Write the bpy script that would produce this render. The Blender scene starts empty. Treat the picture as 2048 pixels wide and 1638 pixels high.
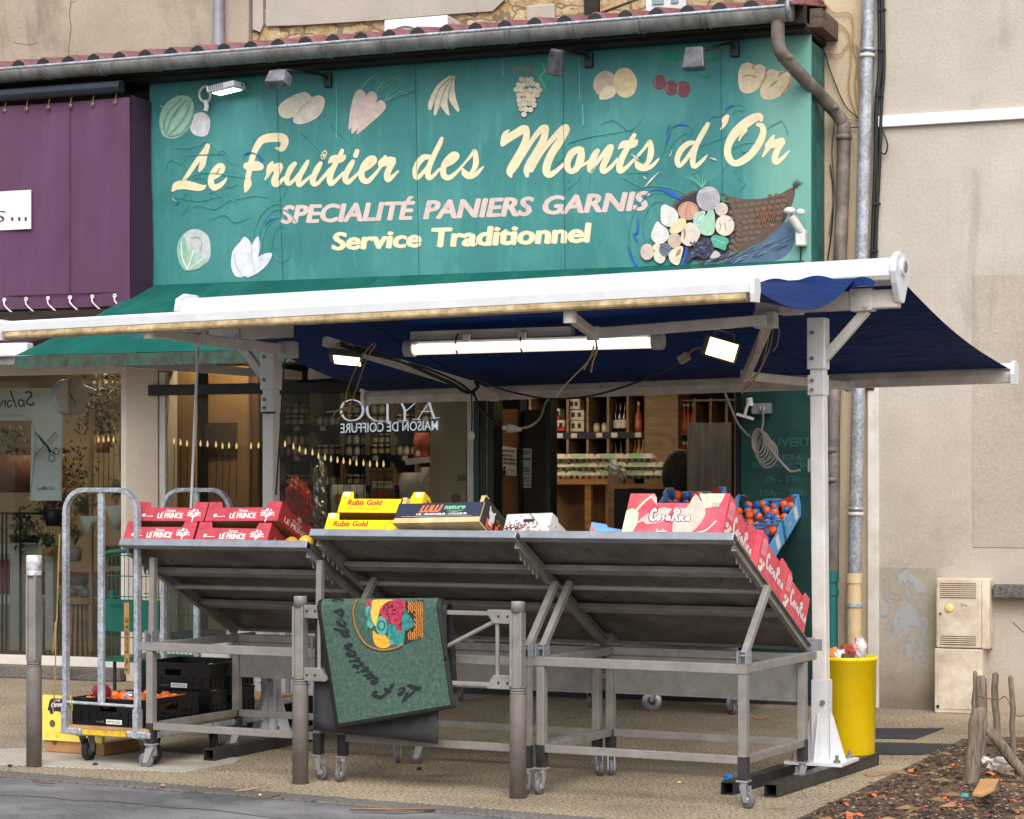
import bpy, bmesh, math, random
from mathutils import Vector, Matrix, Euler, noise
random.seed(7)
R = math.radians
# ------------------------------------------------------------------ camera, sky, sun, exposure
scene = bpy.context.scene
YAW = R(21.0); FOC = 4400.0; EYE = 1.55; DIST = 16.65; HOR = 980.0
SA, CA = math.sin(YAW), math.cos(YAW)
CAM = Vector((DIST*SA, -DIST*CA, EYE))
cd = bpy.data.cameras.new('camera'); cam = bpy.data.objects.new('camera', cd)
scene.collection.objects.link(cam); scene.camera = cam
cam.location = CAM; cam.rotation_euler = (R(90), 0, YAW)
cd.sensor_width = 36.0; cd.lens = FOC/2048*36.0; cd.shift_y = (HOR-819.0)/2048.0
cd.clip_start = 0.1; cd.clip_end = 400.0
W = bpy.data.worlds.new('World'); scene.world = W; W.use_nodes = True
nt = W.node_tree; nt.nodes.clear()
sky = nt.nodes.new('ShaderNodeTexSky'); sky.sky_type = 'NISHITA'; sky.sun_disc = False
sky.sun_elevation = R(48); sky.sun_rotation = R(160); sky.dust_density = 3.0; sky.ozone_density = 1.0; sky.air_density = 1.0
hs = nt.nodes.new('ShaderNodeHueSaturation'); hs.inputs['Saturation'].default_value = 0.40
bg = nt.nodes.new('ShaderNodeBackground'); bg.inputs['Strength'].default_value = 0.15
wo = nt.nodes.new('ShaderNodeOutputWorld')
nt.links.new(sky.outputs[0], hs.inputs['Color']); nt.links.new(hs.outputs[0], bg.inputs[0]); nt.links.new(bg.outputs[0], wo.inputs[0])
sd = bpy.data.lights.new('sun', 'SUN'); sun = bpy.data.objects.new('sun', sd); scene.collection.objects.link(sun)
sd.energy = 1.25; sd.angle = R(48); sd.color = (1.0, 0.985, 0.96)
sun.rotation_euler = Vector((-0.24, 0.66, -0.80)).to_track_quat('-Z', 'Y').to_euler()
scene.view_settings.view_transform = 'Standard'; scene.view_settings.look = 'None'
scene.view_settings.exposure = 0.78; scene.view_settings.gamma = 1.0
scene.cycles.max_bounces = 8; scene.cycles.transparent_max_bounces = 16
scene.cycles.sample_clamp_indirect = 6.0

# ------------------------------------------------------------------ placing helpers: a pixel ray of the survey photo met with a real plane
def ray(px, py):
    u = (px-1024.0)/FOC; v = -(py-HOR)/FOC
    return Vector((-SA+u*CA, CA+u*SA, v))
def at(px, py, Y):
    r = ray(px, py); return CAM + r*((Y-CAM.y)/r.y)
def gnd(px, py, Z=0.0):
    r = ray(px, py); return CAM + r*((Z-CAM.z)/r.z)
def onpl(px, py, o, n):
    r = ray(px, py); n = Vector(n); return CAM + r*((Vector(o)-CAM).dot(n)/r.dot(n))

# ------------------------------------------------------------------ materials
def lin(c):
    return tuple((x/255.0/12.92 if x/255.0 <= 0.04045 else ((x/255.0+0.055)/1.055)**2.4) for x in c[:3]) + (1.0,)
class N:
    def __init__(s, name):
        s.m = bpy.data.materials.new(name); s.m.use_nodes = True; s.t = s.m.node_tree
        s.b = s.t.nodes['Principled BSDF']; s.tc = None
    def new(s, t, **k):
        n = s.t.nodes.new(t)
        for a, v in k.items():
            if a.startswith('i_'):
                n.inputs[a[2:].replace('_', ' ')].default_value = v
            else: setattr(n, a, v)
        return n
    def l(s, a, b): s.t.links.new(a, b)
    def co(s, kind='Object'):
        if s.tc is None: s.tc = s.new('ShaderNodeTexCoord')
        return s.tc.outputs[kind]
    def noise(s, scale, detail=4, rough=.55, sc=None, dist=0.0):
        n = s.new('ShaderNodeTexNoise'); n.inputs['Scale'].default_value = scale
        n.inputs['Detail'].default_value = detail; n.inputs['Roughness'].default_value = rough
        n.inputs['Distortion'].default_value = dist
        if sc:
            mp = s.new('ShaderNodeMapping'); mp.inputs['Scale'].default_value = sc
            s.l(s.co(), mp.inputs[0]); s.l(mp.outputs[0], n.inputs['Vector'])
        else: s.l(s.co(), n.inputs['Vector'])
        return n.outputs['Fac']
    def ramp(s, fac, stops):
        r = s.new('ShaderNodeValToRGB'); e = r.color_ramp.elements
        while len(e) > 1: e.remove(e[-1])
        for i, (p, c) in enumerate(stops):
            x = e[0] if i == 0 else e.new(p)
            x.position = p; x.color = c if len(c) == 4 else lin(c)
        s.l(fac, r.inputs[0]); return r.outputs[0]
    def mix(s, fac, a, b, mode='MIX'):
        m = s.new('ShaderNodeMix', data_type='RGBA', blend_type=mode)
        for sock, v in ((m.inputs[0], fac), (m.inputs[6], a), (m.inputs[7], b)):
            if hasattr(v, 'links') or hasattr(v, 'is_linked'): s.l(v, sock)
            else: sock.default_value = v if not isinstance(v, tuple) or len(v) == 4 else lin(v)
        return m.outputs[2]
    def bump(s, h, strength=.3, dist=.01):
        b = s.new('ShaderNodeBump'); b.inputs['Strength'].default_value = strength; b.inputs['Distance'].default_value = dist
        s.l(h, b.inputs['Height'])
        if s.b.inputs['Normal'].is_linked: s.l(s.b.inputs['Normal'].links[0].from_socket, b.inputs['Normal'])
        s.l(b.outputs[0], s.b.inputs['Normal'])
    def col(s, c):
        if hasattr(c, 'is_linked'): s.l(c, s.b.inputs['Base Color'])
        else: s.b.inputs['Base Color'].default_value = c if len(c) == 4 else lin(c)
BW0, BW1 = (0, 0, 0, 1), (1, 1, 1, 1)
def mul(c, k): return tuple(min(255, x*k) for x in c)
def mat(name, c, rough=.55, metal=0.0, var=.12, scale=6.0, bump=0.0, bscale=60.0, dirt=None, spec=.5, sc=None, trans=0.0):
    """paint / plastic / metal with uneven colour and optional dirt (colour, amount, scale)"""
    n = N(name); b = n.b
    b.inputs['Roughness'].default_value = rough; b.inputs['Metallic'].default_value = metal
    b.inputs['Specular IOR Level'].default_value = spec
    f = n.noise(scale, 5, .6, sc)
    col = n.ramp(f, [(.28, mul(c, 1-var)), (.5, c), (.75, mul(c, 1+var*.6))])
    if dirt:
        dc, da, ds = dirt
        g = n.noise(ds, 6, .65)
        k = n.ramp(g, [(.5-.12, BW0), (.5+.16, (da, da, da, 1))])
        col = n.mix(k, col, lin(dc))
    n.col(col)
    rr = n.ramp(n.noise(scale*2.3, 3), [(.3, (rough*.8,)*3+(1,)), (.7, (min(1, rough*1.2),)*3+(1,))]); n.l(rr, b.inputs['Roughness'])
    if bump: n.bump(n.noise(bscale, 4), bump, .004)
    return n.m
def emis(name, c, s):
    n = N(name); n.col((0, 0, 0, 1)); n.b.inputs['Emission Color'].default_value = lin(c); n.b.inputs['Emission Strength'].default_value = s
    return n.m
def glassmat(name, tint=(235, 240, 238), ior=1.35, rough=.0):
    n = N(name); t = n.t
    tr = n.new('ShaderNodeBsdfTransparent'); tr.inputs[0].default_value = lin(tint)
    gl = n.new('ShaderNodeBsdfGlossy'); gl.inputs['Roughness'].default_value = rough
    fr = n.new('ShaderNodeFresnel'); fr.inputs[0].default_value = ior
    mx = n.new('ShaderNodeMixShader'); n.l(fr.outputs[0], mx.inputs[0]); n.l(tr.outputs[0], mx.inputs[1]); n.l(gl.outputs[0], mx.inputs[2])
    n.l(mx.outputs[0], t.nodes['Material Output'].inputs[0]); return n.m

# ------------------------------------------------------------------ mesh builder
def rotm(rx=0, ry=0, rz=0): return Euler((rx, ry, rz)).to_matrix()
class MB:
    def __init__(s): s.v = []; s.f = []; s.sm = []
    def add(s, vs, fs, sm=False):
        o = len(s.v); s.v += [Vector(p) for p in vs]; s.f += [[i+o for i in f] for f in fs]; s.sm += [sm]*len(fs); return s
    def box(s, c, d, m=None):
        c = Vector(c); vs = []
        for x in (-.5, .5):
            for y in (-.5, .5):
                for z in (-.5, .5):
                    p = Vector((x*d[0], y*d[1], z*d[2])); vs.append(c+(m @ p if m else p))
        return s.add(vs, [(0, 1, 3, 2), (4, 6, 7, 5), (0, 4, 5, 1), (2, 3, 7, 6), (0, 2, 6, 4), (1, 5, 7, 3)])
    def b2(s, a, b):
        a, b = Vector(a), Vector(b); return s.box((a+b)/2, [abs(x) for x in (b-a)])
    def bar(s, p0, p1, w, h, up=(0, 0, 1)):
        p0, p1 = Vector(p0), Vector(p1); d = p1-p0; z = d.normalized(); up = Vector(up)
        if abs(z.dot(up)) > .98: up = Vector((0, 1, 0))
        x = z.cross(up).normalized(); y = x.cross(z)
        return s.box((p0+p1)/2, (w, h, d.length), Matrix((x, y, z)).transposed())
    def tube(s, pts, r, n=8, caps=True, sm=True):
        pts = [Vector(p) for p in pts]; rings = []; px = None
        for i, p in enumerate(pts):
            a = pts[max(0, i-1)]; b = pts[min(len(pts)-1, i+1)]; d = (b-a).normalized()
            if px is None:
                u = Vector((0, 0, 1)) if abs(d.z) < .9 else Vector((0, 1, 0))
                px = d.cross(u).normalized()
            else:
                px = (px-d*px.dot(d)).normalized()
            py = d.cross(px); rr = r[i] if isinstance(r, (list, tuple)) else r
            rings.append([p+(px*math.cos(2*math.pi*k/n)+py*math.sin(2*math.pi*k/n))*rr for k in range(n)])
        vs = [q for g in rings for q in g]; fs = []
        for i in range(len(pts)-1):
            for k in range(n):
                fs.append((i*n+k, i*n+(k+1) % n, (i+1)*n+(k+1) % n, (i+1)*n+k))
        s.add(vs, fs, sm)
        if caps:
            s.add(rings[0], [list(range(n))[::-1]]); s.add(rings[-1], [list(range(n))])
        return s
    def lathe(s, prof, n=20, c=(0, 0, 0), m=None, sm=True, sx=1.0):
        c = Vector(c); vs = []; fs = []
        for r, z in prof:
            for k in range(n):
                p = Vector((r*math.cos(2*math.pi*k/n)*sx, r*math.sin(2*math.pi*k/n), z)); vs.append(c+(m @ p if m else p))
        for i in range(len(prof)-1):
            for k in range(n):
                fs.append((i*n+k, i*n+(k+1) % n, (i+1)*n+(k+1) % n, (i+1)*n+k))
        return s.add(vs, fs, sm)
    def sph(s, c, r, n=10, sq=(1, 1, 1), m=None):
        c = Vector(c); vs = []; fs = []; h = max(4, n*2//3)
        for i in range(h+1):
            t = math.pi*i/h
            for k in range(n):
                p = Vector((math.sin(t)*math.cos(2*math.pi*k/n)*sq[0], math.sin(t)*math.sin(2*math.pi*k/n)*sq[1], math.cos(t)*sq[2]))*r
                vs.append(c+(m @ p if m else p))
        for i in range(h):
            for k in range(n): fs.append((i*n+k, (i+1)*n+k, (i+1)*n+(k+1) % n, i*n+(k+1) % n))
        return s.add(vs, fs, True)
    def poly(s, pts): return s.add(pts, [list(range(len(pts)))])
    def prism(s, pts, off):
        """flat outline pushed along off into a solid"""
        off = Vector(off); pts = [Vector(p) for p in pts]; n = len(pts)
        s.add(pts+[p+off for p in pts], [list(range(n)), [n+i for i in range(n)][::-1]]+[(i, i+n, (i+1) % n+n, (i+1) % n) for i in range(n)])
        return s
    def grid(s, fn, nu, nv, sm=True):
        vs = [fn(i/nu, j/nv) for j in range(nv+1) for i in range(nu+1)]
        fs = [(j*(nu+1)+i, j*(nu+1)+i+1, (j+1)*(nu+1)+i+1, (j+1)*(nu+1)+i) for j in range(nv) for i in range(nu)]
        return s.add(vs, fs, sm)
WM = {}
def tag(o, label=None, cat=None, group=None, kind=None):
    if label: o['label'] = label
    if cat: o['category'] = cat
    if group: o['group'] = group
    if kind: o['kind'] = kind
    return o
def thing(name, label, cat, loc=(0, 0, 0), rz=0.0, group=None, m=None):
    o = bpy.data.objects.new(name, None); scene.collection.objects.link(o); o.empty_display_size = .1
    M = Matrix.Translation(Vector(loc)) @ (m.to_4x4() if m else Matrix.Rotation(rz, 4, 'Z'))
    o.matrix_world = M; WM[o.name] = M
    return tag(o, label, cat, group)
def build(name, mb, mt, parent=None, bevel=0.0, world=False, loc=None, m=None, solid=0.0, label=None):
    me = bpy.data.meshes.new(name)
    vs = mb.v
    if world and parent is not None:
        inv = root_m(parent).inverted(); vs = [inv @ p for p in vs]
    me.from_pydata([tuple(p) for p in vs], [], mb.f)
    for p, k in zip(me.polygons, mb.sm): p.use_smooth = k
    bm = bmesh.new(); bm.from_mesh(me); bmesh.ops.recalc_face_normals(bm, faces=bm.faces); bm.to_mesh(me); bm.free()
    me.materials.append(mt); me.update()
    o = bpy.data.objects.new(name, me); scene.collection.objects.link(o)
    if parent is not None: o.parent = parent
    if loc is not None or m is not None:
        M = Matrix.Translation(Vector(loc or (0, 0, 0))) @ (m.to_4x4() if m else Matrix.Identity(4))
        o.matrix_local = M; WM[o.name] = M
    if bevel:
        b = o.modifiers.new('bevel', 'BEVEL'); b.width = bevel; b.segments = 2; b.limit_method = 'ANGLE'; b.angle_limit = R(40)
    if solid:
        q = o.modifiers.new('solid', 'SOLIDIFY'); q.thickness = solid; q.offset = 0
    if label: o['label'] = label
    return o
def root_m(o):
    M = WM.get(o.name, Matrix.Identity(4))
    return root_m(o.parent) @ M if o.parent else M
def solo(name, label, cat, mb, mt, group=None, **k): return tag(build(name, mb, mt, **k), label, cat, group)
def struct(name, mb, mt, **k): return tag(build(name, mb, mt, **k), kind='structure')
KIDS = {}
def dup(root, loc=None, rz=None, label=None, group=None, m=None):
    def cp(o, par):
        c = o.copy(); scene.collection.objects.link(c)
        if par is not None: c.parent = par
        if o.name in WM: WM[c.name] = WM[o.name].copy()
        for ch in [x for x in list(bpy.data.objects) if x.parent == o]: cp(ch, c)
        return c
    r = cp(root, None)
    M = WM.get(root.name, Matrix.Identity(4)).copy()
    if m is not None: M = Matrix.Translation(Vector(loc)) @ m.to_4x4()
    elif loc is not None:
        M = Matrix.Translation(Vector(loc)) @ (Matrix.Rotation(rz, 4, 'Z') if rz is not None else M.to_3x3().to_4x4())
    r.matrix_world = M; WM[r.name] = M
    if label: r['label'] = label
    if group: r['group'] = group
    return r
def catmull(pts, k=6):
    out = []; n = len(pts)
    for i in range(n-1):
        p0, p1, p2, p3 = pts[max(0, i-1)], pts[i], pts[i+1], pts[min(n-1, i+2)]
        for j in range(k):
            t = j/k
            out.append(tuple(.5*((2*b)+(-a+c)*t+(2*a-5*b+4*c-d)*t*t+(-a+3*b-3*c+d)*t**3) for a, b, c, d in zip(p0, p1, p2, p3)))
    out.append(tuple(pts[-1])); return out
def catloop(pts, k=5):
    n = len(pts); q = [pts[-1]]+list(pts)+[pts[0], pts[1]]; out = []
    for i in range(1, n+1):
        p0, p1, p2, p3 = q[i-1], q[i], q[i+1], q[i+2]
        for j in range(k):
            t = j/k
            out.append(tuple(.5*((2*b)+(-a+c)*t+(2*a-5*b+4*c-d)*t*t+(-a+3*b-3*c+d)*t**3) for a, b, c, d in zip(p0, p1, p2, p3)))
    return out
def brush(mb, pts, fn, lay=0.0):
    """one brush stroke: pts (x, y, width); fn(x, y, lay) -> 3-D point"""
    c = catmull(pts, 5) if len(pts) > 2 else pts
    L = []; Rr = []
    for i, (x, y, w) in enumerate(c):
        a = c[max(0, i-1)]; b = c[min(len(c)-1, i+1)]; dx, dy = b[0]-a[0], b[1]-a[1]; q = math.hypot(dx, dy) or 1
        nx, ny = -dy/q, dx/q; L.append((x+nx*w/2, y+ny*w/2)); Rr.append((x-nx*w/2, y-ny*w/2))
    for i in range(len(c)-1):
        mb.poly([fn(*L[i], lay+i*1e-5), fn(*L[i+1], lay+i*1e-5), fn(*Rr[i+1], lay+i*1e-5), fn(*Rr[i], lay+i*1e-5)])
    for e, s in ((0, 1), (-1, 1)):
        x, y, w = c[e]
        mb.poly([fn(x+math.cos(t*math.pi/6)*w/2, y+math.sin(t*math.pi/6)*w/2, lay+.00035+.0001*(e+1)) for t in range(12)])
_TX = {}
def textmesh(s, shear=0.0, bold=0.0):
    k = (s, shear, bold)
    if k in _TX: return _TX[k]
    def raw(t):
        cu = bpy.data.curves.new('lettering', 'FONT'); cu.body = t; cu.shear = shear; cu.offset = bold; cu.resolution_u = 3
        o = bpy.data.objects.new('lettering', cu); scene.collection.objects.link(o)
        bpy.context.view_layer.update()
        me = o.to_mesh(); v = [tuple(x.co) for x in me.vertices]; f = [list(p.vertices) for p in me.polygons]
        o.to_mesh_clear(); bpy.data.objects.remove(o); bpy.data.curves.remove(cu); return v, f
    hv, _ = raw('H'); cap = max(p[1] for p in hv)-min(p[1] for p in hv)
    v, f = raw(s); x0 = min(p[0] for p in v); x1 = max(p[0] for p in v); base = min(p[1] for p in hv)
    _TX[k] = ([((p[0]-x0)/(x1-x0), (p[1]-base)/cap) for p in v], f); return _TX[k]
def lettering(mb, s, o, ux, uy, shear=0.0, bold=0.0):
    """text laid from o over the full width vector ux, capital height vector uy"""
    v, f = textmesh(s, shear, min(bold, .012)); o, ux, uy = Vector(o), Vector(ux), Vector(uy); k = max(0, bold-.012)*2.2
    n = ux.cross(uy).normalized(); cap = uy.length; e = ux.normalized()*cap*k
    for i, (a_, b_) in enumerate(((0, 0),) if k < .004 else ((-1, 0), (1, 0), (-.5, .45), (.5, -.45), (0, 0))):
        q = e*a_+uy*(k*b_)+n*(.00012*i); mb.add([o+q+ux*a+uy*b for a, b in v], f)
    return mb
# ------------------------------------------------------------------ material set
def speckled(name, a, b, c, scale, rough=.85, wet=False, patch=None):
    n = N(name)
    base = n.ramp(n.noise(scale, 3, .7), [(.405, c), (.455, a), (.56, a), (.66, b)])
    big = n.ramp(n.noise(.9, 5, .6), [(.3, (.62, .62, .62, 1)), (.7, (1.12, 1.12, 1.12, 1))])
    col = n.mix(1.0, base, big, 'MULTIPLY')
    col = n.mix(1.0, col, n.ramp(n.noise(3.4, 6, .7, dist=.5), [(.30, (.55, .53, .52, 1)), (.42, BW1), (.72, BW1), (.8, (1.15, 1.12, 1.08, 1))]), 'MULTIPLY')
    if patch:
        k = n.ramp(n.noise(.9, 6, .65, sc=(1, 1.4, 1)), [(.46, BW0), (.66, (.8,)*3+(1,))]); col = n.mix(k, col, patch)
    n.col(col)
    if wet: n.l(n.ramp(n.noise(.9, 6, .65, sc=(1, 1.4, 1)), [(.4, (.42,)*3+(1,)), (.6, (.8,)*3+(1,))]), n.b.inputs['Roughness'])
    else: n.b.inputs['Roughness'].default_value = rough
    n.b.inputs['Specular IOR Level'].default_value = .3
    n.bump(n.noise(scale, 2), .5, .004); return n.m
def render_wall(name, a, b, stain, amount=.6, grain=.35, base=None):
    n = N(name)
    col = n.ramp(n.noise(1.1, 6, .6), [(.3, a), (.7, b)])
    fine = n.ramp(n.noise(55, 3, .7), [(.3, (.86,)*3+(1,)), (.7, (1.06,)*3+(1,))])
    col = n.mix(1.0, col, fine, 'MULTIPLY')
    k = n.ramp(n.noise(.8, 7, .68, sc=(1.3, 1.3, .55), dist=.6), [(.54, BW0), (.72, (amount,)*3+(1,))])
    col = n.mix(k, col, lin(stain))
    if base is not None:        # weathered foot of the wall
        sx = n.new('ShaderNodeSeparateXYZ'); n.l(n.co(), sx.inputs[0])
        ad = n.new('ShaderNodeMath', operation='ADD'); n.l(sx.outputs[2], ad.inputs[0])
        nm = n.new('ShaderNodeMath', operation='MULTIPLY'); nm.inputs[1].default_value = .35; n.l(n.noise(3.0, 5), nm.inputs[0]); n.l(nm.outputs[0], ad.inputs[1])
        k2 = n.ramp(ad.outputs[0], [(.22, (.75,)*3+(1,)), (.5, BW0)]); col = n.mix(k2, col, lin(base))
    n.col(col); n.b.inputs['Roughness'].default_value = .9; n.b.inputs['Specular IOR Level'].default_value = .2
    n.bump(n.noise(38, 5, .7), grain, .006); n.bump(n.noise(4, 4), grain*.6, .02); return n.m
def stonemat(name):
    n = N(name)
    v = n.new('ShaderNodeTexVoronoi'); v.inputs['Scale'].default_value = 4.2; v.feature = 'DISTANCE_TO_EDGE'
    mp = n.new('ShaderNodeMapping'); mp.inputs['Scale'].default_value = (1, 1, 2.4); n.l(n.co(), mp.inputs[0])
    wv = n.new('ShaderNodeTexNoise'); wv.inputs['Scale'].default_value = 5; n.l(n.co(), wv.inputs[0])
    ad = n.new('ShaderNodeMix', data_type='VECTOR'); ad.inputs[0].default_value = .25; n.l(mp.outputs[0], ad.inputs[4]); n.l(wv.outputs['Color'], ad.inputs[5])
    n.l(ad.outputs[1], v.inputs['Vector'])
    st = n.ramp(n.noise(3.5, 6, .7), [(.3, (150, 112, 66)), (.48, (184, 158, 118)), (.6, (202, 180, 144)), (.75, (160, 136, 102))])
    pit = n.ramp(n.noise(22, 4, .7), [(.33, (.35, .30, .25, 1)), (.46, BW1)]); st = n.mix(1.0, st, pit, 'MULTIPLY')
    k = n.ramp(v.outputs['Distance'], [(.02, BW1), (.07, BW0)])
    n.col(n.mix(k, st, lin((120, 104, 84)))); n.b.inputs['Roughness'].default_value = .95
    n.bump(n.noise(14, 6, .7), .8, .03); n.bump(v.outputs['Distance'], .5, .05); return n.m
def woodmat(name, a, b, sc=(1, 1, 9), rough=.6, scale=3.0):
    n = N(name); n.col(n.ramp(n.noise(scale, 6, .62, sc=sc, dist=1.0), [(.3, a), (.55, b), (.72, mul(b, 1.12))]))
    n.b.inputs['Roughness'].default_value = rough; n.b.inputs['Specular IOR Level'].default_value = .3
    n.bump(n.noise(scale*4, 5, .6, sc=sc), .25, .003); return n.m
def clothmat(name, c, var=.2, fade=None, rough=.85, transl=0.0, weave=1.0):
    n = N(name)
    col = n.ramp(n.noise(1.6, 6, .6, sc=(2.4, 1, .5)), [(.3, mul(c, 1-var)), (.55, c), (.75, mul(c, 1+var))])
    if fade: col = n.mix(n.ramp(n.noise(2.1, 7, .7, sc=(3, .7, 1)), [(.5, BW0), (.75, (.6,)*3+(1,))]), col, lin(fade))
    n.col(col); n.b.inputs['Roughness'].default_value = rough; n.b.inputs['Specular IOR Level'].default_value = .2
    w = n.new('ShaderNodeTexWave'); w.inputs['Scale'].default_value = 90; n.l(n.co(), w.inputs[0])
    n.bump(w.outputs['Fac'], .12*weave, .002); n.bump(n.noise(3, 4, .5, sc=(3, 1, 1)), .35, .02); return n.m
def galv(name, c=(176, 182, 190), rough=.38):
    n = N(name); v = n.new('ShaderNodeTexVoronoi'); v.inputs['Scale'].default_value = 70; n.l(n.co(), v.inputs['Vector'])
    a = n.ramp(v.outputs['Color'], [(.2, mul(c, .82)), (.8, c)])
    d = n.ramp(n.noise(7, 6, .65), [(.42, (.72, .71, .70, 1)), (.6, BW1)])
    n.col(n.mix(1.0, a, d, 'MULTIPLY')); n.b.inputs['Metallic'].default_value = .35; n.b.inputs['Roughness'].default_value = rough
    n.bump(n.noise(20, 3), .1, .003); return n.m
M = {}
M['paving'] = speckled('aggregate_paving', (160, 144, 120), (216, 200, 172), (40, 39, 39), 60)
M['asphalt'] = speckled('asphalt', (108, 108, 110), (138, 137, 136), (64, 64, 66), 130, wet=True, patch=lin((140, 138, 136)))
M['darkpave'] = speckled('tar_patch', (62, 62, 64), (86, 85, 84), (38, 38, 40), 120)
M['kerb'] = speckled('kerb_stone', (112, 106, 100), (140, 134, 126), (76, 72, 70), 60)
M['soil'] = speckled('earth', (98, 82, 66), (136, 116, 94), (48, 40, 34), 40)
M['inside_floor'] = mat('shop_floor', (72, 62, 52), .5, var=.2, scale=3)
M['wall_left'] = render_wall('old_beige_render', (152, 139, 123), (172, 158, 142), (92, 84, 74), .8, .5)
M['wall_right'] = render_wall('beige_render', (172, 162, 150), (190, 181, 169), (136, 127, 116), .75, .5, base=(158, 140, 118))
M['pilaster'] = render_wall('yellowish_render', (186, 166, 138), (198, 180, 154), (140, 122, 98), .5, .3)
M['grey_render'] = render_wall('grey_render', (164, 156, 146), (178, 169, 158), (140, 132, 122), .4, .3)
M['stone'] = stonemat('rubble_stone')
M['street_wall'] = render_wall('far_render', (176, 162, 144), (192, 176, 156), (140, 126, 110), .5, .2)
M['tile'] = mat('red_roof_sheet', (122, 68, 72), .6, var=.25, scale=9, dirt=((60, 50, 50), .6, 12))
M['zinc'] = mat('weathered_zinc', (136, 134, 132), .55, .12, var=.22, scale=5, dirt=((78, 74, 70), .7, 3.5), sc=(3, 1, 1))
M['zinc_dark'] = mat('aged_zinc_pipe', (132, 122, 112), .6, .15, var=.25, scale=7, dirt=((76, 64, 54), .8, 5))
M['galv'] = galv('galvanised_steel', (204, 210, 218)); M['galvpipe'] = galv('galvanised_pipe', (190, 194, 202), .34)
M['eave'] = woodmat('dark_eave_board', (22, 17, 15), (46, 36, 30), (1, 1, 8))
M['teal'] = None
def sign_paint():
    n = N('teal_sign_paint')
    c = n.ramp(n.noise(1.4, 6, .6), [(.28, (46, 110, 109)), (.5, (56, 124, 121)), (.72, (74, 140, 136))])
    s = n.ramp(n.noise(5, 7, .7, sc=(2.2, 1, .35)), [(.52, BW0), (.78, (.35,)*3+(1,))]); c = n.mix(s, c, lin((104, 176, 160)))
    d = n.ramp(n.noise(28, 4, .7), [(.30, (.7, .75, .75, 1)), (.40, BW1)]); c = n.mix(1.0, c, d, 'MULTIPLY')
    # sun bleached right end of the board
    sx = n.new('ShaderNodeSeparateXYZ'); n.l(n.co(), sx.inputs[0])
    ad = n.new('ShaderNodeMath', operation='MULTIPLY_ADD'); ad.inputs[1].default_value = .12; n.l(n.noise(2.2, 5, .6, sc=(3, 1, .4)), ad.inputs[0]); n.l(sx.outputs[0], ad.inputs[2])
    k = n.ramp(ad.outputs[0], [(.0, BW0), (1.0, BW0)])
    mr = n.new('ShaderNodeMapRange'); mr.inputs['From Min'].default_value = 2.2; mr.inputs['From Max'].default_value = 2.42; mr.inputs['To Max'].default_value = .40; n.l(ad.outputs[0], mr.inputs[0])
    c = n.mix(mr.outputs[0], c, lin((150, 196, 172)))
    n.col(c); n.b.inputs['Roughness'].default_value = .5; n.b.inputs['Specular IOR Level'].default_value = .35
    n.bump(n.noise(9, 5, .6), .18, .01); return n.m
M['teal'] = sign_paint()
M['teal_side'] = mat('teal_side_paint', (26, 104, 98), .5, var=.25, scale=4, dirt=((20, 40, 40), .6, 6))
M['cream'] = mat('cream_letters', (226, 208, 170), .55, var=.06, scale=9)
M['pink'] = mat('pink_letters', (208, 183, 174), .55, var=.07, scale=9)
M['dkteal'] = mat('dark_green_panel', (20, 56, 54), .4, var=.2, scale=4)
M['dkteal_text'] = mat('teal_text', (26, 84, 80), .5, var=.1)
M['black'] = mat('black_frame', (18, 19, 20), .4, var=.2)
M['rubber'] = mat('black_rubber', (24, 24, 25), .75, var=.2, scale=14, bump=.3)
M['cable'] = mat('black_cable', (16, 16, 18), .5)
M['grey_cable'] = mat('grey_cable', (168, 160, 150), .5)
M['white_plastic'] = mat('white_plastic', (222, 218, 212), .4, var=.05, dirt=((150, 140, 128), .5, 12))
M['white_paint'] = mat('white_lacquer', (218, 219, 222), .32, var=.04, scale=5, dirt=((196, 190, 180), .45, 4))
M['cream_paint'] = mat('cream_lacquer', (210, 204, 196), .38, var=.05, scale=6, dirt=((176, 164, 148), .5, 7))
M['yellowed'] = mat('yellowed_bar', (196, 174, 130), .5, var=.14, scale=7, dirt=((120, 92, 54), .8, 16), sc=(1, 4, 4))
M['taupe'] = mat('taupe_powder_coat', (140, 135, 130), .42, .08, var=.1, scale=8, dirt=((112, 105, 98), .5, 10))
M['taupe_tex'] = mat('taupe_cast', (116, 108, 102), .62, .05, var=.14, scale=9, bump=.55, bscale=150)
M['alu'] = mat('worn_aluminium', (148, 152, 160), .4, .3, var=.1, scale=10, dirt=((120, 118, 118), .5, 14))
M['steel_dark'] = mat('dark_steel_tube', (48, 50, 54), .42, .3, var=.2, scale=8, dirt=((80, 74, 66), .5, 9))
M['sheet'] = mat('grimy_tray_sheet', (116, 111, 105), .34, .15, var=.2, scale=5, dirt=((52, 48, 45), .6, 8), bump=.3, bscale=30)
M['caster'] = mat('zinc_caster', (186, 186, 188), .35, .6, var=.12)
M['wheel'] = mat('grey_rubber_wheel', (104, 103, 104), .6, var=.12)
M['wheelblk'] = mat('black_tyre', (26, 26, 27), .7, var=.2)
M['purple'] = clothmat('purple_cloth', (92, 62, 86), .09)
M['purple_dk'] = clothmat('purple_return', (66, 46, 66), .12)
M['green_cloth'] = clothmat('green_awning_cloth', (4, 84, 76), .14, fade=(58, 104, 94))
M['blue_cloth'] = clothmat('blue_awning_cloth', (10, 48, 132), .18, weave=.5)
M['valance'] = mat('grimy_valance', (58, 54, 44), .9, var=.3, scale=14, dirt=((20, 96, 84), .6, 9))
M['glass'] = glassmat('shop_glass', ior=1.58); M['jar_glass'] = glassmat('film', (225, 225, 225), 1.5, .15)
M['tan'] = mat('tan_board', (176, 144, 104), .7, var=.12, scale=2)
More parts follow.
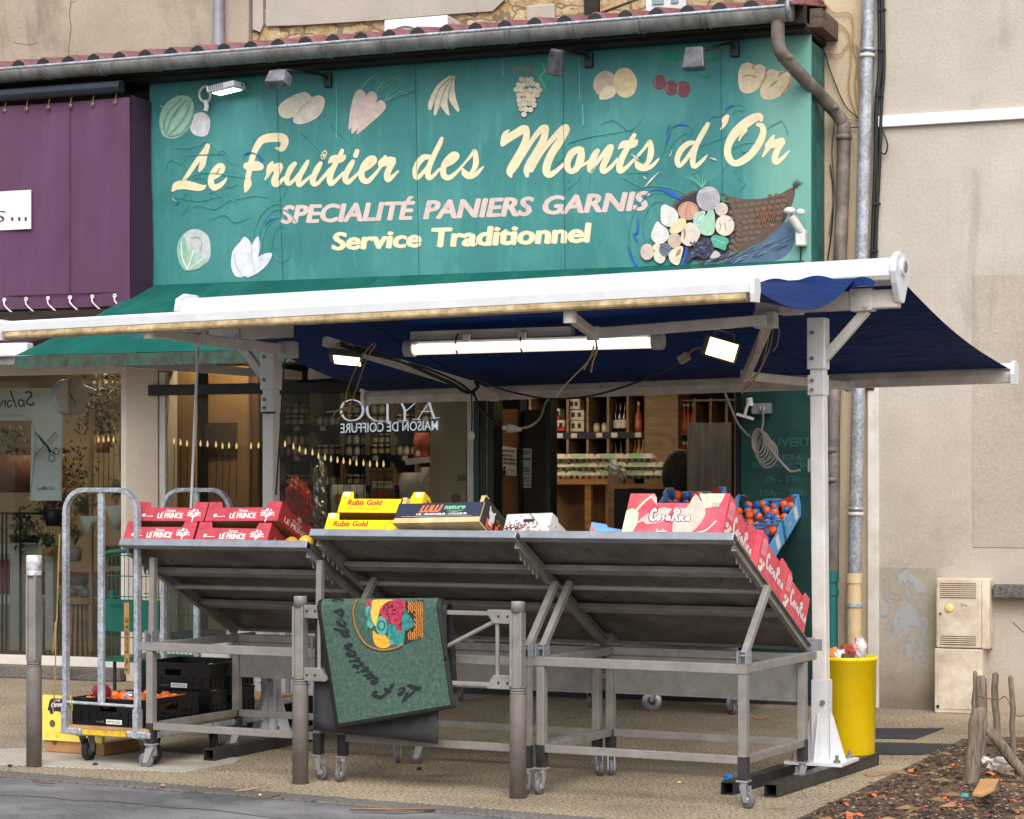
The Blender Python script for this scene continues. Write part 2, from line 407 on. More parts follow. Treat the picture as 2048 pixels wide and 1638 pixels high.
M['tan_dk'] = mat('brown_board', (112, 82, 58), .5, var=.15, scale=2)
M['shelfwood'] = woodmat('grey_oak', (118, 100, 82), (146, 126, 104), (1, 1, 5))
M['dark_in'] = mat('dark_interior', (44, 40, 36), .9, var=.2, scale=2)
M['paper'] = mat('white_paper', (214, 212, 208), .7, var=.05)
M['ink'] = mat('dark_ink', (40, 42, 50), .7)
M['reflected_letter'] = mat('pale_reflected_letters', (220, 230, 238), .5, var=.03)
M['gold'] = mat('gold_tip', (236, 190, 84), .35, .5, var=.15)
M['kraft'] = mat('kraft_board', (176, 132, 86), .8, var=.12, scale=10)
M['wood'] = woodmat('light_oak', (170, 122, 78), (196, 150, 100), (1, 1, 7))
M['greywood'] = woodmat('weathered_stake', (74, 64, 55), (126, 113, 98), (7, 7, .8), .9, 7)
M['post_white'] = mat('post_lacquer', (220, 217, 212), .36, var=.04, scale=5, dirt=((180, 172, 160), .4, 6))
M['yellow_bin'] = mat('yellow_plastic', (252, 214, 0), .36, var=.03, scale=3, dirt=((226, 180, 10), .4, 6))

# ------------------------------------------------------------------ ground
g = MB(); g.add([(-60, -60, -.012), (60, -60, -.012), (60, 30, -.012), (-60, 30, -.012)], [(0, 1, 2, 3)]); struct('road', g, M['asphalt'])
ka, kb = Vector((-1.044, -5.19, 0)), Vector((2.869, -5.70, 0)); kd = (kb-ka).normalized(); kn = Vector((-kd.y, kd.x, 0))
K0, K1 = ka-kd*14, ka+kd*20
g = MB(); g.prism([K0, K1, K1+kn*1.2, Vector((22, .2, 0)), Vector((-20, .2, 0)), K0+kn*1.2], (0, 0, -.0105)); struct('pavement', g, M['paving'])
g = MB()
for i in range(34):
    a = K0+kd*(i*1.0+.004); b = K0+kd*(i*1.0+.996); g.prism([a-kn*.20, b-kn*.20, b-kn*.004, a-kn*.004], (0, 0, .0))
g = MB()
for i in range(34):
    a = K0+kd*(i*1.0+.004)-kn*.17; b = K0+kd*(i*1.0+.996)-kn*.17
    z0 = Vector((0, 0, -.011)); z1 = Vector((0, 0, -.001))
    g.add([a+z1, b+z1, b+kn*.166+z1, a+kn*.166+z1, a+z0, b+z0, b+kn*.166+z0, a+kn*.166+z0], [(0, 1, 2, 3), (0, 4, 5, 1), (1, 5, 6, 2), (3, 7, 4, 0), (2, 6, 7, 3)])
struct('kerb', g, M['kerb'], bevel=.006)
# earth bed at the right
s0, s1, s2 = gnd(1590, 1640), gnd(1845, 1520), gnd(1925, 1478)
def bedh(p): return .008+.016*noise.noise(p*1.7)+.018*noise.noise(p*7)+.010*noise.noise(p*19)
edge = [s0, s1, s2, Vector((4.3, -1.3, 0)), Vector((6.2, -1.2, 0))]
def bed(u, v):
    t = v*4; i = min(3, int(t)); p = edge[i].lerp(edge[i+1], t-i)
    q = Vector((9.0, -6.0+4.6*v, 0)); x = p.lerp(q, u**1.6); h = max(.0, bedh(x))*min(1, u*9)+.002
    return Vector((x.x, x.y, h))
g = MB(); g.grid(bed, 90, 80); struct('earth_bed', g, M['soil'])
g = MB()
for pts in (((1745, 1456), (1890, 1456), (1830, 1478), (1745, 1476)), ((1740, 1484), (1938, 1488), (1905, 1510), (1740, 1508))):
    g.poly([gnd(px, py, .004) for px, py in pts])
struct('tar_patch', g, M['darkpave'])

# ------------------------------------------------------------------ buildings
def wallbox(mb, x0, x1, y0, y1, z0, z1): return mb.b2((x0, y0, z0), (x1, y1, z1))
# right-hand house
hr = thing('rendered_house', 'tall beige rendered house wall to the right of the green fruit shop', 'building', (5.0, 0, 0))
w = MB(); wallbox(w, 2.76, 12, 0, 6, -.1, 9.5); build('wall', w, M['wall_right'], hr, world=True)
w = MB(); wallbox(w, 2.40, 2.757, .012, 3.4, -.1, 9.5); build('pilaster', w, M['pilaster'], hr, world=True)
w = MB(); wallbox(w, 2.718, 2.80, -.03, .008, 0, 2.35); build('corner_strip', w, M['cream_paint'], hr, world=True, bevel=.008)
p0, p1 = at(1990, 1180, -.02), at(2400, 1190, -.02)
w = MB(); w.b2((p0.x, -.11, .80), (p0.x+2.5, 0, .895)); build('ledge', w, M['kerb'], hr, world=True, bevel=.01)
n = N('peeling_paint'); tr = n.new('ShaderNodeBsdfTransparent'); mx = n.new('ShaderNodeMixShader')
n.col((.41, .41, .41, 1)); k = n.ramp(n.noise(5.5, 8, .72, dist=.8), [(.495, BW0), (.525, (.85,)*3+(1,))])
n.l(k, mx.inputs[0]); n.l(tr.outputs[0], mx.inputs[1]); n.l(n.b.outputs[0], mx.inputs[2]); n.l(mx.outputs[0], n.t.nodes['Material Output'].inputs[0]); n.b.inputs['Roughness'].default_value = .8
q = [at(px, py, -.0085) for px, py in ((1765, 1150), (1815, 1140), (1850, 1170), (1858, 1240), (1850, 1310), (1825, 1330), (1790, 1300), (1762, 1240))]
w = MB(); w.poly(q); build('peeling_paint', w, n.m, hr, world=True)
a, b = at(1946, 1060, 0), at(2400, 536, 0)
w = MB(); w.b2((a.x, -.005, 1.15), (6.0, -.0005, b.z)); build('render_patch', w, render_wall('older_render', (162, 151, 138), (184, 173, 160), (120, 110, 98), .8, .8), hr, world=True)
w = MB(); w.b2((2.80, -.006, 0), (3.205, 0, 1.0)); build('wall_foot', w, render_wall('worn_foot_render', (160, 149, 134), (178, 167, 152), (134, 122, 108), .6, .5, base=(112, 100, 86)), hr, world=True)
# upper house behind the roof
hu = thing('upper_house', 'old house with stained beige render and rubble stone above the shop roof', 'building', (-3, 3.5, 0))
xs = at(505, 60, 3.5).x
w = MB(); wallbox(w, -14, xs, 3.42, 8, 3.0, 9.5); build('rendered_wall', w, M['wall_left'], hu, world=True)
w = MB(); wallbox(w, xs+.004, 2.40, 3.5, 8, 3.0, 9.5); build('stone_wall', w, M['stone'], hu, world=True)
q = [at(*p, 3.46) for p in ((532, -200), (532, 52), (600, 50), (760, 40), (900, 28), (985, 22), (1008, 0), (1008, -200))]
w = MB(); w.prism(q, (0, .05, 0)); build('render_patch', w, M['grey_render'], hu, world=True)
q = [at(*p, 3.46) for p in ((505, -200), (505, 58), (520, 64), (526, 50), (526, -200))]
w = MB(); w.prism(q, (0, .06, 0)); build('corner_render', w, M['grey_render'], hu, world=True)
q0, q1 = at(1168, 30, 3.44), at(1196, -200, 3.44)
w = MB(); w.b2((q0.x, 3.44, 5.6), (q1.x, 3.52, 7.4)); build('timber', w, M['eave'], hu, world=True)
a, b = at(1292, 22, 3.47), at(1372, -160, 3.47)
w = MB(); w.b2((a.x, 3.47, a.z-.02), (b.x, 3.55, b.z)); wf = build('window', w, M['white_paint'], hu, world=True)
w = MB(); w.b2((a.x+.06, 3.455, a.z+.05), ((a.x+b.x)/2-.02, 3.468, b.z)); w.b2(((a.x+b.x)/2+.05, 3.455, a.z+.05), (b.x-.07, 3.468, b.z)); build('pane', w, mat('sky_pane', (130, 150, 158), .1), wf, world=True)
g = MB()
for q in ([(143, -5, 1.2), (141, 12, 1.6), (139, 30, 1.2), (142, 55, 1.5), (139, 80, 1.2), (137, 118, .8)], [(143, 6, 1), (152, 2, .6)], [(28, 85, .8), (60, 90, 1.1), (75, 84, .7)]): brush(g, q, lambda x, y, l=0.0: at(x, y, 3.4185-l))
build('crack', g, mat('wall_crack', (84, 76, 68), .9), hu, world=True)
a, b = at(1052, 52, 3.47), at(1110, 6, 3.47)
w = MB(); w.b2((a.x, 3.46, a.z), (b.x, 3.52, b.z)); build('stone_block', w, M['grey_render'], hu, world=True, bevel=.02)
# opposite side of the street, behind the camera: only met as a dim reflection in the shop glass
ho = thing('facing_house', 'beige house across the street that shows only as a faint reflection', 'building', (-6, -27, 0))
w = MB(); wallbox(w, -24, 18, -30, -27, 0, 5.2); build('wall', w, M['street_wall'], ho, world=True)
for i in range(9):
    w = MB(); w.b2((-22+4*i, -26.99, 3.6), (-20.9+4*i, -26.9, 4.9)); build('window', w, M['black'], ho, world=True)
    w = MB(); w.b2((-22.4+4*i, -26.99, .1), (-20.0+4*i, -26.9, 2.5)); build('shop_window', w, M['black'], ho, world=True)

# the shop building itself
hs_ = thing('shop_building', 'single storey shop front with fruit shop and florist under a red sheet roof', 'building', (-1.5, 0, 0))
w = MB()
wallbox(w, -14, 2.40, 0.02, .25, 2.55, 4.78)             # wall over the shop windows
build('wall', w, M['wall_left'], hs_, world=True)
w = MB(); wallbox(w, -3.345, -3.05, -.02, .3, 0, 2.6); build('pier', w, render_wall('pale_pier', (196, 182, 166), (206, 192, 176), (176, 160, 142), .3, .15), hs_, world=True, bevel=.006)
w = MB(); wallbox(w, -14, -3.35, -.10, .0, 0.0, .105); build('step', w, M['kerb'], hs_, world=True, bevel=.01)
w = MB(); wallbox(w, -3.05, 2.40, -.03, .0, 0, .06); build('threshold', w, M['darkpave'], hs_, world=True)
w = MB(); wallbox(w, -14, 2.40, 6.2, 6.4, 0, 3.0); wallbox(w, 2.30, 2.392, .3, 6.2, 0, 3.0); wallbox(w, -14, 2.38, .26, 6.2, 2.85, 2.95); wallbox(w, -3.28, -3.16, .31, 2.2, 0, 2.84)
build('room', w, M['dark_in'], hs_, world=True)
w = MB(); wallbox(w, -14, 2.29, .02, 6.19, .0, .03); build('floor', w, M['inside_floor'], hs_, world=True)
# roof of corrugated tile sheets
def roofz(y): return 4.862+(y+.86)*.185
def prof(t):
    t = t % 1.0; return .052*max(0, math.cos((t-.5)*math.pi*1.9))**1.3 if abs(t-.5) < .27 else 0.0
g = MB(); X0, X1, P = -8.0, 2.42, .2267
nx = int((X1-X0)/P*14)
def rf(u, v):
    x = X0+(X1-X0)*u; y = -.86+4.32*v; return Vector((x, y, roofz(y)+prof((x-X0)/P)))
g.grid(rf, nx, 6, sm=True)
build('roof', g, M['tile'], hs_, world=True, solid=.012)
g = MB()
i = 0
while X0+i*P < X1:                                          # dark closures under each wave
    x = X0+i*P; g = MB(); g.prism([(x+P*(.5+.25*math.cos(k*math.pi/8)), -.868, roofz(-.86)-.004+.052*math.sin(k*math.pi/8)) for k in range(9)], (0, .02, 0)); i += 1; build('wave_closure', g, M['black'], hs_, world=True)
w = MB(); w.b2((-14, -.62, 4.735), (2.41, .02, 4.765)); w.b2((-14, -.70, 4.765), (2.42, -.615, 4.90)); build('eave_board', w, M['eave'], hs_, world=True)
w = MB(); w.b2((-14, -.30, 4.60), (-2.89, .02, 4.734)); build('lintel', w, M['eave'], hs_, world=True)
w = MB(); w.b2((-14, -.62, 2.62), (-2.9, .02, 2.70)); w.b2((-14, -.40, 2.70), (-2.9, .018, 3.2)); build('soffit', w, render_wall('dusty_soffit', (120, 108, 94), (140, 126, 110), (90, 80, 70), .5, .2), hs_, world=True)
w = MB(); w.b2((2.412, -.50, 4.77), (2.50, .01, 4.90)); build('eave_end', w, woodmat('rotten_board', (62, 52, 44), (104, 90, 76), (1, 1, 8), .9), hs_, world=True)

# gutter with its downpipe
gu = thing('roof_gutter', 'long grey zinc gutter running under the red roof edge', 'gutter', (-1.5, -.79, 4.83))
GY, GZ, GR = -.80, 4.845, .085
g = MB(); sec = [(GR*math.cos(R(a)), GR*math.sin(R(a))) for a in range(180, 361, 15)]
xs0, xs1 = -9.0, 2.33
for (s, sgn) in ((1.0, 1),):
    pts0 = [(xs0, GY+a, GZ+b) for a, b in sec]; pts1 = [(xs1, GY+a, GZ+b) for a, b in sec]; n_ = len(sec)
    g.add(pts0+pts1, [(i, i+1, n_+i+1, n_+i) for i in range(n_-1)], True)
build('trough', g, M['zinc'], gu, world=True, solid=.004)
g = MB(); g.tube([(xs0, GY-GR, GZ+.006), (xs1, GY-GR, GZ+.006)], .011, 8); build('rolled_lip', g, galv('sky_sheen_lip', (200, 205, 214), .3), gu, world=True)  # pale bluish zinc paints the sky's reflection on the rim
x = -6.0
while x < 2.2:
    g = MB(); g.tube([(x+.02, GY+GR*1.06*math.cos(R(a)), GZ+GR*1.06*math.sin(R(a))) for a in range(178, 362, 14)], .007, 6)
    g.tube([(x-.02, GY+GR*1.05*math.cos(R(a)), GZ+GR*1.05*math.sin(R(a))) for a in range(178, 362, 14)], .005, 6)
    build('bracket', g, M['zinc'], gu, world=True); x += .485
g = MB(); g.lathe([(0, 0), (GR*1.02, 0), (GR*1.02, .03), (0, .03)], 20, (xs1, GY, GZ), rotm(0, R(90), 0)); build('end_cap', g, galv('cap_zinc', (160, 160, 164), .45), gu, world=True)
dp = thing('gutter_downpipe', 'bent aged zinc downpipe from the gutter end down the yellowish pilaster', 'pipe', (2.5, -.05, 0))
cl = [Vector((at(1556, 60, -.80).x, -.80, 4.80)), at(1557, 88, -.78), at(1572, 118, -.72), at(1620, 170, -.45), at(1662, 214, -.16), at(1684, 243, -.08), at(1688, 275, -.07), at(1680, 520, -.07), at(1668, 800, -.07), at(1666, 960, -.07), at(1664, 1160, -.07)]
g = MB(); g.tube(catmull([tuple(p) for p in cl], 5), .048, 14); build('pipe', g, M['zinc_dark'], dp, world=True)
for p in (cl[6], at(1571, 116, -.72), at(1662, 215, -.16), at(1663, 900, -.07), at(1662, 960, -.07)):
    g = MB(); d = Vector((0, 0, 1)); g.lathe([(.048, -.018), (.057, -.018), (.057, .018), (.048, .018)], 16, p); build('collar', g, M['zinc_dark'], dp, world=True)
g = MB(); a = at(1662, 1155, -.07); g.tube([a+Vector((0, 0, .05)), a+Vector((0, 0, -.03))], .058, 14); g.tube([a+Vector((0, 0, -.03)), (a.x, a.y, 0)], .05, 14); g.tube([(a.x, a.y, .80), (a.x, a.y, .84)], .058, 14)
build('foot', g, mat('green_cast_pipe', (20, 104, 100), .4, var=.12), dp, world=True)
gp = thing('galvanised_downpipe', 'bright galvanised downpipe running the full height beside the black cables', 'pipe', (2.68, -.06, 0))
a, b, c = at(1738, -60, -.07), at(1722, 560, -.07), at(1708, 1180, -.07)
g = MB(); g.tube([a, b, c], .047, 14); build('pipe', g, M['galvpipe'], gp, world=True)
for px, py in ((1736, 100), (1734, 112), (1712, 1028), (1712, 1018)):
    p = at(px, py, -.07); g = MB(); g.lathe([(.047, -.012), (.056, -.012), (.056, .012), (.047, .012)], 16, p); build('collar', g, M['cream_paint'] if py in (112, 1028) else M['galvpipe'], gp, world=True)
g = MB(); g.tube([(c.x, c.y, c.z+.12), (c.x, c.y, 0)], .053, 14); g.tube([(c.x, c.y, c.z+.12), (c.x, c.y, c.z+.05)], .059, 14); build('foot', g, mat('cream_pipe', (214, 186, 144), .5), gp, world=True)
g = MB(); g.tube([(c.x, c.y, .72), (c.x, c.y, .745)], .062, 14); build('clamp', g, M['galv'], gp, world=True)
# cables on the wall
def cable(name, label, pts, r, mt, cat='cable', group=None, k=6):
    g = MB(); g.tube(catmull([tuple(p) for p in pts], k), r, 6); return solo(name, label, cat, g, mt, group)
bc = thing('cable_bundle', 'thick bundle of black cables clipped down the beige house wall', 'cable', (2.78, -.03, 2.2))
for i, (dx, w_) in enumerate(((0, 0), (9, 2), (4, -2))):
    pts = [at(1757+dx-w_, -60, -.03-.006*i), at(1759+dx, 120, -.03), at(1752+dx+w_, 210, -.035), at(1750+dx, 330, -.03), at(1746+dx-w_, 450, -.03), at(1741+dx, 600, -.03), at(1736+dx, 780, -.03)]
    g = MB(); g.tube(catmull([tuple(p) for p in pts], 6), .0125, 7); build('cable', g, M['cable'], bc, world=True)
for px, py in ((1760, 100), (1757, 192), (1751, 408), (1746, 502), (1762, 20)):
    p = at(px+2, py, -.035); g = MB(); g.box(p, (.055, .035, .014)); build('clip', g, M['rubber'], bc, world=True)
cable('looped_cable', 'thin black cable loop hanging off the bundle under the white trunking', [at(1758, 250, -.03), at(1768, 268, -.03), at(1775, 290, -.04), at(1770, 308, -.04), at(1758, 300, -.03), at(1752, 285, -.03)], .006, M['cable'])
th = thing('wall_wires', 'tangle of thin beige and black wires tacked on the pilaster beside the roof corner', 'wires', (2.6, -.02, 4.2))
for pts, mt_ in (
    ([(1645, 0), (1668, 25), (1703, 30), (1706, 90), (1715, 130), (1720, 235)], 'kraft'),
    ([(1655, 65), (1668, 50), (1686, 52), (1700, 75), (1702, 120), (1698, 180), (1714, 232)], 'kraft'),
    ([(1655, 106), (1680, 108), (1695, 88), (1712, 90), (1716, 108), (1710, 170), (1718, 230)], 'kraft'),
    ([(1600, 15), (1625, 60), (1650, 108), (1660, 140), (1690, 210), (1722, 240)], 'cable'),
    ([(1605, 5), (1640, 45), (1655, 60), (1640, 82)], 'cable'),
    ([(1690, 236), (1710, 240), (1722, 238)], 'kraft'), ([(1688, 258), (1705, 255), (1722, 254)], 'cable'),
    ([(1660, 330), (1666, 380), (1664, 450), (1655, 520)], 'cable'), ([(1650, 200), (1668, 240), (1664, 300), (1668, 380), (1658, 470)], 'zinc_dark')):
    g = MB(); g.tube(catmull([tuple(at(px, py, -.012)) for px, py in pts], 6), .0045, 5); build('wire', g, M[mt_], th, world=True)
w = MB(); a, b = at(1757, 251, 0), at(2300, 230, 0); w.b2((a.x, -.035, 4.125), (6.5, -.0005, 4.205)); solo('cable_trunking', 'long white plastic cable trunking running right across the beige wall', 'trunking', w, mat('trunking_white', (236, 234, 236), .35, var=.03), bevel=.006)
up = thing('upper_downpipe', 'grey downpipe on the stained render above the roof', 'pipe', (-4.4, 3.34, 5.5))
a = at(437, 60, 3.34); g = MB(); g.tube([(a.x, 3.34, 4.5), (a.x, 3.34, 9.4)], .055, 14); build('pipe', g, mat('grey_pipe', (142, 142, 148), .45, .2), up, world=True)
g = MB(); g.tube([(a.x, 3.34, 7.0), (a.x, 3.34, 7.04)], .064, 14); build('collar', g, M['zinc'], up, world=True)
# roof cables
cable('roof_cable', 'black cable trailing over the roof edge to the stone wall', [at(1060, 62, 1.0), at(1120, 48, 1.4), at(1190, 30, 1.8), at(1250, 8, 2.6), at(1290, -6, 3.3)], .012, M['cable'])
cable('roof_wire', 'white wire lying along the tops of the roof waves', [at(1095, 50, .2), at(1150, 42, .3), at(1190, 34, .3), at(1260, 30, .3), at(1380, 24, .3), at(1480, 14, .3)], .011, M['white_plastic'])
# air conditioner on the roof
a = at(768, 78, 2.9); b = at(922, 78, 2.9); t = at(768, 40, 2.9)
ac = thing('air_conditioner', 'white outdoor air conditioner unit standing on the red roof', 'air conditioner', ((a.x+b.x)/2, 2.9, a.z-.1))
x0, x1 = a.x, at(895, 40, 2.9).x; z0, z1 = a.z-.25, t.z
w = MB(); w.b2((x0, 2.9, z0), (x1, 3.22, z1)); build('casing', w, M['white_paint'], ac, world=True, bevel=.012)
g = MB(); cx, cz, rr = x0+(x1-x0)*.33, z1-.31, .24
g.lathe([(rr+.02, 0), (rr+.02, .008), (rr, .008), (rr-.01, .0)], 30, (cx, 2.898, cz), rotm(R(90), 0, 0)); build('fan_ring', g, M['white_plastic'], ac, world=True)
g = MB(); g.lathe([(0, 0), (rr, 0)], 30, (cx, 2.897, cz), rotm(R(90), 0, 0)); build('fan_opening', g, mat('fan_dark', (110, 108, 104), .6), ac, world=True)
g = MB()
for k in range(8): g.tube([(cx+(rr-.03*k)*math.cos(q*math.pi/12), 2.89, cz+(rr-.03*k)*math.sin(q*math.pi/12)) for q in range(25)], .004, 4, False)
build('grille', g, M['white_plastic'], ac, world=True)
g = MB(); lettering(g, 'Whirlpool', at(853, 61, 2.895), at(884, 57.5, 2.895)-at(853, 61, 2.895), (0, 0, .028)); build('lettering', g, M['ink'], ac, world=True)
w = MB(); w.b2((x1+.0005, 2.98, z1-.16), (x1+.012, 3.14, z1-.05)); build('handle_cover', w, M['yellowed'], ac, world=True)
# ------------------------------------------------------------------ the painted sign board
SY = -.45
sg = thing('shop_sign', 'large teal painted sign board lettered Le Fruitier des Monts d\'Or with fruit pictures', 'sign', (-.23, SY, 3.92))
w = MB(); w.b2((-2.872, SY, 3.06), (2.408, SY+.03, 4.735)); build('panel', w, M['teal'], sg, world=True)
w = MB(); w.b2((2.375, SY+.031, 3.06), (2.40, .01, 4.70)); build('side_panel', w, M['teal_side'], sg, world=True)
def sp(px, py, lay=0.0): return at(px, py, SY-.0022-lay)
def tl(x0, y0, k): return lambda x, y, lay=0.0: sp(x0+x/k, y0+y/k, lay)
T1, T2, T3, T4 = tl(330, 250, 6.4), tl(640, 260, 6.0235), tl(980, 230, 5.689), tl(1320, 210, 7.314)
GLY = {   # brush strokes of each word: tile, strokes of (x, y, width)
 'Le': (T1, [[(437,590,25),(455,560,55),(480,500,78),(503,420,66),(525,340,66),(548,262,64)], [(548,262,62),(520,320,66),(420,450,66),(330,580,58),(245,705,50)], [(100,838,36),(150,780,105),(240,765,112),(340,780,108),(430,800,92),(490,795,62),(525,770,12)],
        [(620,685,34),(685,640,50),(735,570,66),(735,520,52),(690,520,58),(635,580,72),(595,670,78),(590,750,78),(630,800,82),(700,775,66),(760,722,42),(792,672,12)]]),
 'Fr': (T1, [[(1412,294,8),(1450,302,45),(1495,305,72),(1530,240,96),(1520,175,110),(1450,160,116),(1330,165,112),(1240,195,98),(1185,265,84),(1145,345,76),(1112,440,74),(1085,560,72),(1060,680,70)], [(1062,680,66),(1060,750,100),(1042,815,66),(1026,850,30)], [(1050,525,95),(1100,522,118),(1170,525,128),(1215,532,100)],
        [(1282,700,22),(1310,650,44),(1335,580,80),(1350,520,70),(1376,475,28)], [(1345,555,90),(1430,540,104),(1465,520,85)], [(1470,540,84),(1430,630,80),(1400,715,82),(1412,762,74),(1465,735,58),(1530,670,34)],
        [(1662,495,58),(1615,550,76),(1572,640,68),(1558,715,68),(1585,752,56),(1650,705,44),(1730,610,44),(1800,520,58),(1828,465,44)], [(1826,465,42),(1785,545,66),(1730,640,70),(1706,725,70),(1724,772,54),(1795,715,44),(1870,650,32)],
        [(1992,490,54),(1950,560,78),(1908,650,74),(1890,725,74),(1922,762,54),(1990,712,40),(2060,640,36)], [(2035,365,60),(2022,395,62)]]),
 'uitier': (T2, [[(-30,650,40),(60,545,40),(120,470,40)], [(268,248,48),(240,310,60),(190,400,62),(140,500,72),(117,590,74),(132,648,62),(200,600,44),(280,515,34)], [(100,402,8),(155,352,88),(240,348,92),(285,330,62),(305,300,12)],
        [(398,378,50),(362,440,72),(315,530,70),(306,595,72),(337,630,58),(400,580,44),(470,510,34)], [(447,255,58),(428,308,60)], [(57,275,60),(38,326,60)],
        [(535,488,30),(605,432,52),(655,375,62),(648,335,52),(595,350,68),(528,430,72),(498,530,74),(522,600,74),(575,618,64),(640,560,48),(725,455,34)],
        [(722,462,32),(742,400,72),(770,350,60),(790,310,24)], [(745,398,95),(830,372,104),(880,362,76)], [(880,385,76),(832,470,76),(806,555,76),(822,602,60),(880,555,44),(945,492,18)]]),
 'des': (T2, [[(1318,325,56),(1250,330,72),(1182,400,72),(1147,490,66),(1152,560,60),(1182,572,52),(1260,490,44),(1330,400,44)], [(1467,102,44),(1440,170,60),(1380,290,64),(1330,400,68),(1300,500,72),(1312,578,62),(1370,548,44),(1440,470,34)],
        [(1515,438,30),(1585,392,52),(1648,325,62),(1642,290,52),(1592,300,66),(1512,390,72),(1482,490,72),(1502,560,72),(1560,572,62),(1640,515,44),(1720,425,30)],
        [(1640,515,40),(1750,392,28),(1830,295,40),(1862,252,52),(1875,310,66),(1878,400,70),(1850,480,54),(1805,525,34)], [(1722,475,36),(1745,520,78),(1800,558,72),(1880,530,52),(1940,470,32),(1972,440,12)]]),
 'Monts': (T3, [[(222,165,8),(180,205,50),(155,260,60),(140,340,40)], [(150,320,70),(190,275,95),(280,220,92),(370,165,94),(405,155,80)], [(410,165,80),(412,260,78),(370,370,78),(310,490,92),(252,600,104),(228,655,84),(238,698,36)],
        [(290,600,50),(400,420,48),(500,260,58),(590,155,68),(635,145,70)], [(637,160,74),(605,290,84),(530,430,90),(452,560,92),(418,630,76),(422,690,44)], [(470,630,50),(580,440,48),(700,285,58),(820,160,68),(865,138,70)], [(872,165,76),(800,290,88),(702,440,90),(652,560,92),(642,640,88),(672,682,72),(740,648,56),(850,550,36)],
        [(1060,385,28),(1010,388,66),(932,432,82),(882,530,78),(887,610,72),(932,642,62),(990,600,76),(1030,500,92),(1042,425,76)], [(1010,592,44),(1090,550,34),(1130,520,28)],
        [(1222,408,56),(1190,460,76),(1147,550,72),(1137,620,66),(1150,648,36)], [(1168,605,48),(1260,482,48),(1350,372,56),(1384,354,46)], [(1386,372,54),(1342,470,72),(1292,570,72),(1282,630,68),(1312,642,52),(1380,588,44),(1450,505,36)],
        [(1643,228,48),(1610,285,58),(1560,380,64),(1502,490,72),(1472,590,74),(1484,638,62),(1550,598,44),(1640,505,34)], [(1458,390,8),(1515,338,82),(1600,332,96),(1650,312,80),(1680,282,12)],
        [(1640,510,34),(1740,400,34),(1800,322,40),(1818,305,52),(1832,365,62),(1828,450,72),(1797,540,56),(1745,588,44)], [(1662,535,36),(1692,580,84),(1750,608,66),(1830,590,46),(1900,522,32),(1923,492,12)]]),
 'dOr': (T4, [[(498,550,56),(420,562,76),(322,640,86),(258,760,82),(258,850,76),(287,892,56),(360,820,58),(460,680,58),(520,590,58)], [(703,274,54),(660,350,76),(592,470,78),(532,590,78),(492,720,82),(478,838,82),(497,902,62),(560,868,58),(640,790,44),(690,732,16)],
        [(985,165,60),(950,220,100),(938,285,60),(890,355,24)],
        [(1155,520,26),(1200,435,42),(1260,370,46)], [(1480,215,60),(1455,170,108),(1350,205,132),(1200,312,144),(1062,460,126),(992,620,102),(1002,760,106),(1082,850,92),(1200,820,108),(1340,710,108),(1460,540,108),(1512,390,92),(1488,305,78),(1430,285,56)],
        [(1502,752,28),(1548,680,58),(1590,600,90),(1625,520,80),(1662,452,40)], [(1590,590,115),(1690,560,110),(1780,525,100)], [(1790,545,92),(1722,650,92),(1682,760,92),(1682,828,82),(1732,828,70),(1810,758,52),(1892,672,22)]]),
}
for word, (fn, strokes) in GLY.items():
    g = MB()
    for i, s in enumerate(strokes): brush(g, s, fn, .0005*(i % 4))
    build('lettering', g, M['cream'], sg, world=True)
def signword(s, x0, y0, x1, y1, cap, mt, shear, bold):
    g = MB(); a, b = sp(x0, y0), sp(x1, y1); lettering(g, s, a, b-a, sp(x0, y0-cap)-a, shear, bold); build('lettering', g, mt, sg, world=True)
signword('SPECIALIT\u00c9', 562, 447, 829, 438.5, 35, M['pink'], .20, .040)
signword('PANIERS', 848, 438, 1066, 430.5, 36, M['pink'], .20, .040)
signword('GARNIS', 1087, 429, 1298, 419.5, 36, M['pink'], .20, .040)
signword('Service', 665, 500, 841, 493.5, 34, M['cream'], .1, .045)
signword('Traditionnel', 865, 494, 1181, 484, 37, M['cream'], .1, .045)
# pictures: outlines in survey pixels
def ell(cx, cy, rx, ry, a=0, n=22):
    a = R(a); return [(cx+rx*math.cos(t)*math.cos(a)-ry*math.sin(t)*math.sin(a), cy+rx*math.cos(t)*math.sin(a)+ry*math.sin(t)*math.cos(a)) for t in [2*math.pi*k/n for k in range(n)]]
PM = {}
def pm(c):
    if c not in PM: PM[c] = mat('sign_paint_%02d' % len(PM), mul(c, .9), .6, var=.12, scale=14, dirt=(mul(c, .8), .5, 26))
    return PM[c]
def pic(name, shapes, lay0=0.0):
    """shapes: (colour, outline) painted in order; strokes are ('s', colour, pts with width)"""
    root = None; bycol = {}
    for k, s in enumerate(shapes):
        lay = lay0+min(.0008, .012/len(shapes))*k
        if s[0] == 's': c = s[1]; g = bycol.setdefault(c, MB()); brush(g, s[2], sp, .0012+lay)
        else: c = s[0]; bycol.setdefault(c, MB()).poly([sp(x, y, lay) for x, y in s[1]])
    for i, (c, g) in enumerate(bycol.items()):
        o = build(name if i == 0 else name+'_detail', g, pm(c), root or sg, world=True)
        if root is None: root = o
def c6(*p): return [(300+q[0]/3.657, 80+q[1]/3.657)+tuple(w/3.657 for w in q[2:]) for q in p]
def c7(*p): return [(840+q[0]/2.56, 60+q[1]/2.56)+tuple(w/2.56 for w in q[2:]) for q in p]
def c5(*p): return [(1240+q[0]/5.389, 340+q[1]/5.389)+tuple(w/5.389 for w in q[2:]) for q in p]
mel, mel2 = (176, 214, 190), (122, 182, 160)
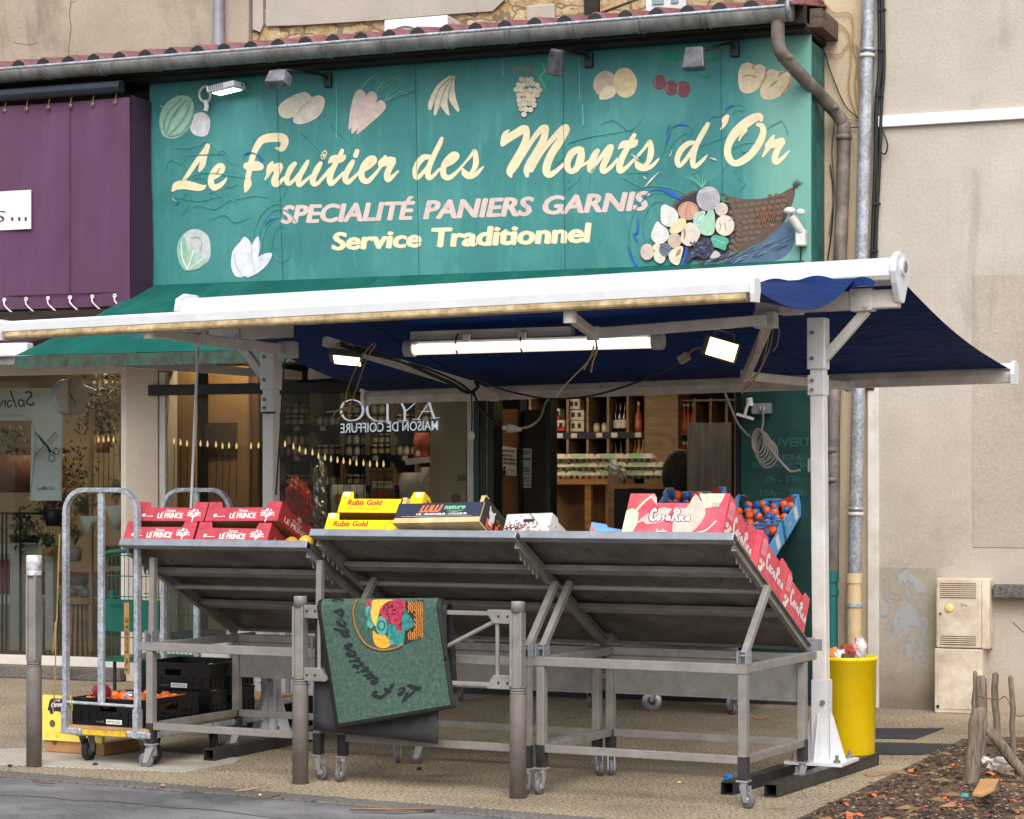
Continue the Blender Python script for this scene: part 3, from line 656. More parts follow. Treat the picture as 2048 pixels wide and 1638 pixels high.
pic('painted_melon', [(mel, catloop(c6((240,405),(300,430),(325,520),(300,620),(230,700),(150,722),(90,690),(68,600),(90,500),(160,430)))),
    ('s', mel2, c6((110,690,10),(105,600,16),(150,510,16),(230,430,10))), ('s', mel2, c6((120,695,8),(150,590,18),(210,500,18),(270,440,8))), ('s', mel2, c6((130,700,8),(210,620,18),(270,530,18),(295,450,8))), ('s', mel2, c6((140,705,8),(230,680,14),(300,580,14),(318,500,8))), ('s', mel2, c6((300,430,5),(318,418,4),(335,410,3)))])
pic('painted_white_melon', [((236, 232, 228), catloop(c6((380,528),(430,560),(440,620),(420,690),(370,706),(310,680),(292,620),(320,550)))),
    ('s', (200, 200, 200), c6((385,530,2),(372,600,2.5),(375,700,2))), ('s', (200, 200, 200), c6((370,530,2),(335,600,2),(350,695,2))), ('s', (200, 200, 200), c6((395,530,2),(425,600,2),(400,695,2))), ('s', mel2, c6((385,528,4),(385,500,4),(372,478,3)))])
pic('painted_potatoes', [((238, 226, 200), catloop(c6((1120,380),(1170,400),(1180,450),(1100,530),(1020,572),(960,560),(938,510),(960,460),(1040,410)))), ((234, 222, 204), catloop(c6((1230,404),(1275,430),(1272,490),(1230,560),(1150,605),(1080,616),(1046,590),(1070,530),(1150,440)))), ('s', (190, 176, 150), c6((1180,440,4),(1110,490,4),(1080,540,3)))])
cr, crg = (232, 206, 194), (96, 176, 160)
pic('painted_carrots', [(cr, catloop(c6((1530,360),(1575,385),(1570,430),(1520,560),(1455,660),(1462,540),(1490,410)), 3)), (cr, catloop(c6((1610,376),(1658,400),(1655,450),(1590,560),(1475,690),(1500,560),(1560,440)), 3)), (cr, catloop(c6((1690,440),(1722,470),(1710,520),(1600,620),(1510,690),(1560,560),(1640,470)), 3))]
    + [('s', crg, c6((x0,y0,8),((x0+x1)/2+dx,(y0+y1)/2-8,8),(x1,y1,3))) for x0,y0,x1,y1,dx in ((1545,360,1660,240,-10),(1550,355,1640,260,-5),(1645,385,1770,260,-12),(1645,380,1860,240,-20),(1650,385,1890,260,0),(1715,450,1800,330,-10),(1715,450,1920,350,-12),(1720,450,1940,372,0),(1720,455,1840,330,-10))]
    + [('s', crg, c6((x,y,6),(x+d,y-e,4))) for x,y,d,e in [(1560+14*k,340-14*k,16+(k%3)*6,2-6*(k%2)) for k in range(8)]+[(1670+22*k,360-13*k,20,14*(k%3)-10) for k in range(9)]+[(1740+20*k,435-8*k,18,16*(k%3)-14) for k in range(9)]])
bn, bnl = (238, 228, 200), (150, 130, 110)
pic('painted_bananas', [(bn, catloop(c7((170,228),(150,235),(90,280),(50,350),(42,400),(60,406),(90,350),(130,290),(172,246)), 3)), (bn, catloop(c7((165,235),(120,290),(80,370),(70,430),(85,432),(110,380),(140,310),(172,250)), 3)), (bn, catloop(c7((172,235),(130,300),(106,380),(140,434),(154,428),(140,370),(155,300),(178,250)), 3)), (bn, catloop(c7((176,240),(152,310),(150,360),(190,416),(202,408),(184,350),(176,290)), 3)),
    ('s', bnl, c7((165,240,4),(100,300,3),(62,400,3))), ('s', bnl, c7((168,245,3),(125,310,3),(88,425,3))), ('s', bnl, c7((172,250,3),(146,330,3),(150,425,3))), ('s', bnl, c7((160,230,10),(178,232,10)))])
gr, gl = (232, 216, 184), (44, 160, 128)
rg = random.Random(3)
grapes = []
for row, (y, xa, xb) in enumerate(((255,520,590),(280,505,615),(308,492,622),(332,505,618),(356,508,600),(380,512,590),(404,518,572),(430,532,545))):
    x = xa
    while x <= xb: grapes.append((gr if (row+len(grapes)) % 3 else (214, 198, 172), [(840+a/2.56, 60+b/2.56) for a, b in ell(x, y+rg.uniform(-5, 5), 14, 14, 0, 12)])); x += 24
pic('painted_grapes', [(gl, catloop(c7((590,190),(630,165),(700,170),(738,185),(720,240),(660,260),(640,325),(615,280),(600,250)), 3)), ('s', (150, 214, 190), c7((610,240,4),(650,205,4),(700,200,3))), ('s', (150, 214, 190), c7((615,245,4),(640,290,3))), ('s', (150, 214, 190), c7((640,215,3),(625,170,3))), ('s', (150, 130, 120), c7((472,212,9),(510,195,11),(560,205,9),(612,240,6))), ('s', (150, 130, 120), c7((560,200,5),(542,240,6),(540,262,6))), ('s', (150, 130, 120), c7((575,190,3),(556,180,3),(566,165,3)))]+grapes)
pic('painted_citrus', [((214, 190, 168), [(840+a/2.56, 60+b/2.56) for a, b in ell(948, 275, 60, 67, 15)]), ((238, 214, 166), [(840+a/2.56, 60+b/2.56) for a, b in ell(1050, 270, 61, 78, -8)]), ((240, 222, 186), catloop(c7((960,285),(1000,295),(1000,330),(960,355),(918,352),(930,310)), 3))])
ch = (124, 66, 72)
pic('painted_cherries', [(ch, [(840+a/2.56, 60+b/2.56) for a, b in ell(1226, 267, 33, 39)]), (ch, [(840+a/2.56, 60+b/2.56) for a, b in ell(1286, 296, 33, 39)]), (ch, [(840+a/2.56, 60+b/2.56) for a, b in ell(1347, 302, 37, 42)]), ('s', (190, 120, 110), c7((1205,250,5),(1202,270,6),(1210,290,4))), ('s', (190, 120, 110), c7((1266,280,5),(1262,300,6),(1270,318,4))), ('s', (190, 120, 110), c7((1324,282,5),(1318,304,6),(1326,326,4))),
    ((24, 150, 116), catloop(c7((1240,138),(1280,110),(1340,108),(1360,135),(1330,152),(1280,152)), 3)), ((24, 150, 116), catloop(c7((1470,112),(1500,110),(1526,142),(1500,154),(1460,148)), 3)), ((24, 150, 116), catloop(c7((1418,205),(1470,205),(1478,242),(1440,232)), 3))])
pk = (240, 220, 178)
pic('painted_peaches', [(pk, catloop(c7((1680,166),(1705,175),(1740,172),(1775,205),(1765,260),(1720,310),(1670,325),(1636,300),(1630,230),(1645,180)))), (pk, catloop(c7((1800,200),(1840,212),(1880,210),(1904,250),(1880,310),(1820,350),(1770,356),(1742,330),(1750,270),(1775,215)))), ('s', (206, 150, 120), c7((1770,205,8),(1768,240,10),(1740,290,5))), ('s', (206, 150, 120), c7((1898,235,8),(1890,280,10),(1850,330,5))), ('s', (150, 110, 80), c7((1735,172,4),(1708,180,4),(1706,198,3))), ('s', (150, 110, 80), c7((1875,210,4),(1842,222,4),(1838,240,3))), ('s', (206, 178, 130), c7((1650,240,5),(1680,230,6),(1720,240,4))), ('s', (206, 178, 130), c7((1790,290,5),(1810,270,6),(1830,260,4)))])
cv = (206, 210, 210)
def c1(*p): return [(q[0]/2.924, q[1]/2.924)+tuple(w/2.924 for w in q[2:]) for q in p]
pic('painted_cauliflower', [(cv, catloop(c1((1130,1340),(1180,1350),(1222,1390),(1232,1470),(1215,1530),(1150,1570),(1090,1580),(1050,1500),(1060,1400),(1085,1360)))), ((150, 200, 170), catloop(c1((1050,1400),(1080,1380),(1095,1450),(1130,1560),(1090,1584),(1050,1540),(1034,1460)), 3)), ((168, 208, 180), catloop(c1((1130,1440),(1145,1480),(1120,1560),(1085,1560),(1095,1490)), 3)), ((168, 208, 180), catloop(c1((1175,1495),(1200,1530),(1160,1570),(1100,1580),(1140,1530)), 3)), ('s', (236, 240, 236), c1((1060,1420,8),(1065,1500,8),(1095,1575,8))), ('s', (236, 240, 236), c1((1135,1460,6),(1115,1520,8),(1095,1575,7))), ('s', (236, 240, 236), c1((1185,1510,6),(1150,1540,7),(1100,1578,6))), ('s', (176, 190, 196), c1((1120,1390,5),(1160,1385,5),(1180,1420,4),(1170,1470,4)))])
pic('painted_endive', [((236, 236, 242), catloop(c1((1432,1384),(1470,1430),(1480,1520),(1460,1600),(1385,1620),(1352,1560),(1360,1470),(1400,1420)), 3)), ((240, 240, 244), catloop(c1((1508,1382),(1522,1440),(1500,1530),(1465,1600),(1455,1500),(1475,1430)), 3)), ((232, 232, 240), catloop(c1((1592,1482),(1560,1550),(1500,1600),(1440,1620),(1480,1540),(1530,1490)), 3)), ('s', (190, 194, 206), c1((1478,1420,3),(1470,1500,4),(1490,1590,3))), ('s', (190, 194, 206), c1((1370,1480,3),(1380,1550,4),(1420,1615,3)))])
br, brl, bro, dk = (98, 78, 64), (62, 48, 40), (150, 98, 64), (44, 44, 58)
horn = catloop(c5((565,390),(620,310),(720,250),(840,218),(1000,240),(1120,255),(1200,290),(1350,315),(1550,305),(1700,270),(1800,215),(1860,190),(1886,230),(1870,320),(1830,440),(1780,540),(1680,650),(1560,750),(1400,840),(1250,910),(1150,950),(1000,1000),(860,1000),(830,975),(760,900),(720,760),(640,560)), 3)
shapes = [((84, 110, 140), catloop(c5((830,1000),(1000,1010),(1250,920),(1450,820),(1620,700),(1780,560),(1850,560),(1880,700),(1850,850),(1720,960),(1500,1000),(1250,1030),(1000,1060),(880,1045)), 3)), (br, horn), (dk, catloop(c5((600,380),(820,240),(1080,260),(1200,420),(1230,560),(1250,720),(1180,860),(1000,980),(840,985),(700,930),(540,960),(500,800),(600,600)), 3))]
for i, (x, y) in enumerate([(1200+70*a+18*(b % 2), 330+62*b-8*a) for a in range(9) for b in range(9)]):
    lim = 250+(x-1200)*-.05; bot = 930-(x-1200)*.72
    if y > 320-(x-1200)*.12*(1 if x > 1550 else 0) and y < bot-20 and x < 1800:
        c = bro if 1430 < x < 1680 and 380 < y < 620 and i % 2 else (118, 96, 78)
        shapes.append((c, [(1240+p/5.389, 340+q/5.389) for p, q in ell(x, y, 31, 22, 12, 9)]))
for k in range(12):
    t = k/11; shapes.append(('s', (118, 90, 70), c5((1190+90*math.sin(t*3)-10, 330+560*t, 34), (1205+90*math.sin(t*3), 352+560*t, 34))))
for k in range(8):
    t = k/7; shapes.append(('s', (110, 84, 66), c5((1190-300*t, 900+85*t**.6, 32), (1165-300*t, 908+82*t**.6, 32))))
for k in range(7): shapes.append(('s', brl, c5((1870, 200, 10), (1880+15*(k-1), 150-20*math.sin(k*.5), 7), (1870+18*k, 90+abs(k-2)*15, 3))))
for k in range(30):
    x = 1480+rg.uniform(0, 330); y0 = 320+(1800-x)*.18; shapes.append(('s', bro if k % 3 else brl, c5((x, y0+rg.uniform(10, 160), 7), (x-40, y0+rg.uniform(150, 260), 5))))
for k in range(46):
    x = rg.uniform(900, 1800); y = 1005-(x-900)*.12+rg.uniform(-80, 35)-max(0, x-1300)*.22; shapes.append(('s', [(132, 150, 172), (60, 84, 120), (86, 140, 140)][k % 3], c5((x-50, y+22, 6), (x, y-10, 9), (x+60, y-30, 5))))
pic('painted_basket', shapes)
def pe(cx, cy, rx, ry, a=0): return [(1240+p/5.389, 340+q/5.389) for p, q in ell(cx, cy, rx, ry, a)]
wp, ln = (238, 234, 226), (180, 160, 150)
pic('painted_pineapple', [((206, 202, 206), pe(952, 310, 128, 134))]+[('s', (168, 162, 172), c5((840+26*k, 250, 4), (900+22*k, 420, 4))) for k in range(7)]+[('s', (168, 162, 172), c5((830, 260+24*k, 4), (1075, 220+28*k, 4))) for k in range(8)]+[('s', (122, 196, 166), c5((885, 195, 6), (885+dx*.4, 120, 7), (885+dx, 30+abs(dx)*.2, 3))) for dx in (-190, -140, -60, 10, 70, 130)], .0125)
pic('painted_basket_fruit', [(wp, catloop(c5((480,370),(520,385),(600,430),(630,510),(590,590),(520,612),(450,570),(436,490),(446,400)))), (wp, catloop(c5((405,556),(450,590),(510,640),(526,720),(470,785),(400,795),(345,750),(336,690),(370,600)))),
    ((212, 170, 140), pe(735, 440, 112, 100)), ('s', (216, 120, 110), c5((700,350,10),(650,400,12),(640,450,8))), ('s', (216, 120, 110), c5((735,345,10),(710,450,12),(720,530,8))), ('s', (216, 120, 110), c5((770,350,10),(820,400,12),(850,440,8))), ('s', (216, 120, 110), c5((750,380,8),(760,450,10),(750,520,6))),
    ((236, 220, 170), catloop(c5((660,515),(712,550),(690,630),(620,680),(545,680),(540,630),(590,560)))), ((216, 190, 172), pe(588, 760, 74, 82)), ((234, 218, 200), catloop(c5((760,566),(850,620),(866,690),(820,780),(740,820),(660,770),(660,690),(700,600)))), ('s', (170, 130, 110), c5((690,640,18),(700,690,20),(690,740,10))),
    ((176, 216, 190), catloop(c5((960,430),(1010,440),(1024,560),(1010,680),(940,706),(870,680),(850,600),(870,530),(930,480)), 4)), ((200, 228, 206), catloop(c5((880,440),(920,450),(905,500),(850,560),(850,610),(800,590),(790,540),(820,470)), 4)), ('s', (110, 178, 150), c5((900,460,6),(840,510,6),(825,580,6))), ('s', (110, 178, 150), c5((870,455,5),(812,510,5),(805,570,5))),
    ((226, 204, 186), pe(1094, 422, 70, 72)), ((40, 140, 110), catloop(c5((1080,250),(1100,290),(1150,275),(1130,320),(1190,345),(1110,345),(1085,310)), 3)), ((238, 226, 206), pe(1130, 598, 103, 112)), ('s', (190, 160, 140), c5((1075,570,16),(1085,610,14),(1070,650,8))), ('s', (190, 160, 140), c5((1130,570,14),(1140,640,12))), ('s', brl, c5((1170,552,4),(1195,535,4),(1225,534,3))),
    ((224, 200, 184), pe(292, 882, 74, 88)), ((238, 226, 180), pe(398, 832, 44, 42)), ((226, 230, 200), pe(425, 930, 62, 80, -20)), ((112, 114, 132), pe(488, 860, 66, 74)), ('s', (80, 82, 104), c5((440,830,5),(490,850,5),(545,880,5))), ((236, 222, 196), catloop(c5((660,820),(680,850),(660,940),(630,1020),(570,1010),(530,960),(530,890),(590,840)))), ((170, 140, 110), catloop(c5((650,845),(655,890),(610,935),(605,900)), 3)),
    ((86, 178, 150), catloop(c5((980,740),(1020,700),(1080,710),(1140,725),(1175,770),(1150,810),(1130,866),(1060,840),(1000,820)), 3)), ('s', (190, 224, 200), c5((1000,740,4),(1080,770,4),(1150,790,3))), ((196, 192, 200), catloop(c5((1030,868),(1084,910),(1050,945),(970,950),(990,900)), 3)),
    ((60, 60, 84), catloop(c5((870,760),(960,740),(1000,800),(1010,880),(920,960),(820,930),(720,1000),(710,930),(770,870)), 3))]
    + [('s', (104, 110, 150) if k % 2 else (40, 40, 58), c5((x, y, 16), (x+3, y+3, 16))) for k, (x, y) in enumerate([(rg.uniform(760, 990), rg.uniform(770, 930)) for _ in range(60)])], .016)
# vertical board joints and the lifting paint
g = MB()
for x0, x1, ya, yb in ((552, 566, 150, 566), (830, 838, 132, 560), (1126, 1130, 112, 552), (1441, 1446, 88, 540)): brush(g, [(x0, ya, .9), ((x0+x1)/2, (ya+yb)/2, .9), (x1, yb, .9)], sp, .0042)
build('board_joint', g, mat('joint_line', (14, 74, 72), .7), sg, world=True)
def t1(*p): return [(330+x/6.4, 250+y/6.4) for x, y in p]
def t3(*p): return [(980+x/5.689, 230+y/5.689) for x, y in p]
def t4(*p): return [(1320+x/7.314, 210+y/7.314) for x, y in p]
def k1(*p): return [(x/2.924, y/2.924) for x, y in p]
def arc(cx, cy, rx, ry, a0, a1, n=14): return [(cx+rx*math.cos(R(a0+(a1-a0)*k/n)), cy+ry*math.sin(R(a0+(a1-a0)*k/n))) for k in range(n+1)]
ridges = [arc(560, 490, 42, 72, 150, 395), arc(560, 497, 36, 62, 160, 300), arc(564, 488, 20, 36, 0, 360, 22), arc(556, 492, 50, 84, 190, 290), arc(1320, 470, 62, 84, 60, 300, 20), arc(1318, 455, 32, 52, 120, 320), arc(1310, 500, 40, 40, 0, 170),
    t1((425,330),(440,270),(500,225),(560,220),(640,290),(690,360),(640,368),(590,345)), t1((690,360),(730,325),(790,360),(840,460)), t1((250,470),(270,400),(400,380),(560,378),(740,372),(780,420),(840,480),(960,530)), t1((10,590),(60,440),(170,480),(260,520)), t1((340,760),(355,690),(420,670),(520,690),(515,760)), t1((1000,450),(1010,390),(1060,355),(1130,355),(1200,400),(1260,490),(1300,640),(1265,730)), t1((760,800),(880,780),(930,755)), t1((780,850),(830,890)), t1((1470,780),(1560,800),(1490,950)), t1((180,720),(500,610),(860,650),(1100,690)), t1((120,290),(300,300),(420,260)), t1((240,950),(250,890),(300,880)), t1((560,880),(640,860),(730,940)),
    t3((880,330),(980,290),(1180,240),(1400,210),(1560,180)), t3((740,620),(780,540),(850,480)), t3((870,850),(980,760),(1030,680)), t3((1480,700),(1640,780),(1740,830)), t3((1960,470),(1990,380),(2040,200)), t3((1140,780),(1150,640),(1220,560)), t3((1580,420),(1680,470),(1760,500)), t3((1560,660),(1680,655),(1810,660)),
    t4((0,770),(60,640),(100,520),(160,350),(260,290),(430,290),(475,400),(400,490)), t4((150,730),(180,560),(370,405),(460,430)), t4((720,230),(770,170),(860,160),(900,190)), t4((890,180),(960,80),(1060,5),(1200,0),(1270,90)), t4((580,610),(750,540),(880,490),(1010,450)), t4((1060,640),(1200,570),(1400,545)), t4((1560,350),(1700,270),(1780,225)), t4((1180,700),(1300,670)), t4((900,980),(990,860)), t4((1070,980),(1130,930)), t4((450,1010),(560,960),(600,890)), t4((1780,230),(1850,340),(1870,430)), t4((1040,140),(1120,70),(1240,90)),
    [(370, 425), (395, 410), (430, 418), (460, 400), (480, 412)], [(380, 380), (378, 408), (362, 430)], [(420, 440), (450, 430), (470, 445), (500, 436)], [(335, 440), (340, 452), (336, 462)], [(470, 400), (510, 392), (540, 396)], [(350, 395), (400, 402), (440, 392)], [(1270, 380), (1300, 372), (1340, 376), (1380, 392)], [(1475, 355), (1490, 366), (1480, 380)], [(600, 265), (640, 300), (650, 340)], [(1200, 250), (1230, 240), (1260, 262), (1290, 230)], [(660, 250), (700, 290), (690, 330)]]
rm = mat('paint_ridge', (58, 146, 136), .5, var=.2)
g = MB()
for q in ridges:
    pts = [sp(x, y, -.0005) for x, y in catmull(q, 3)]; g.tube(pts, [.0034*(.35+.65*math.sin(math.pi*min(1, max(0, i/max(1, len(pts)-1))))) for i in range(len(pts))], 5, False)
build('paint_blister', g, rm, sg, world=True)
g = MB()
for i, q in enumerate(ridges):
    c = catmull([(x, y+1.6, 1.0) for x, y in q], 3); n_ = len(c)
    brush(g, [(x, y, .75*math.sin(math.pi*min(1, k/(n_-1)+.02))+.1) for k, (x, y, _) in enumerate(c)][::2] if n_ > 8 else [(x, y, .5) for x, y, _ in c], sp, .0046)
build('paint_crack', g, mat('crack', (44, 116, 111), .8), sg, world=True)
g = MB()
for q in ([(1284, 402, 1), (1300, 382, 2), (1322, 379, 3), (1345, 388, 9), (1362, 398, 3)], [(1254, 490, 1), (1266, 520, 4), (1282, 542, 5), (1296, 552, 1)], [(1373, 470, 1), (1373, 500, 5), (1366, 525, 5), (1356, 537, 1)], [(1276, 435, 1), (1275, 462, 5), (1268, 470, 4), (1276, 485, 1)], [(489, 309, 1), (496, 305.5, 4), (506, 306, 1)], [(515, 309, 1), (521, 315, 4), (526, 326, 1)],
          [(1331, 288, 1), (1337, 272, 3), (1341, 264, 1)], [(1348, 252, 1), (1360, 248.5, 3), (1376, 250, 1)], [(1449, 220, 1), (1458, 213, 4), (1468, 209, 1)], [(548, 437, 1), (538, 441, 3), (530, 450, 1)], [(1332, 268, 1), (1337, 256, 3), (1340, 248, .5)], [(1147, 284, 3), (1150, 282, 1)], [(352, 410, 1), (356, 404, 3)]):
    brush(g, q, sp, .0058)
build('bare_blue_patch', g, mat('old_blue_paint', (28, 84, 176), .5, var=.2), sg, world=True)
g = MB()
for q in ([(1262, 308, 1), (1270, 314, 4), (1278, 320, 1)], [(1290, 374, 1), (1302, 360, 4), (1318, 344, 1)], [(1420, 316, 1), (1428, 318, 4), (1434, 321, 1)], [(1288, 354, 3), (1293, 358, 2)], [(322, 212, 3), (324, 213, 3)], [(1344, 300, 1), (1341, 310, 2), (1338, 312, .5)], [(344, 396, 1), (350, 402, 2)]):
    brush(g, q, sp, .0062)
build('bare_grey_patch', g, mat('bare_board', (196, 190, 190), .7), sg, world=True)
g = MB()
for x, ya, yb, c in ((672, 165, 275, 1.2), (1005, 120, 150, 1.5), (1158, 118, 200, 1.2), (1165, 210, 250, 2)):
    brush(g, [(x, ya, c), (x+1, (ya+yb)/2, c*.6), (x+1, yb, c)], sp, .0044)
build('drip', g, mat('drip_mark', (120, 190, 178), .6), sg, world=True)
g = MB(); a, b = at(905, 556.5, SY-.004), at(938, 562, SY-.004); g.b2((a.x, SY-.012, b.z), (b.x, SY-.001, a.z)); build('slot', g, M['black'], sg, world=True)

# spot lamps over the board
def armlamp(label, bx, by, hx, hy, hw, hh, tilt, roll, m_, out=.42):
    p = at(bx, by, SY-.02); h = at(hx, hy, SY-out)
    t = thing('sign_spotlight', label, 'spotlight', p, 0, 'spotlights over the sign')
    g = MB(); g.b2(p+Vector((-.03, -.02, -.055)), p+Vector((.03, .018, .055))); build('wall_bracket', g, M['black'], t, world=True, bevel=.006)
    k = Vector((h.x, h.y+.02, h.z+.05)); g = MB(); g.tube([p+Vector((0, -.02, .01)), p+Vector((-.02, -.06, .03)), k+Vector((.05, .02, .02)), k], .013, 8); g.sph(k, .035, 10); build('arm', g, M['black'], t, world=True)
    mm = rotm(R(tilt), R(roll), 0); g = MB(); d = hw*.55
    q = [(-.5, -.5), (.5, -.5), (.38, .5), (-.38, .5)]
    g.add([h+mm @ Vector((x*hw, -d/2 if z > 0 else -d*.5, z*hh)) for x, z in q]+[h+mm @ Vector((x*hw*.86, d*.5, z*hh*.9)) for x, z in q], [(0, 1, 2, 3), (4, 7, 6, 5), (0, 4, 5, 1), (1, 5, 6, 2), (2, 6, 7, 3), (3, 7, 4, 0)])
    build('housing', g, m_, t, world=True, bevel=.012); return t
lm = mat('worn_black_lamp', (44, 44, 50), .45, var=.3, dirt=((120, 120, 126), .5, 9)); lg = mat('flaking_grey_lamp', (112, 112, 120), .5, var=.25, dirt=((64, 62, 66), .8, 14))
armlamp('flaking grey spot lamp on an arm above the painted potatoes', 656, 160, 556, 158, .21, .10, 60, 0, lg)
armlamp('scuffed dark spot lamp turned on edge over the painted grapes', 1178, 120, 1113, 124, .13, .19, 20, 14, lm)
armlamp('square black spot lamp hanging over the painted cherries', 1470, 98, 1390, 119, .17, .16, -12, 0, lm)
t = thing('sign_floodlight', 'small lit LED floodlight with a white cable coil over the painted melon', 'floodlight', at(455, 172, SY-.15))
h = at(452, 176, SY-.2); mm = rotm(0, R(-6), R(-8))
g = MB(); g.box(h, (.26, .16, .05), mm); build('housing', g, mat('light_grey_case', (186, 188, 190), .45), t, world=True, bevel=.01)
g = MB()
for k in range(8): g.box(h+mm @ Vector((-.10+.018*k, -.082, .006)), (.006, .008, .036), mm)
build('cooling_fins', g, M['zinc'], t, world=True)
g = MB(); g.box(h+mm @ Vector((0, .01, -.027)), (.2, .1, .004), mm); build('lens', g, emis('led_panel', (214, 240, 255), 6), t, world=True)
g = MB(); g.tube([h+mm @ Vector((.13, .02, .0)), at(490, 168, SY-.02)], .012, 8); build('arm', g, M['black'], t, world=True)
cc = at(411, 188, SY-.06)
g = MB(); g.tube([cc+Vector((.05*math.cos(a*.42)*(1+.05*math.sin(a)), -.01*math.sin(a*.9), .062*math.sin(a*.42))) for a in range(34)], .009, 6); g.tube([cc+Vector((0, 0, -.05)), cc+Vector((.01, 0, -.10)), cc+Vector((.0, 0, -.13))], .02, 6); build('cable', g, M['white_plastic'], t, world=True)
g = MB(); g.tube([tuple(at(x, y, SY-.05)) for x, y in ((432, 166), (440, 160), (446, 172))], .006, 5); g.sph(at(425, 176, SY-.04), .035, 8); build('connector', g, mat('blue_sleeve', (20, 90, 170), .5), t, world=True)
# motion sensor
t = thing('motion_sensor', 'white motion sensor lamp fixed on the right edge of the sign board', 'sensor', at(1605, 480, SY))
p = at(1602, 474, SY-.05); g = MB(); g.b2(p+Vector((-.035, -.03, -.065)), p+Vector((.035, .05, .05))); build('base', g, M['white_plastic'], t, world=True, bevel=.012)
g = MB(); g.tube([p+Vector((0, -.01, .04)), p+Vector((-.04, -.05, .11)), p+Vector((-.06, -.07, .14))], [.03, .035, .03], 10); build('arm', g, M['white_plastic'], t, world=True)
g = MB(); g.sph(p+Vector((-.06, -.09, .175)), .034, 10, (1.3, 1, .8)); build('head', g, M['white_plastic'], t, world=True); g = MB(); g.sph(p+Vector((.01, -.06, .165)), .028, 10, (1.2, .8, .9)); build('head', g, M['white_plastic'], t, world=True)
g = MB(); g.tube([tuple(at(x, y, SY-.008)) for x, y in ((1602, 492), (1601, 515), (1598, 560))], .005, 5); build('cable', g, M['black'], t, world=True)

# ------------------------------------------------------------------ purple banner of the florist
pb = thing('purple_banner', 'purple laced cloth fascia of the florist beside the teal sign', 'banner', (-4, -.8, 3.75))
XB = -2.835
def pf(u, v):
    x = -8+(XB+8)*u; return Vector((x, -.80+.012*math.sin(x*5)+.006*noise.noise(Vector((x*3, v*2, 0))), 2.97+1.60*v))
g = MB(); g.grid(pf, 70, 14); build('cloth', g, M['purple'], pb, world=True)
g = MB(); g.grid(lambda u, v: Vector((XB+.01*math.sin(v*6)*u, -.80+.32*u, 2.97+1.62*v)), 6, 12); build('return_cloth', g, M['purple_dk'], pb, world=True)
g = MB(); g.tube([(-8, -.806, 3.075), (XB, -.806, 3.075)], .004, 4); g.tube([(-3.37, -.812, 2.97), (-3.37, -.812, 4.55)], .003, 4); build('seam', g, M['purple_dk'], pb, world=True)
g = MB(); g.tube([(-8, -.83, 4.65), (XB-.06, -.83, 4.65)], .05, 12); build('top_tube', g, mat('black_tube', (40, 46, 56), .3, .3), pb, world=True)
rope = mat('white_rope', (214, 208, 206), .7)
for i in range(14):
    x = XB-.13-.20*i
    g = MB(); g.lathe([(.010, 0), (.018, 0), (.018, .004), (.010, .004)], 10, (x, -.815, 3.045), rotm(R(90), 0, 0)); g.tube(catmull([(x, -.818, 3.045), (x+.012, -.83, 3.0), (x+.06, -.80, 2.945), (x+.085, -.77, 2.93)], 5), .007, 6); build('lacing', g, rope, pb, world=True)
    g = MB(); g.lathe([(.008, 0), (.016, 0), (.016, .004), (.008, .004)], 10, (x, -.815, 4.535), rotm(R(90), 0, 0)); g.tube([(x, -.818, 4.535), (x+.02, -.82, 4.61)], .004, 5); build('eyelet', g, mat('brass', (150, 130, 100), .5, .6) if i == 0 else bpy.data.materials['brass'], pb, world=True)
w = MB(); w.b2((-14, -.86, 2.87), (XB-.05, -.80, 2.945)); build('lower_beam', w, M['eave'], pb, world=True)
a, b = at(-130, 382, -.806), at(64, 458, -.806)
w = MB(); w.b2((a.x, -.822, at(64, 458, -.806).z), (b.x, -.814, at(64, 380, -.806).z)); wl = build('notice', w, M['paper'], pb, world=True)
g = MB(); o = at(-36, 445, -.8225); lettering(g, 'ES', o, at(11, 444, -.8225)-o, (0, 0, .088), .12, 0)
for x in (22, 36, 49): o = at(x, 442, -.8225); g.add([o, o+Vector((.022, 0, 0)), o+Vector((.022, 0, .03)), o+Vector((0, 0, .03))], [(0, 1, 2, 3)])
build('lettering', g, mat('purple_ink', (70, 44, 74), .6), wl, world=True)
# retractable awning of the florist, under the banner
fa = thing('florist_awning', 'folded purple awning with a white front bar below the florist fascia', 'awning', (-4.2, -1.1, 2.6))
e = at(62, 700, -1.1); w = MB(); w.b2((-8, -1.16, e.z-.05), (e.x, -1.06, e.z+.055)); build('front_bar', w, M['white_paint'], fa, world=True, bevel=.012)
x1 = at(118, 660, -.8).x
g = MB(); g.grid(lambda u, v: Vector((-8+(x1-.04+8)*u-.25*v*(u > .98), -.62-.44*v, 2.78-.12*v)), 20, 3); build('cloth', g, M['purple_dk'], fa, world=True)
w = MB(); w.b2((-8, -1.13, e.z-.11), (e.x-.02, -1.08, e.z-.051)); build('valance_rail', w, M['zinc'], fa, world=True)
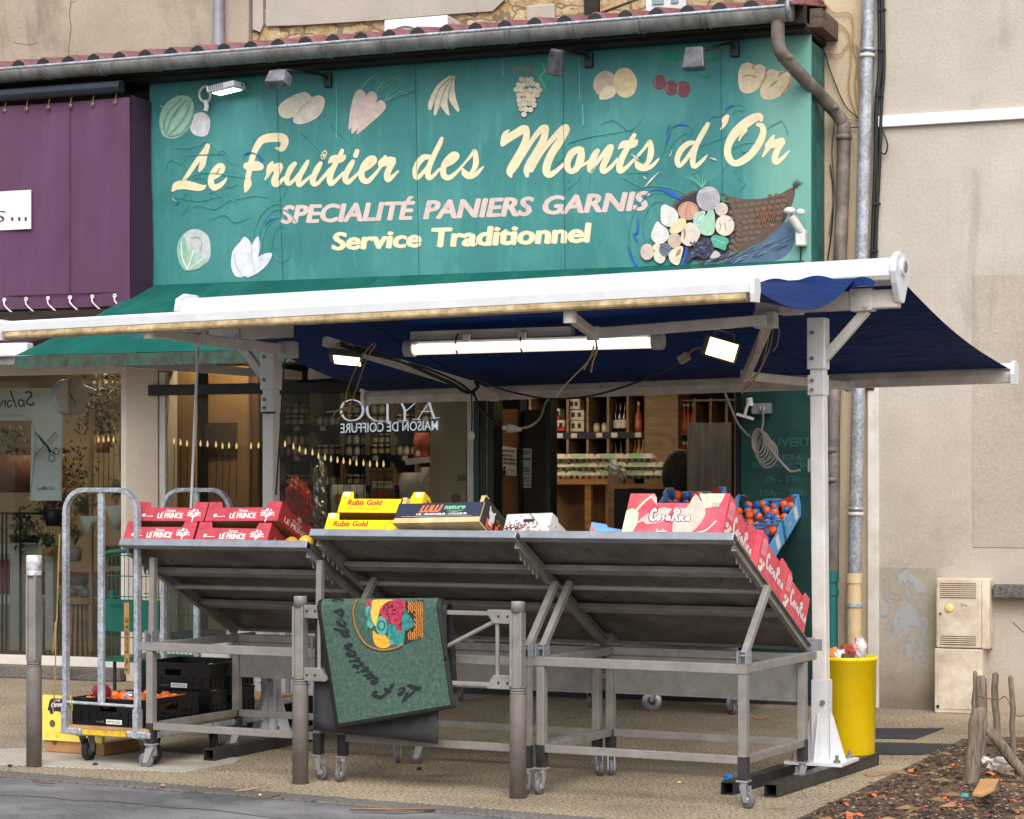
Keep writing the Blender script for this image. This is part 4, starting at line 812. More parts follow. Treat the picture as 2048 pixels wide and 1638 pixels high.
# ------------------------------------------------------------------ shop front: window, door, opening hours panel
sf = thing('shop_window', 'fruit shop display window with thin frame and tan boards behind the glass', 'window', (-2.1, 0, 0))
def X(px, Y=0.0): return at(px, 980, Y).x
xa, xb = -3.048, X(862)
w = MB()
w.b2((-3.046, -.004, .06), (-2.99, .06, 2.5)); w.b2((-2.99, -.002, .06), (X(950), .05, .34)); w.b2((X(935), -.008, .06), (X(948), .06, 2.6))
build('frame', w, M['cream_paint'], sf, world=True, bevel=.004)
w = MB(); w.b2((-2.985, .02, .342), (X(934), .026, 2.54)); build('glass', w, M['glass'], sf, world=True)
w = MB(); w.b2((-3.12, -.055, 2.31), (-.72, -.004, 2.395)); build('shutter_rail', w, mat('black_rail', (15, 16, 16), .5, var=.2), sf, world=True, bevel=.004)
for px, cat_ in ((948, 'dkteal'), (959, 'black'), (972, 'yellowed'), (984, 'black')): pass
db = thing('tan_board', 'plain tan board standing behind the glass at the right end of the shop window', 'board', (X(898, .12), .12, .3))
w = MB(); w.b2((X(862, .12), .10, .345), (X(934, .12), .13, 2.52)); build('panel', w, mat('tan_board_light', (232, 196, 150), .7, var=.06, scale=1.5), db, world=True)
g = MB()
for px, py, r in ((912, 997, 10), (915, 1025, 13)): g.poly([at(px+r*math.cos(t*math.pi/9), py+r*math.sin(t*math.pi/9), .098) for t in range(18)])
g.poly([at(x, y, .098) for x, y in ((914, 950), (937, 950), (937, 962), (914, 962))]); build('stain', g, mat('board_stain', (150, 122, 92), .8), db, world=True)
db = thing('tan_board', 'tall tan wall panel at the left end of the shop window, behind the crank pole', 'board', (X(400, .5), .5, .05))
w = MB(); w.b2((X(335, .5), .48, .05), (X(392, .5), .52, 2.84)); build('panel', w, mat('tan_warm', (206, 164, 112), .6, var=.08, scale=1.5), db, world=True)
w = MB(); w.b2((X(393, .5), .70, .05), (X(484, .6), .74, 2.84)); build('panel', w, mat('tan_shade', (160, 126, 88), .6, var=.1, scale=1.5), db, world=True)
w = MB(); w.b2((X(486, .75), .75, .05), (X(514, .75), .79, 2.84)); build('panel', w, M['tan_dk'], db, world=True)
w = MB(); a, b = at(410, 846, .69), at(474, 912, .69); w.b2((a.x, .685, b.z), (b.x, .698, a.z)); solo('dark_reflection', 'dark square picture on the tan panel behind the shop window', 'picture', w, mat('reflection_tone', (84, 68, 54), .3, var=.3))  # dark reflection in the glass, put in as a thin panel
# string of flame reflections from the far railing, built as glowing tips
FL = [(308,876),(321,877),(334,879),(348,882),(361,885),(374,887),(389,888),(401,887),(415,888),(432,889),(445,892),(458,891),(473,892),(502,892),(517,891),(530,891),(570,888),(587,893),(599,898),(611,903),(625,905),(637,912),(650,915),(662,918),(675,920),(687,922),(700,924),(713,926),(727,926),(740,928),(754,928),(767,928)]
FL += [(197,879),(207,879),(217,878),(227,879)]
gt = []
fm = emis('reflection_glow', (250, 208, 132), .75)  # glow paints in the brightness of the reflected tips
for i, (px, py) in enumerate(FL):
    p = at(px, py, .06); g = MB(); g.lathe([(0, .032), (.006, .012), (.0095, -.004), (.006, -.018), (.0015, -.024)], 8, p)
    lab = 'pale flame shaped golden tip on a thin rod in the fruit shop window' if px > 300 else 'golden flame shaped tip low in the florist window beside the pot'  # reflections of the far railing's finials, built as tips
    t = thing('reflected_tip', lab, 'light', p, 0, 'golden flame tips across the shop window' if px > 300 else 'golden flame tips in the florist window')  # each tip stands in for a reflected railing finial
    build('reflected_finial', g, fm, t, world=True)
    g = MB(); g.tube([p+Vector((0, 0, -.025)), p+Vector((.004, 0, -.15)), p+Vector((-.002, 0, -.42))], .0028, 5); build('rod', g, M['black'], t, world=True)
# reflection of the salon sign opposite, built as glowing lettering on the glass
def glasstext(name, label, s, x0, y0, x1, y1, cap, shear, bold, m_, Y=-.001, squash=1):
    g = MB(); a, b = at(x1, y1, Y), at(x0, y0, Y); up = at(x1, y1-cap, Y)-a
    lettering(g, s, a, b-a, up, shear, bold); return solo(name, label, 'window lettering', g, m_)
# serif capitals drawn as strokes
g = MB()
def gp_(x, y, lay=0.0): return at(620+x/5.85, 740+y/5.85, .0185-.0005-lay)
for q in ([(1395,375,26),(1420,470,26),(1455,560,26)], [(1395,375,8),(1330,470,9),(1262,575,10)], [(1300,485,8),(1430,485,8)], [(1410,562,8),(1512,558,8)], [(1205,578,8),(1295,578,8)],
          [(1065,375,26),(1110,470,26),(1105,480,26)], [(1240,375,10),(1170,440,12),(1110,490,14)], [(1108,490,26),(1108,590,26)], [(1035,596,8),(1145,594,8)],
          [(905,380,28),(908,590,28)], [(945,600,8),(860,600,8),(760,590,12),(690,540,26),(668,470,30),(680,400,22),(720,375,10)],
          [(490,345,10),(400,380,22),(362,470,30),(400,560,24),(480,592,12),(580,560,24),(622,470,30),(585,380,22),(490,345,10)]): brush(g, q, gp_, .0)
M['reflected_letter'] = N('reflected_sign_glow'); ml = M['reflected_letter']; ml.col((225, 232, 238)); ml.b.inputs['Emission Color'].default_value = lin((214, 226, 236)); ml.b.inputs['Emission Strength'].default_value = .28; M['reflected_letter'] = ml.m  # emission paints in the brightness of the reflected sign
solo('reflected_lettering', 'large pale mirrored serif letters AYDO on the shop window glass', 'window lettering', g, M['reflected_letter'])  # reflection of the salon sign opposite, built as letters
glasstext('reflected_lettering', 'small pale mirrored line MAISON DE COIFFURE under the large mirrored letters', 'MAISON DE COIFFURE', 681, 866, 876, 860, 19, 0, .01, M['reflected_letter'], .018)  # small line of the same reflected salon sign
# things on the window ledge
ws = MB(); ws.b2((-2.98, .06, .342), (X(862), .55, .40)); solo('window_ledge', 'dark ledge inside the fruit shop window', 'ledge', ws, M['dark_in'])
def crumple(mb, c, sx, sy, sz, seed, n=14):
    c = Vector(c)
    def f(u, v):
        a = u*2*math.pi; t = v*math.pi; d = Vector((math.sin(t)*math.cos(a), math.sin(t)*math.sin(a), math.cos(t)))
        k = 1+.35*noise.noise(d*2.6+Vector((seed, 0, 0)))+.18*noise.noise(d*6+Vector((0, seed, 0)))
        return c+Vector((d.x*sx*k, d.y*sy*k, d.z*sz*k))
    return mb.grid(f, n, n, False)
g = MB(); p = at(594, 1010, .25); crumple(g, p, .11, .07, .20, 3); crumple(g, p+Vector((.07, 0, -.1)), .09, .06, .14, 8)
solo('red_bag', 'crumpled coral red bag standing in the shop window beside the awning post', 'bag', g, mat('coral_film', (206, 70, 58), .5, var=.2))
g = MB(); p = at(640, 975, .2); crumple(g, p, .055, .05, .20, 5); crumple(g, p+Vector((0, 0, -.22)), .06, .05, .16, 11)
solo('foil_bag', 'shiny silver cellophane wrapped bag hanging in the shop window', 'bag', g, mat('foil', (190, 182, 168), .22, .7, var=.3))
def pouch(label, px, py, wpx, hpx, Y, body, spots, nm='snack_pouch', cat_='bag', txt=None):
    p0, p1 = at(px-wpx/2, py+hpx/2, Y), at(px+wpx/2, py-hpx/2, Y); t = thing(nm, label, cat_, ((p0.x+p1.x)/2, Y, p0.z))
    wd, h = p1.x-p0.x, p1.z-p0.z
    g = MB(); g.grid(lambda u, v: Vector((p0.x+wd*u+.012*math.sin(v*7+u*3)*(1-v), Y-.035*math.sin(math.pi*u)*math.sin(math.pi*min(1, v*1.05))**.6, p0.z+h*v)), 10, 10); g.grid(lambda u, v: Vector((p0.x+wd*u, Y+.03*math.sin(math.pi*u)*math.sin(math.pi*v), p0.z+h*v)), 8, 8)
    build('sack', g, body, t, world=True)
    for (u, v, r, c) in spots:
        g = MB(); g.sph((p0.x+wd*u, Y-.036, p0.z+h*v), r*wd, 10, (1, .12, 1)); build('picture', g, c, t, world=True)
    if txt:
        g = MB(); o = Vector((p0.x+wd*.08, Y-.04, p0.z+h*txt[1])); lettering(g, txt[0], o, (wd*.84, 0, 0), (0, 0, h*.14), 0, .03); build('lettering', g, M['ink'], t, world=True)
    return t
biscuit = mat('biscuit_print', (200, 160, 96), .7, var=.2, scale=30)
sack = mat('white_sack', (206, 202, 196), .55, var=.06)
pouch('white pouch with a round biscuit picture, left of two in the window', 678, 1000, 34, 62, .3, sack, [(.55, .55, .3, biscuit)])
pouch('white pouch with a round biscuit picture, right one beside the fruit basket poster', 712, 1000, 38, 62, .27, sack, [(.5, .55, .3, biscuit)])
pouch('white plastic sack with a handle flap in the window right of the poster', 822, 975, 46, 60, .32, sack, [])
pouch('narrow white printed packet leaning against the tan board', 851, 965, 20, 62, .3, mat('printed_sack', (196, 190, 186), .5, var=.25, scale=40), [])
pouch('clear packet of brick red filling hanging above the white shelf strip', 843, 890, 30, 50, .5, mat('red_sack', (168, 74, 42), .4, var=.25, scale=12), [(.4, .16, .16, M['paper'])], 'spice_packet', 'packet')
w = MB(); a, b = at(808, 924, .5), at(870, 913, .5); w.prism([at(809, 918, .45), at(868, 912, .45), at(868, 924, .45), at(811, 930, .45)], (0, .05, 0)); solo('shelf_strip', 'white tilted shelf strip in the shop window', 'shelf', w, M['paper'])
# fruit basket poster
t = thing('fruit_poster', 'brown poster advertising fresh fruit baskets standing in the shop window', 'poster', at(765, 1000, .2))
g = MB(); q = [at(x, y, .2) for x, y in ((741, 936), (786, 935), (790, 1015), (742, 1016))]; g.prism(q, (0, .01, 0)); build('board', g, mat('poster_print', (150, 104, 60), .5, var=.35, scale=26), t, world=True)
g = MB(); g.poly([at(x, y, .198) for x, y in ((745, 962), (784, 962), (786, 976), (745, 976))]); g.poly([at(x, y, .1985) for x, y in ((742, 1000), (789, 1000), (790, 1015), (742, 1016))]); build('panel', g, mat('poster_cream', (232, 214, 176), .6), t, world=True)
g = MB(); ra = random.Random(5)
for _ in range(40): g.poly([at(x, y, .1965-.0001*_) for x, y in ell(ra.uniform(747, 785), ra.uniform(982, 998), 2.6, 2.4, 0, 8)])
build('fruit_print', g, mat('fruit_print', (190, 60, 44), .6, var=.6, scale=60), t, world=True)
g = MB()
for s, x0, y0, x1, c in (('PANNIER-FRUITS', 746, 946, 784, 5), ('FRAIS', 756, 952, 774, 4), ('Osez un air de fraicheur', 745, 957, 786, 3), ('pour vos fetes de Noel', 750, 961, 783, 3), ('Choisissez vos fruits', 749, 968, 782, 2.5), ('Choisissez', 752, 972, 778, 2.5), ('Noix - Amandes - Cafe', 746, 1006, 786, 3), ('Choix primeurs', 748, 1012, 786, 4.5)):
    o = at(x0, y0, .1955); lettering(g, s, o, at(x1, y0, .1955)-o, at(x0, y0-c, .1955)-o, 0, .02)
build('lettering', g, mat('maroon_ink', (110, 34, 34), .6), t, world=True)

# shelves in the back of the shop
def shelfunit(label, xs, Y, ztop, boards, strips):
    t = thing('wall_shelf', label, 'shelf', ((xs[0]+xs[-1])/2, Y, .03)); D = .38
    for x in xs:
        g = MB(); g.b2((x-.012, Y, .03), (x+.012, Y+D, ztop)); build('upright', g, M['shelfwood'], t, world=True)
    for z in boards:
        g = MB(); g.b2((xs[0]+.013, Y+.01, z-.012), (xs[-1]-.013, Y+D-.02, z+.006)); build('board', g, M['shelfwood'], t, world=True)
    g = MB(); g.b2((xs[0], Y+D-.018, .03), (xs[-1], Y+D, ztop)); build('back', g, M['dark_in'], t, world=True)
    if strips:
        for z in boards[1:]:
            g = MB(); g.b2((xs[0]+.02, Y-.012, z-.055), (xs[-1]-.02, Y-.002, z+.008)); s = build('price_rail', g, mat('blue_rail', (26, 34, 58), .4) if 'blue_rail' not in bpy.data.materials else bpy.data.materials['blue_rail'], t, world=True)
            for i in range(len(xs)-1):
                g = MB(); c = (xs[i]+xs[i+1])/2+(.02 if i % 2 else -.03); g.b2((c-.03, Y-.016, z-.045), (c+.03, Y-.0125, z)); build('price_tag', g, M['paper'], s, world=True)
    return t
def zat(py, Y, px=1024): return at(px, py, Y).z
YS = 4.6
xsA = [at(px, 900, YS).x for px in (512, 560, 622, 682, 733, 783, 832, 875)]
zA = [zat(800, YS, 700)+.62, zat(852, YS, 700), zat(912, YS, 700), zat(972, YS, 700), zat(1030, YS, 700)]
shelfunit('grey oak wall shelving full of jars seen through the shop window', xsA, YS, 2.62, [zat(768, YS, 700)]+zA[1:], True)
xsB = [at(px, 900, YS).x for px in (1060, 1099, 1135, 1175, 1216, 1255, 1291)]
zB = [zat(866, YS, 1180), zat(940, YS, 1180), zat(1010, YS, 1180)]
shelfunit('grey oak shelving with bottles and cartons at the back of the open doorway', xsB, YS, 2.62, [zat(790, YS, 1180)]+zB, True)
xsC = [at(px, 900, YS).x for px in (1357, 1389, 1421, 1453, 1485)]
shelfunit('short grey oak shelving with red labelled bottles behind the dark grey cupboard', xsC, YS, 2.42, [zat(800, YS, 1400), zat(868, YS, 1400), zat(945, YS, 1400)], False)
w = MB(); w.b2((at(1292, 900, YS-.1).x, YS-.1, .03), (at(1356, 900, YS-.1).x, YS+.3, 2.8)); solo('wood_column', 'grey oak clad column between the two shelves at the back of the shop', 'column', w, M['shelfwood'])
def jarproto(name, label, cat_, prof_, cap, mt, mcap, lab=None, group=None):
    t = thing(name, label, cat_, (0, 0, -5), 0, group)
    g = MB(); g.lathe(prof_, 10); build('body', g, mt, t)
    g = MB(); g.lathe(cap, 10); build('lid', g, mcap, t)
    if lab: g = MB(); g.lathe(lab[0], 10); build('label', g, lab[1], t)
    return t
def row(proto, n_, x0, x1, Y, z, label, group, used=[]):
    for i in range(n_):
        x = x0+(x1-x0)*(i+.5)/n_; loc = (x+random.uniform(-.004, .004), Y+random.uniform(-.01, .03), z+.007)
        if proto.name not in used:
            used.append(proto.name); M_ = Matrix.Translation(loc); proto.matrix_world = M_; WM[proto.name] = M_; proto['label'] = label; proto['group'] = group
        else: dup(proto, loc, 0, label, group)
cream_j, dark_j, red_j = mat('cream_jar', (190, 172, 140), .4, var=.15), mat('dark_jar', (54, 38, 30), .3, var=.3), mat('red_drink', (176, 66, 40), .35, var=.2)
lidd, lidw = mat('dark_lid', (44, 40, 40), .4, .3), mat('pale_lid', (210, 205, 196), .4)
lab_w = M['paper']
jp = [(0, 0), (.03, 0), (.034, .01), (.034, .075), (.026, .09)]; jc = [(.03, .09), (.03, .11), (0, .11)]; jl = [(.0348, .02), (.0348, .065)]
J1 = jarproto('jar', 'x', 'jar', jp, jc, cream_j, lidd, (jl, lab_w), 'x'); J2 = jarproto('jar', 'x', 'jar', jp, jc, dark_j, lidw, (jl, mat('buff_label', (196, 180, 150), .6)), 'x')
bp_ = [(0, 0), (.034, 0), (.036, .01), (.036, .15), (.014, .21), (.013, .27)]; bc_ = [(.015, .26), (.015, .29), (0, .29)]; bl_ = [(.0368, .04), (.0368, .12)]
B1 = jarproto('bottle', 'x', 'bottle', bp_, bc_, mat('dark_bottle', (18, 24, 20), .15), lidd, (bl_, lab_w), 'x'); B2 = jarproto('bottle', 'x', 'bottle', bp_, bc_, red_j, lidw, (bl_, mat('orange_label', (210, 120, 70), .6)), 'x'); B3 = jarproto('bottle', 'x', 'bottle', bp_, bc_, mat('tan_drink', (150, 120, 74), .3), lidw, (bl_, mat('brown_label', (84, 58, 40), .6)), 'x')
names = ['first', 'second', 'third', 'fourth', 'fifth', 'sixth', 'seventh']
for ci in range(7):
    a, b = xsA[ci]+.02, xsA[ci+1]-.02; n_ = max(2, int((b-a)/.072))
    for ri, z in enumerate(zA[1:4]):
        if ci >= 5 and ri == 2: continue
        pr = J1 if (ci+ri) % 2 == 0 else J2; g_ = 'jars in the %s shelf bay, %s row' % (names[ci], ('upper', 'middle', 'lower')[ri])
        lb = 'small %s jar in the %s bay from the left on the %s window shelf' % ('pale' if pr is J1 else 'dark', names[ci], ('upper', 'middle', 'lower')[ri])
        row(pr, n_, a, b, YS+.06, z, lb, g_)
        if ri < 2 and ci % 3 != 2: row(pr, n_, a, b, YS+.06, z+.112, lb.replace('jar in', 'jar stacked in'), g_+' stacked')
for ci, (pr, lb, n_) in enumerate(((None, 0, 0), (None, 0, 0), (None, 0, 0), (J1, 'pale yellow jar', 2), (B1, 'dark wine bottle', 3), (B2, 'orange juice bottle', 1))):
    if pr: row(pr, n_, xsB[ci]+.02, xsB[ci+1]-.02, YS+.08, zB[0], lb+' on the top shelf seen through the open doorway', lb+'s on the top doorway shelf')
for ci, (pr, lb) in enumerate(((None, 0), (None, 0), (J2, 'dark jar'), (J1, 'pale jar'), (B1, 'dark bottle'), (B3, 'tan cider bottle'))):
    if pr: row(pr, 3, xsB[ci]+.02, xsB[ci+1]-.02, YS+.08, zB[1], lb+' on the second shelf in the open doorway', lb+'s on the second doorway shelf')
row(B2, 3, xsC[0]+.01, xsC[1]-.02, YS+.06, zat(868, YS, 1400), 'red labelled bottle on the shelf beside the grey cupboard, upper row', 'upper red bottles beside the cupboard')
row(B2, 3, xsC[0]+.01, xsC[1]-.02, YS+.06, zat(945, YS, 1400), 'red labelled bottle on the shelf beside the grey cupboard, lower row', 'lower red bottles beside the cupboard')
def carton(label, px0, px1, py0, py1, Y, m1, m2=None, txt=None):
    a, b = at(px0, py1, Y), at(px1, py0, Y); t = thing('carton', label, 'carton', ((a.x+b.x)/2, Y, a.z))
    g = MB(); g.b2((a.x, Y, a.z), (b.x, Y+.15, b.z)); build('box', g, m1, t, world=True)
    if m2: g = MB(); g.b2((a.x-.0015, Y-.0015, a.z+.001), (b.x+.0015, Y+.02, a.z+(b.z-a.z)*.42)); build('band', g, m2, t, world=True)
    g = MB()
    for i in range(2): c = a.x+(b.x-a.x)*(.3+.4*i); g.b2((c-.016, Y-.004, a.z+(b.z-a.z)*.3), (c+.016, Y-.0018, a.z+(b.z-a.z)*.75))
    build('print', g, M['ink'], t, world=True)
redm = mat('carton_red', (190, 24, 30), .5); gm = mat('carton_green', (60, 120, 90), .5)
carton('white and red carton on the upper left of the doorway shelf', 1105, 1119, 817, 838, YS+.05, M['paper'], redm)
carton('wide white and red carton with bottle prints on the doorway shelf', 1104, 1129, 840, 862, YS+.05, M['paper'], redm)
for i, (p0_, p1_, q0, q1, wd) in enumerate(((1137, 1159, 798, 818, 'small white carton with green edge, topmost of its stack in the doorway'), (1137, 1168, 820, 840, 'white carton with green edge in the middle of its stack in the doorway'), (1137, 1168, 841, 863, 'white carton with green edge at the bottom of its stack in the doorway'))):
    carton(wd, p0_, p1_, q0, q1, YS+.05, mat('pale_carton_%d' % i, (206, 204, 196), .6, var=.15, scale=40), None)
# egg stand
te = thing('egg_table', 'light wood table carrying stacked egg boxes in the shop doorway', 'table', (at(1150, 960, 3.6).x, 3.6, .03))
YT = 3.6; xl, xr = at(1066, 960, YT).x, at(1222, 960, YT).x; zt = zat(958, YT, 1150)
w = MB(); w.b2((xl, YT, zt-.05), (xr, YT+.7, zt)); build('top', w, M['wood'], te, world=True)
for x in (xl+.03, (xl+xr)/2+.15, xr-.03): w = MB(); w.b2((x-.03, YT+.02, .03), (x+.03, YT+.08, zt-.05)); build('leg', w, M['wood'], te, world=True)
w = MB(); w.b2((xl, YT+.5, .03), (xr, YT+.54, zt-.05)); build('back', w, mat('tan_back', (150, 118, 84), .7), te, world=True)
w = MB(); w.b2((xl, YT+.02, .42), (xr, YT+.5, .45)); build('shelf', w, M['wood'], te, world=True)
pulp = mat('egg_box_pulp', (186, 182, 172), .85, var=.12, scale=14); el = mat('egg_label', (120, 170, 140), .6)
def eggproto():
    t = thing('egg_box', 'x', 'egg box', (0, 0, -6), 0, 'x')
    g = MB(); g.add([(-.15, -.055, .035), (.15, -.055, .035), (.15, .055, .035), (-.15, .055, .035), (-.125, -.035, .075), (.125, -.035, .075), (.125, .035, .075), (-.125, .035, .075)], [(0, 1, 5, 4), (1, 2, 6, 5), (2, 3, 7, 6), (3, 0, 4, 7), (4, 5, 6, 7)]); build('lid', g, pulp, t, bevel=.006)
    g = MB()
    for i in range(5):
        for j in (-1, 1): g.lathe([(.026, .034), (.018, .0), (0, 0)], 8, (-.12+.06*i, .027*j, 0))
    g.b2((-.15, -.055, .030), (.15, .055, .0345)); build('tray', g, pulp, t)
    g = MB(); g.add([(-.09, -.0535, .041), (.06, -.0535, .041), (.06, -.0375, .072), (-.09, -.0375, .072)], [(0, 1, 2, 3)]); build('label', g, el, t)
    return t
eb = eggproto(); first = True
for k, (lv, n_, o) in enumerate((('bottom', 5, 0), ('middle', 5, .03), ('top', 4, .0))):
    for i in range(n_):
        loc = (xl+.16+.315*i*.9+o, YT+.10, zt+.078*k+.001); lb = 'grey pulp egg box in the %s layer of the stack on the wood table' % lv
        if first: M_ = Matrix.Translation(loc); eb.matrix_world = M_; WM[eb.name] = M_; eb['label'] = lb; eb['group'] = 'egg boxes, %s layer' % lv; first = False
        else: dup(eb, loc, R(random.uniform(-5, 5)), lb, 'egg boxes, %s layer' % lv)
# grey cupboard, counter and the dark chair back
YC = 1.3
w = MB(); a, b = at(1374, 985, YC), at(1463, 845, YC); ct = thing('cupboard', 'tall dark grey wood grain cupboard inside the doorway', 'cupboard', ((a.x+b.x)/2, YC, .03))
w.b2((a.x, YC, .03), (b.x, YC+.5, b.z)); build('carcass', w, woodmat('grey_grain', (76, 77, 80), (102, 102, 105), (9, 9, .6)), ct, world=True, bevel=.004)
w = MB(); w.b2((b.x-.02, YC-.018, b.z-.95), (b.x-.01, YC-.001, b.z-.75)); build('handle', w, M['alu'], ct, world=True)
YK = 2.6
ck = thing('counter', 'dark shop counter with a pale top behind the pink crates', 'counter', (at(1285, 1000, YK).x, YK, .03))
w = MB(); w.b2((at(1228, 1000, YK).x, YK, .03), (at(1372, 1000, YK).x, YK+.6, zat(978, YK, 1290))); build('body', w, M['black'], ck, world=True)
w = MB(); z = zat(972, YK, 1290); w.b2((at(1225, 1000, YK).x, YK-.03, z-.02), (at(1375, 1000, YK).x, YK+.6, z+.02)); build('top', w, M['tan'], ck, world=True)
g = MB(); p = at(1362, 950, 2.3); g.sph(p, .17, 12, (1, .5, 1.3)); solo('chair_back', 'dark rounded fur topped chair back beside the grey cupboard', 'chair', g, M['rubber'])
for (px, py, wd, hp, c, lb) in ((1228, 935, 20, 34, (150, 170, 190), 'blue and clear bag tilted on top of the counter corner'), (1246, 950, 16, 30, (130, 140, 140), 'clear plastic bag hanging at the end of the egg table')):
    g = MB(); crumple(g, at(px, py, 3.3), wd*.0021, .04, hp*.0022, px*.1, 9); solo('plastic_bag', lb, 'bag', g, mat('bag_%d' % px, c, .3, var=.3))
w = MB(); w.b2((at(1216, 1000, 3.45).x, 3.45, .03), (at(1230, 1000, 3.45).x, 3.75, zat(930, 3.45, 1223))); solo('wood_post', 'dark wood post at the end of the egg table', 'post', w, M['shelfwood'])
# door frames and the folded back doors
df = thing('door_frame', 'black and green framed shop doorway standing open', 'door frame', (X(1200), .02, .03))
for p0_, p1_, y0, y1, m_ in ((948.5, 959, -.012, .07, 'dkteal'), (959.2, 971, 0, .1, 'black'), (974, 986, .01, .2, 'black'), (1472, 1484, -.01, .1, 'black'), (971.4, 973.6, .01, .05, 'yellowed'), (1467, 1471.5, .02, .06, 'tan')):
    w = MB(); w.b2((X(p0_), y0, .031), (X(p1_), y1, 2.72)); build('jamb', w, M[m_], df, world=True)
w = MB(); w.b2((X(986.2), .0, 2.44), (X(1471), .12, 2.9)); build('head', w, M['black'], df, world=True)
d1 = thing('shop_door', 'brown shop door folded back inside the doorway carrying two white notices', 'door', (X(1040, .5), .45, .03))
w = MB(); w.b2((X(987, .5), .5, .035), (X(1038, .5), .54, zat(818, .5, 1010))); build('leaf', w, M['tan_dk'], d1, world=True)
w = MB(); w.b2((X(1040.5, .5), .56, .035), (X(1094, .5), .60, zat(820, .5, 1010))); build('leaf', w, mat('brown_dim', (72, 56, 44), .5, var=.15), d1, world=True)
for p0_, p1_ in ((1037, 1041), (1092, 1102)): w = MB(); w.b2((X(p0_, .48), .47, .035), (X(p1_, .48), .62, 2.84)); build('stile', w, M['black'], d1, world=True)
def notice(label, pts, lines, Y, extra=None):
    t = thing('notice', label, 'notice', at(*pts[0], Y)); g = MB(); g.prism([at(x, y, Y) for x, y in pts], (0, .006, 0)); build('sheet', g, M['paper'], t, world=True)
    g = MB()
    for s, x0, y0, x1, y1, c in lines: o = at(x0, y0, Y-.002); lettering(g, s, o, at(x1, y1, Y-.002)-o, at(x0, y0-c, Y-.002)-o, 0, .03)
    if extra: extra(g)
    build('lettering', g, M['ink'], t, world=True)
def picto(g):
    g.poly([at(x, y, .486) for x, y in ((1002, 932), (1004, 932), (1006, 940), (1012, 940), (1012, 950), (1004, 950))]); g.poly([at(x, y, .486) for x, y in ell(1009, 936, 3, 3)])
    for q in (((1016, 939), (1029, 940), (1029, 941), (1016, 940)), ((1016, 940), (1017, 940), (1017, 951), (1016, 951)), ((1022, 943), (1027, 943), (1027, 944), (1022, 944)), ((1022, 947), (1027, 947), (1027, 948), (1022, 948))): g.poly([at(x, y, .486) for x, y in q])
notice('white notice RETRAIT DE COLIS on the brown folded door', ((998, 891), (1033, 896), (1033, 952), (996, 949)), (('RETRAIT DE COLIS', 1001, 903, 1029, 905, 4.4), ('RESERVE AUX', 1004, 912, 1026, 914, 4.4), ('PERSONNES MAJEURES', 999, 919, 1031, 922, 4.4), ('AVEC PIECE D\'IDENTITE', 999, 927, 1031, 930, 4.4)), .49, picto)
notice('narrow white POINT RELAIS notice on the dim inner door leaf', ((1038, 896), (1063, 897), (1062, 976), (1037, 975)), (('LE FRUITIER DES', 1040, 904, 1061, 905, 3), ('MONTS D\'OR', 1043, 909, 1058, 909, 3), ('POINT RELAIS', 1040, 919, 1061, 920, 4), ('HORAIRES', 1042, 938, 1059, 938, 3), ('MARDI AU SAMEDI', 1041, 943, 1060, 943, 3), ('7h - 13h', 1044, 949, 1058, 949, 3), ('DIMANCHE', 1043, 958, 1058, 958, 3), ('7h - 13h', 1045, 963, 1057, 963, 3), ('merci de votre visite', 1039, 971, 1061, 971, 2.6)), .54)
# opening hours panel
oh = thing('opening_hours_panel', 'dark green wall panel with opening hours in teal letters behind the right post', 'panel', (X(1550), 0, 0))
w = MB(); w.b2((X(1484.5), -.03, .05), (2.398, .019, 2.9)); build('panel', w, M['dkteal'], oh, world=True)
g = MB()
for s, x0, y0, x1, c in (('OUVERT', 1524, 893, 1622, 17), ('DU MARDI AU', 1517, 921, 1612, 12), ('DIMANCHE MATIN', 1504, 936, 1640, 12), ('7h - 13h', 1530, 965, 1601, 13), ('15h - 20h', 1520, 992, 1612, 13)):
    o = at(x0, y0, -.032); lettering(g, s, o, at(x1, y0-.5, -.032)-o, at(x0, y0-c, -.032)-o, 0, .015)
build('lettering', g, M['dkteal_text'], oh, world=True)
# socket box and bracket on the panel
so = thing('socket_box', 'clear cased electric socket box on the dark green panel', 'socket', at(1522, 818, -.06))
w = MB(); a, b = at(1503, 828, -.09), at(1541, 806, -.09); w.b2((a.x, -.10, a.z), (b.x, -.031, b.z)); build('case', w, mat('grey_clear', (120, 122, 122), .2, var=.2), so, world=True, bevel=.006)
g = MB(); c = at(1525, 817, -.1); g.lathe([(0, .0), (.018, 0), (.018, .02), (0, .02)], 12, c, rotm(R(90), 0, 0)); build('plug', g, M['white_plastic'], so, world=True)
br_ = thing('lamp_bracket', 'small white T shaped bracket hanging beside the socket box', 'bracket', at(1500, 808, -.12))
g = MB(); g.tube([at(1500, 800, -.12), at(1493, 815, -.12), at(1489, 832, -.12)], .012, 8); g.tube([at(1498, 796, -.10), at(1500, 812, -.10)], .026, 8); build('stem', g, M['white_plastic'], br_, world=True)
g = MB(); g.bar(at(1474, 828, -.12), at(1507, 838, -.12), .03, .02); build('foot', g, M['white_plastic'], br_, world=True)

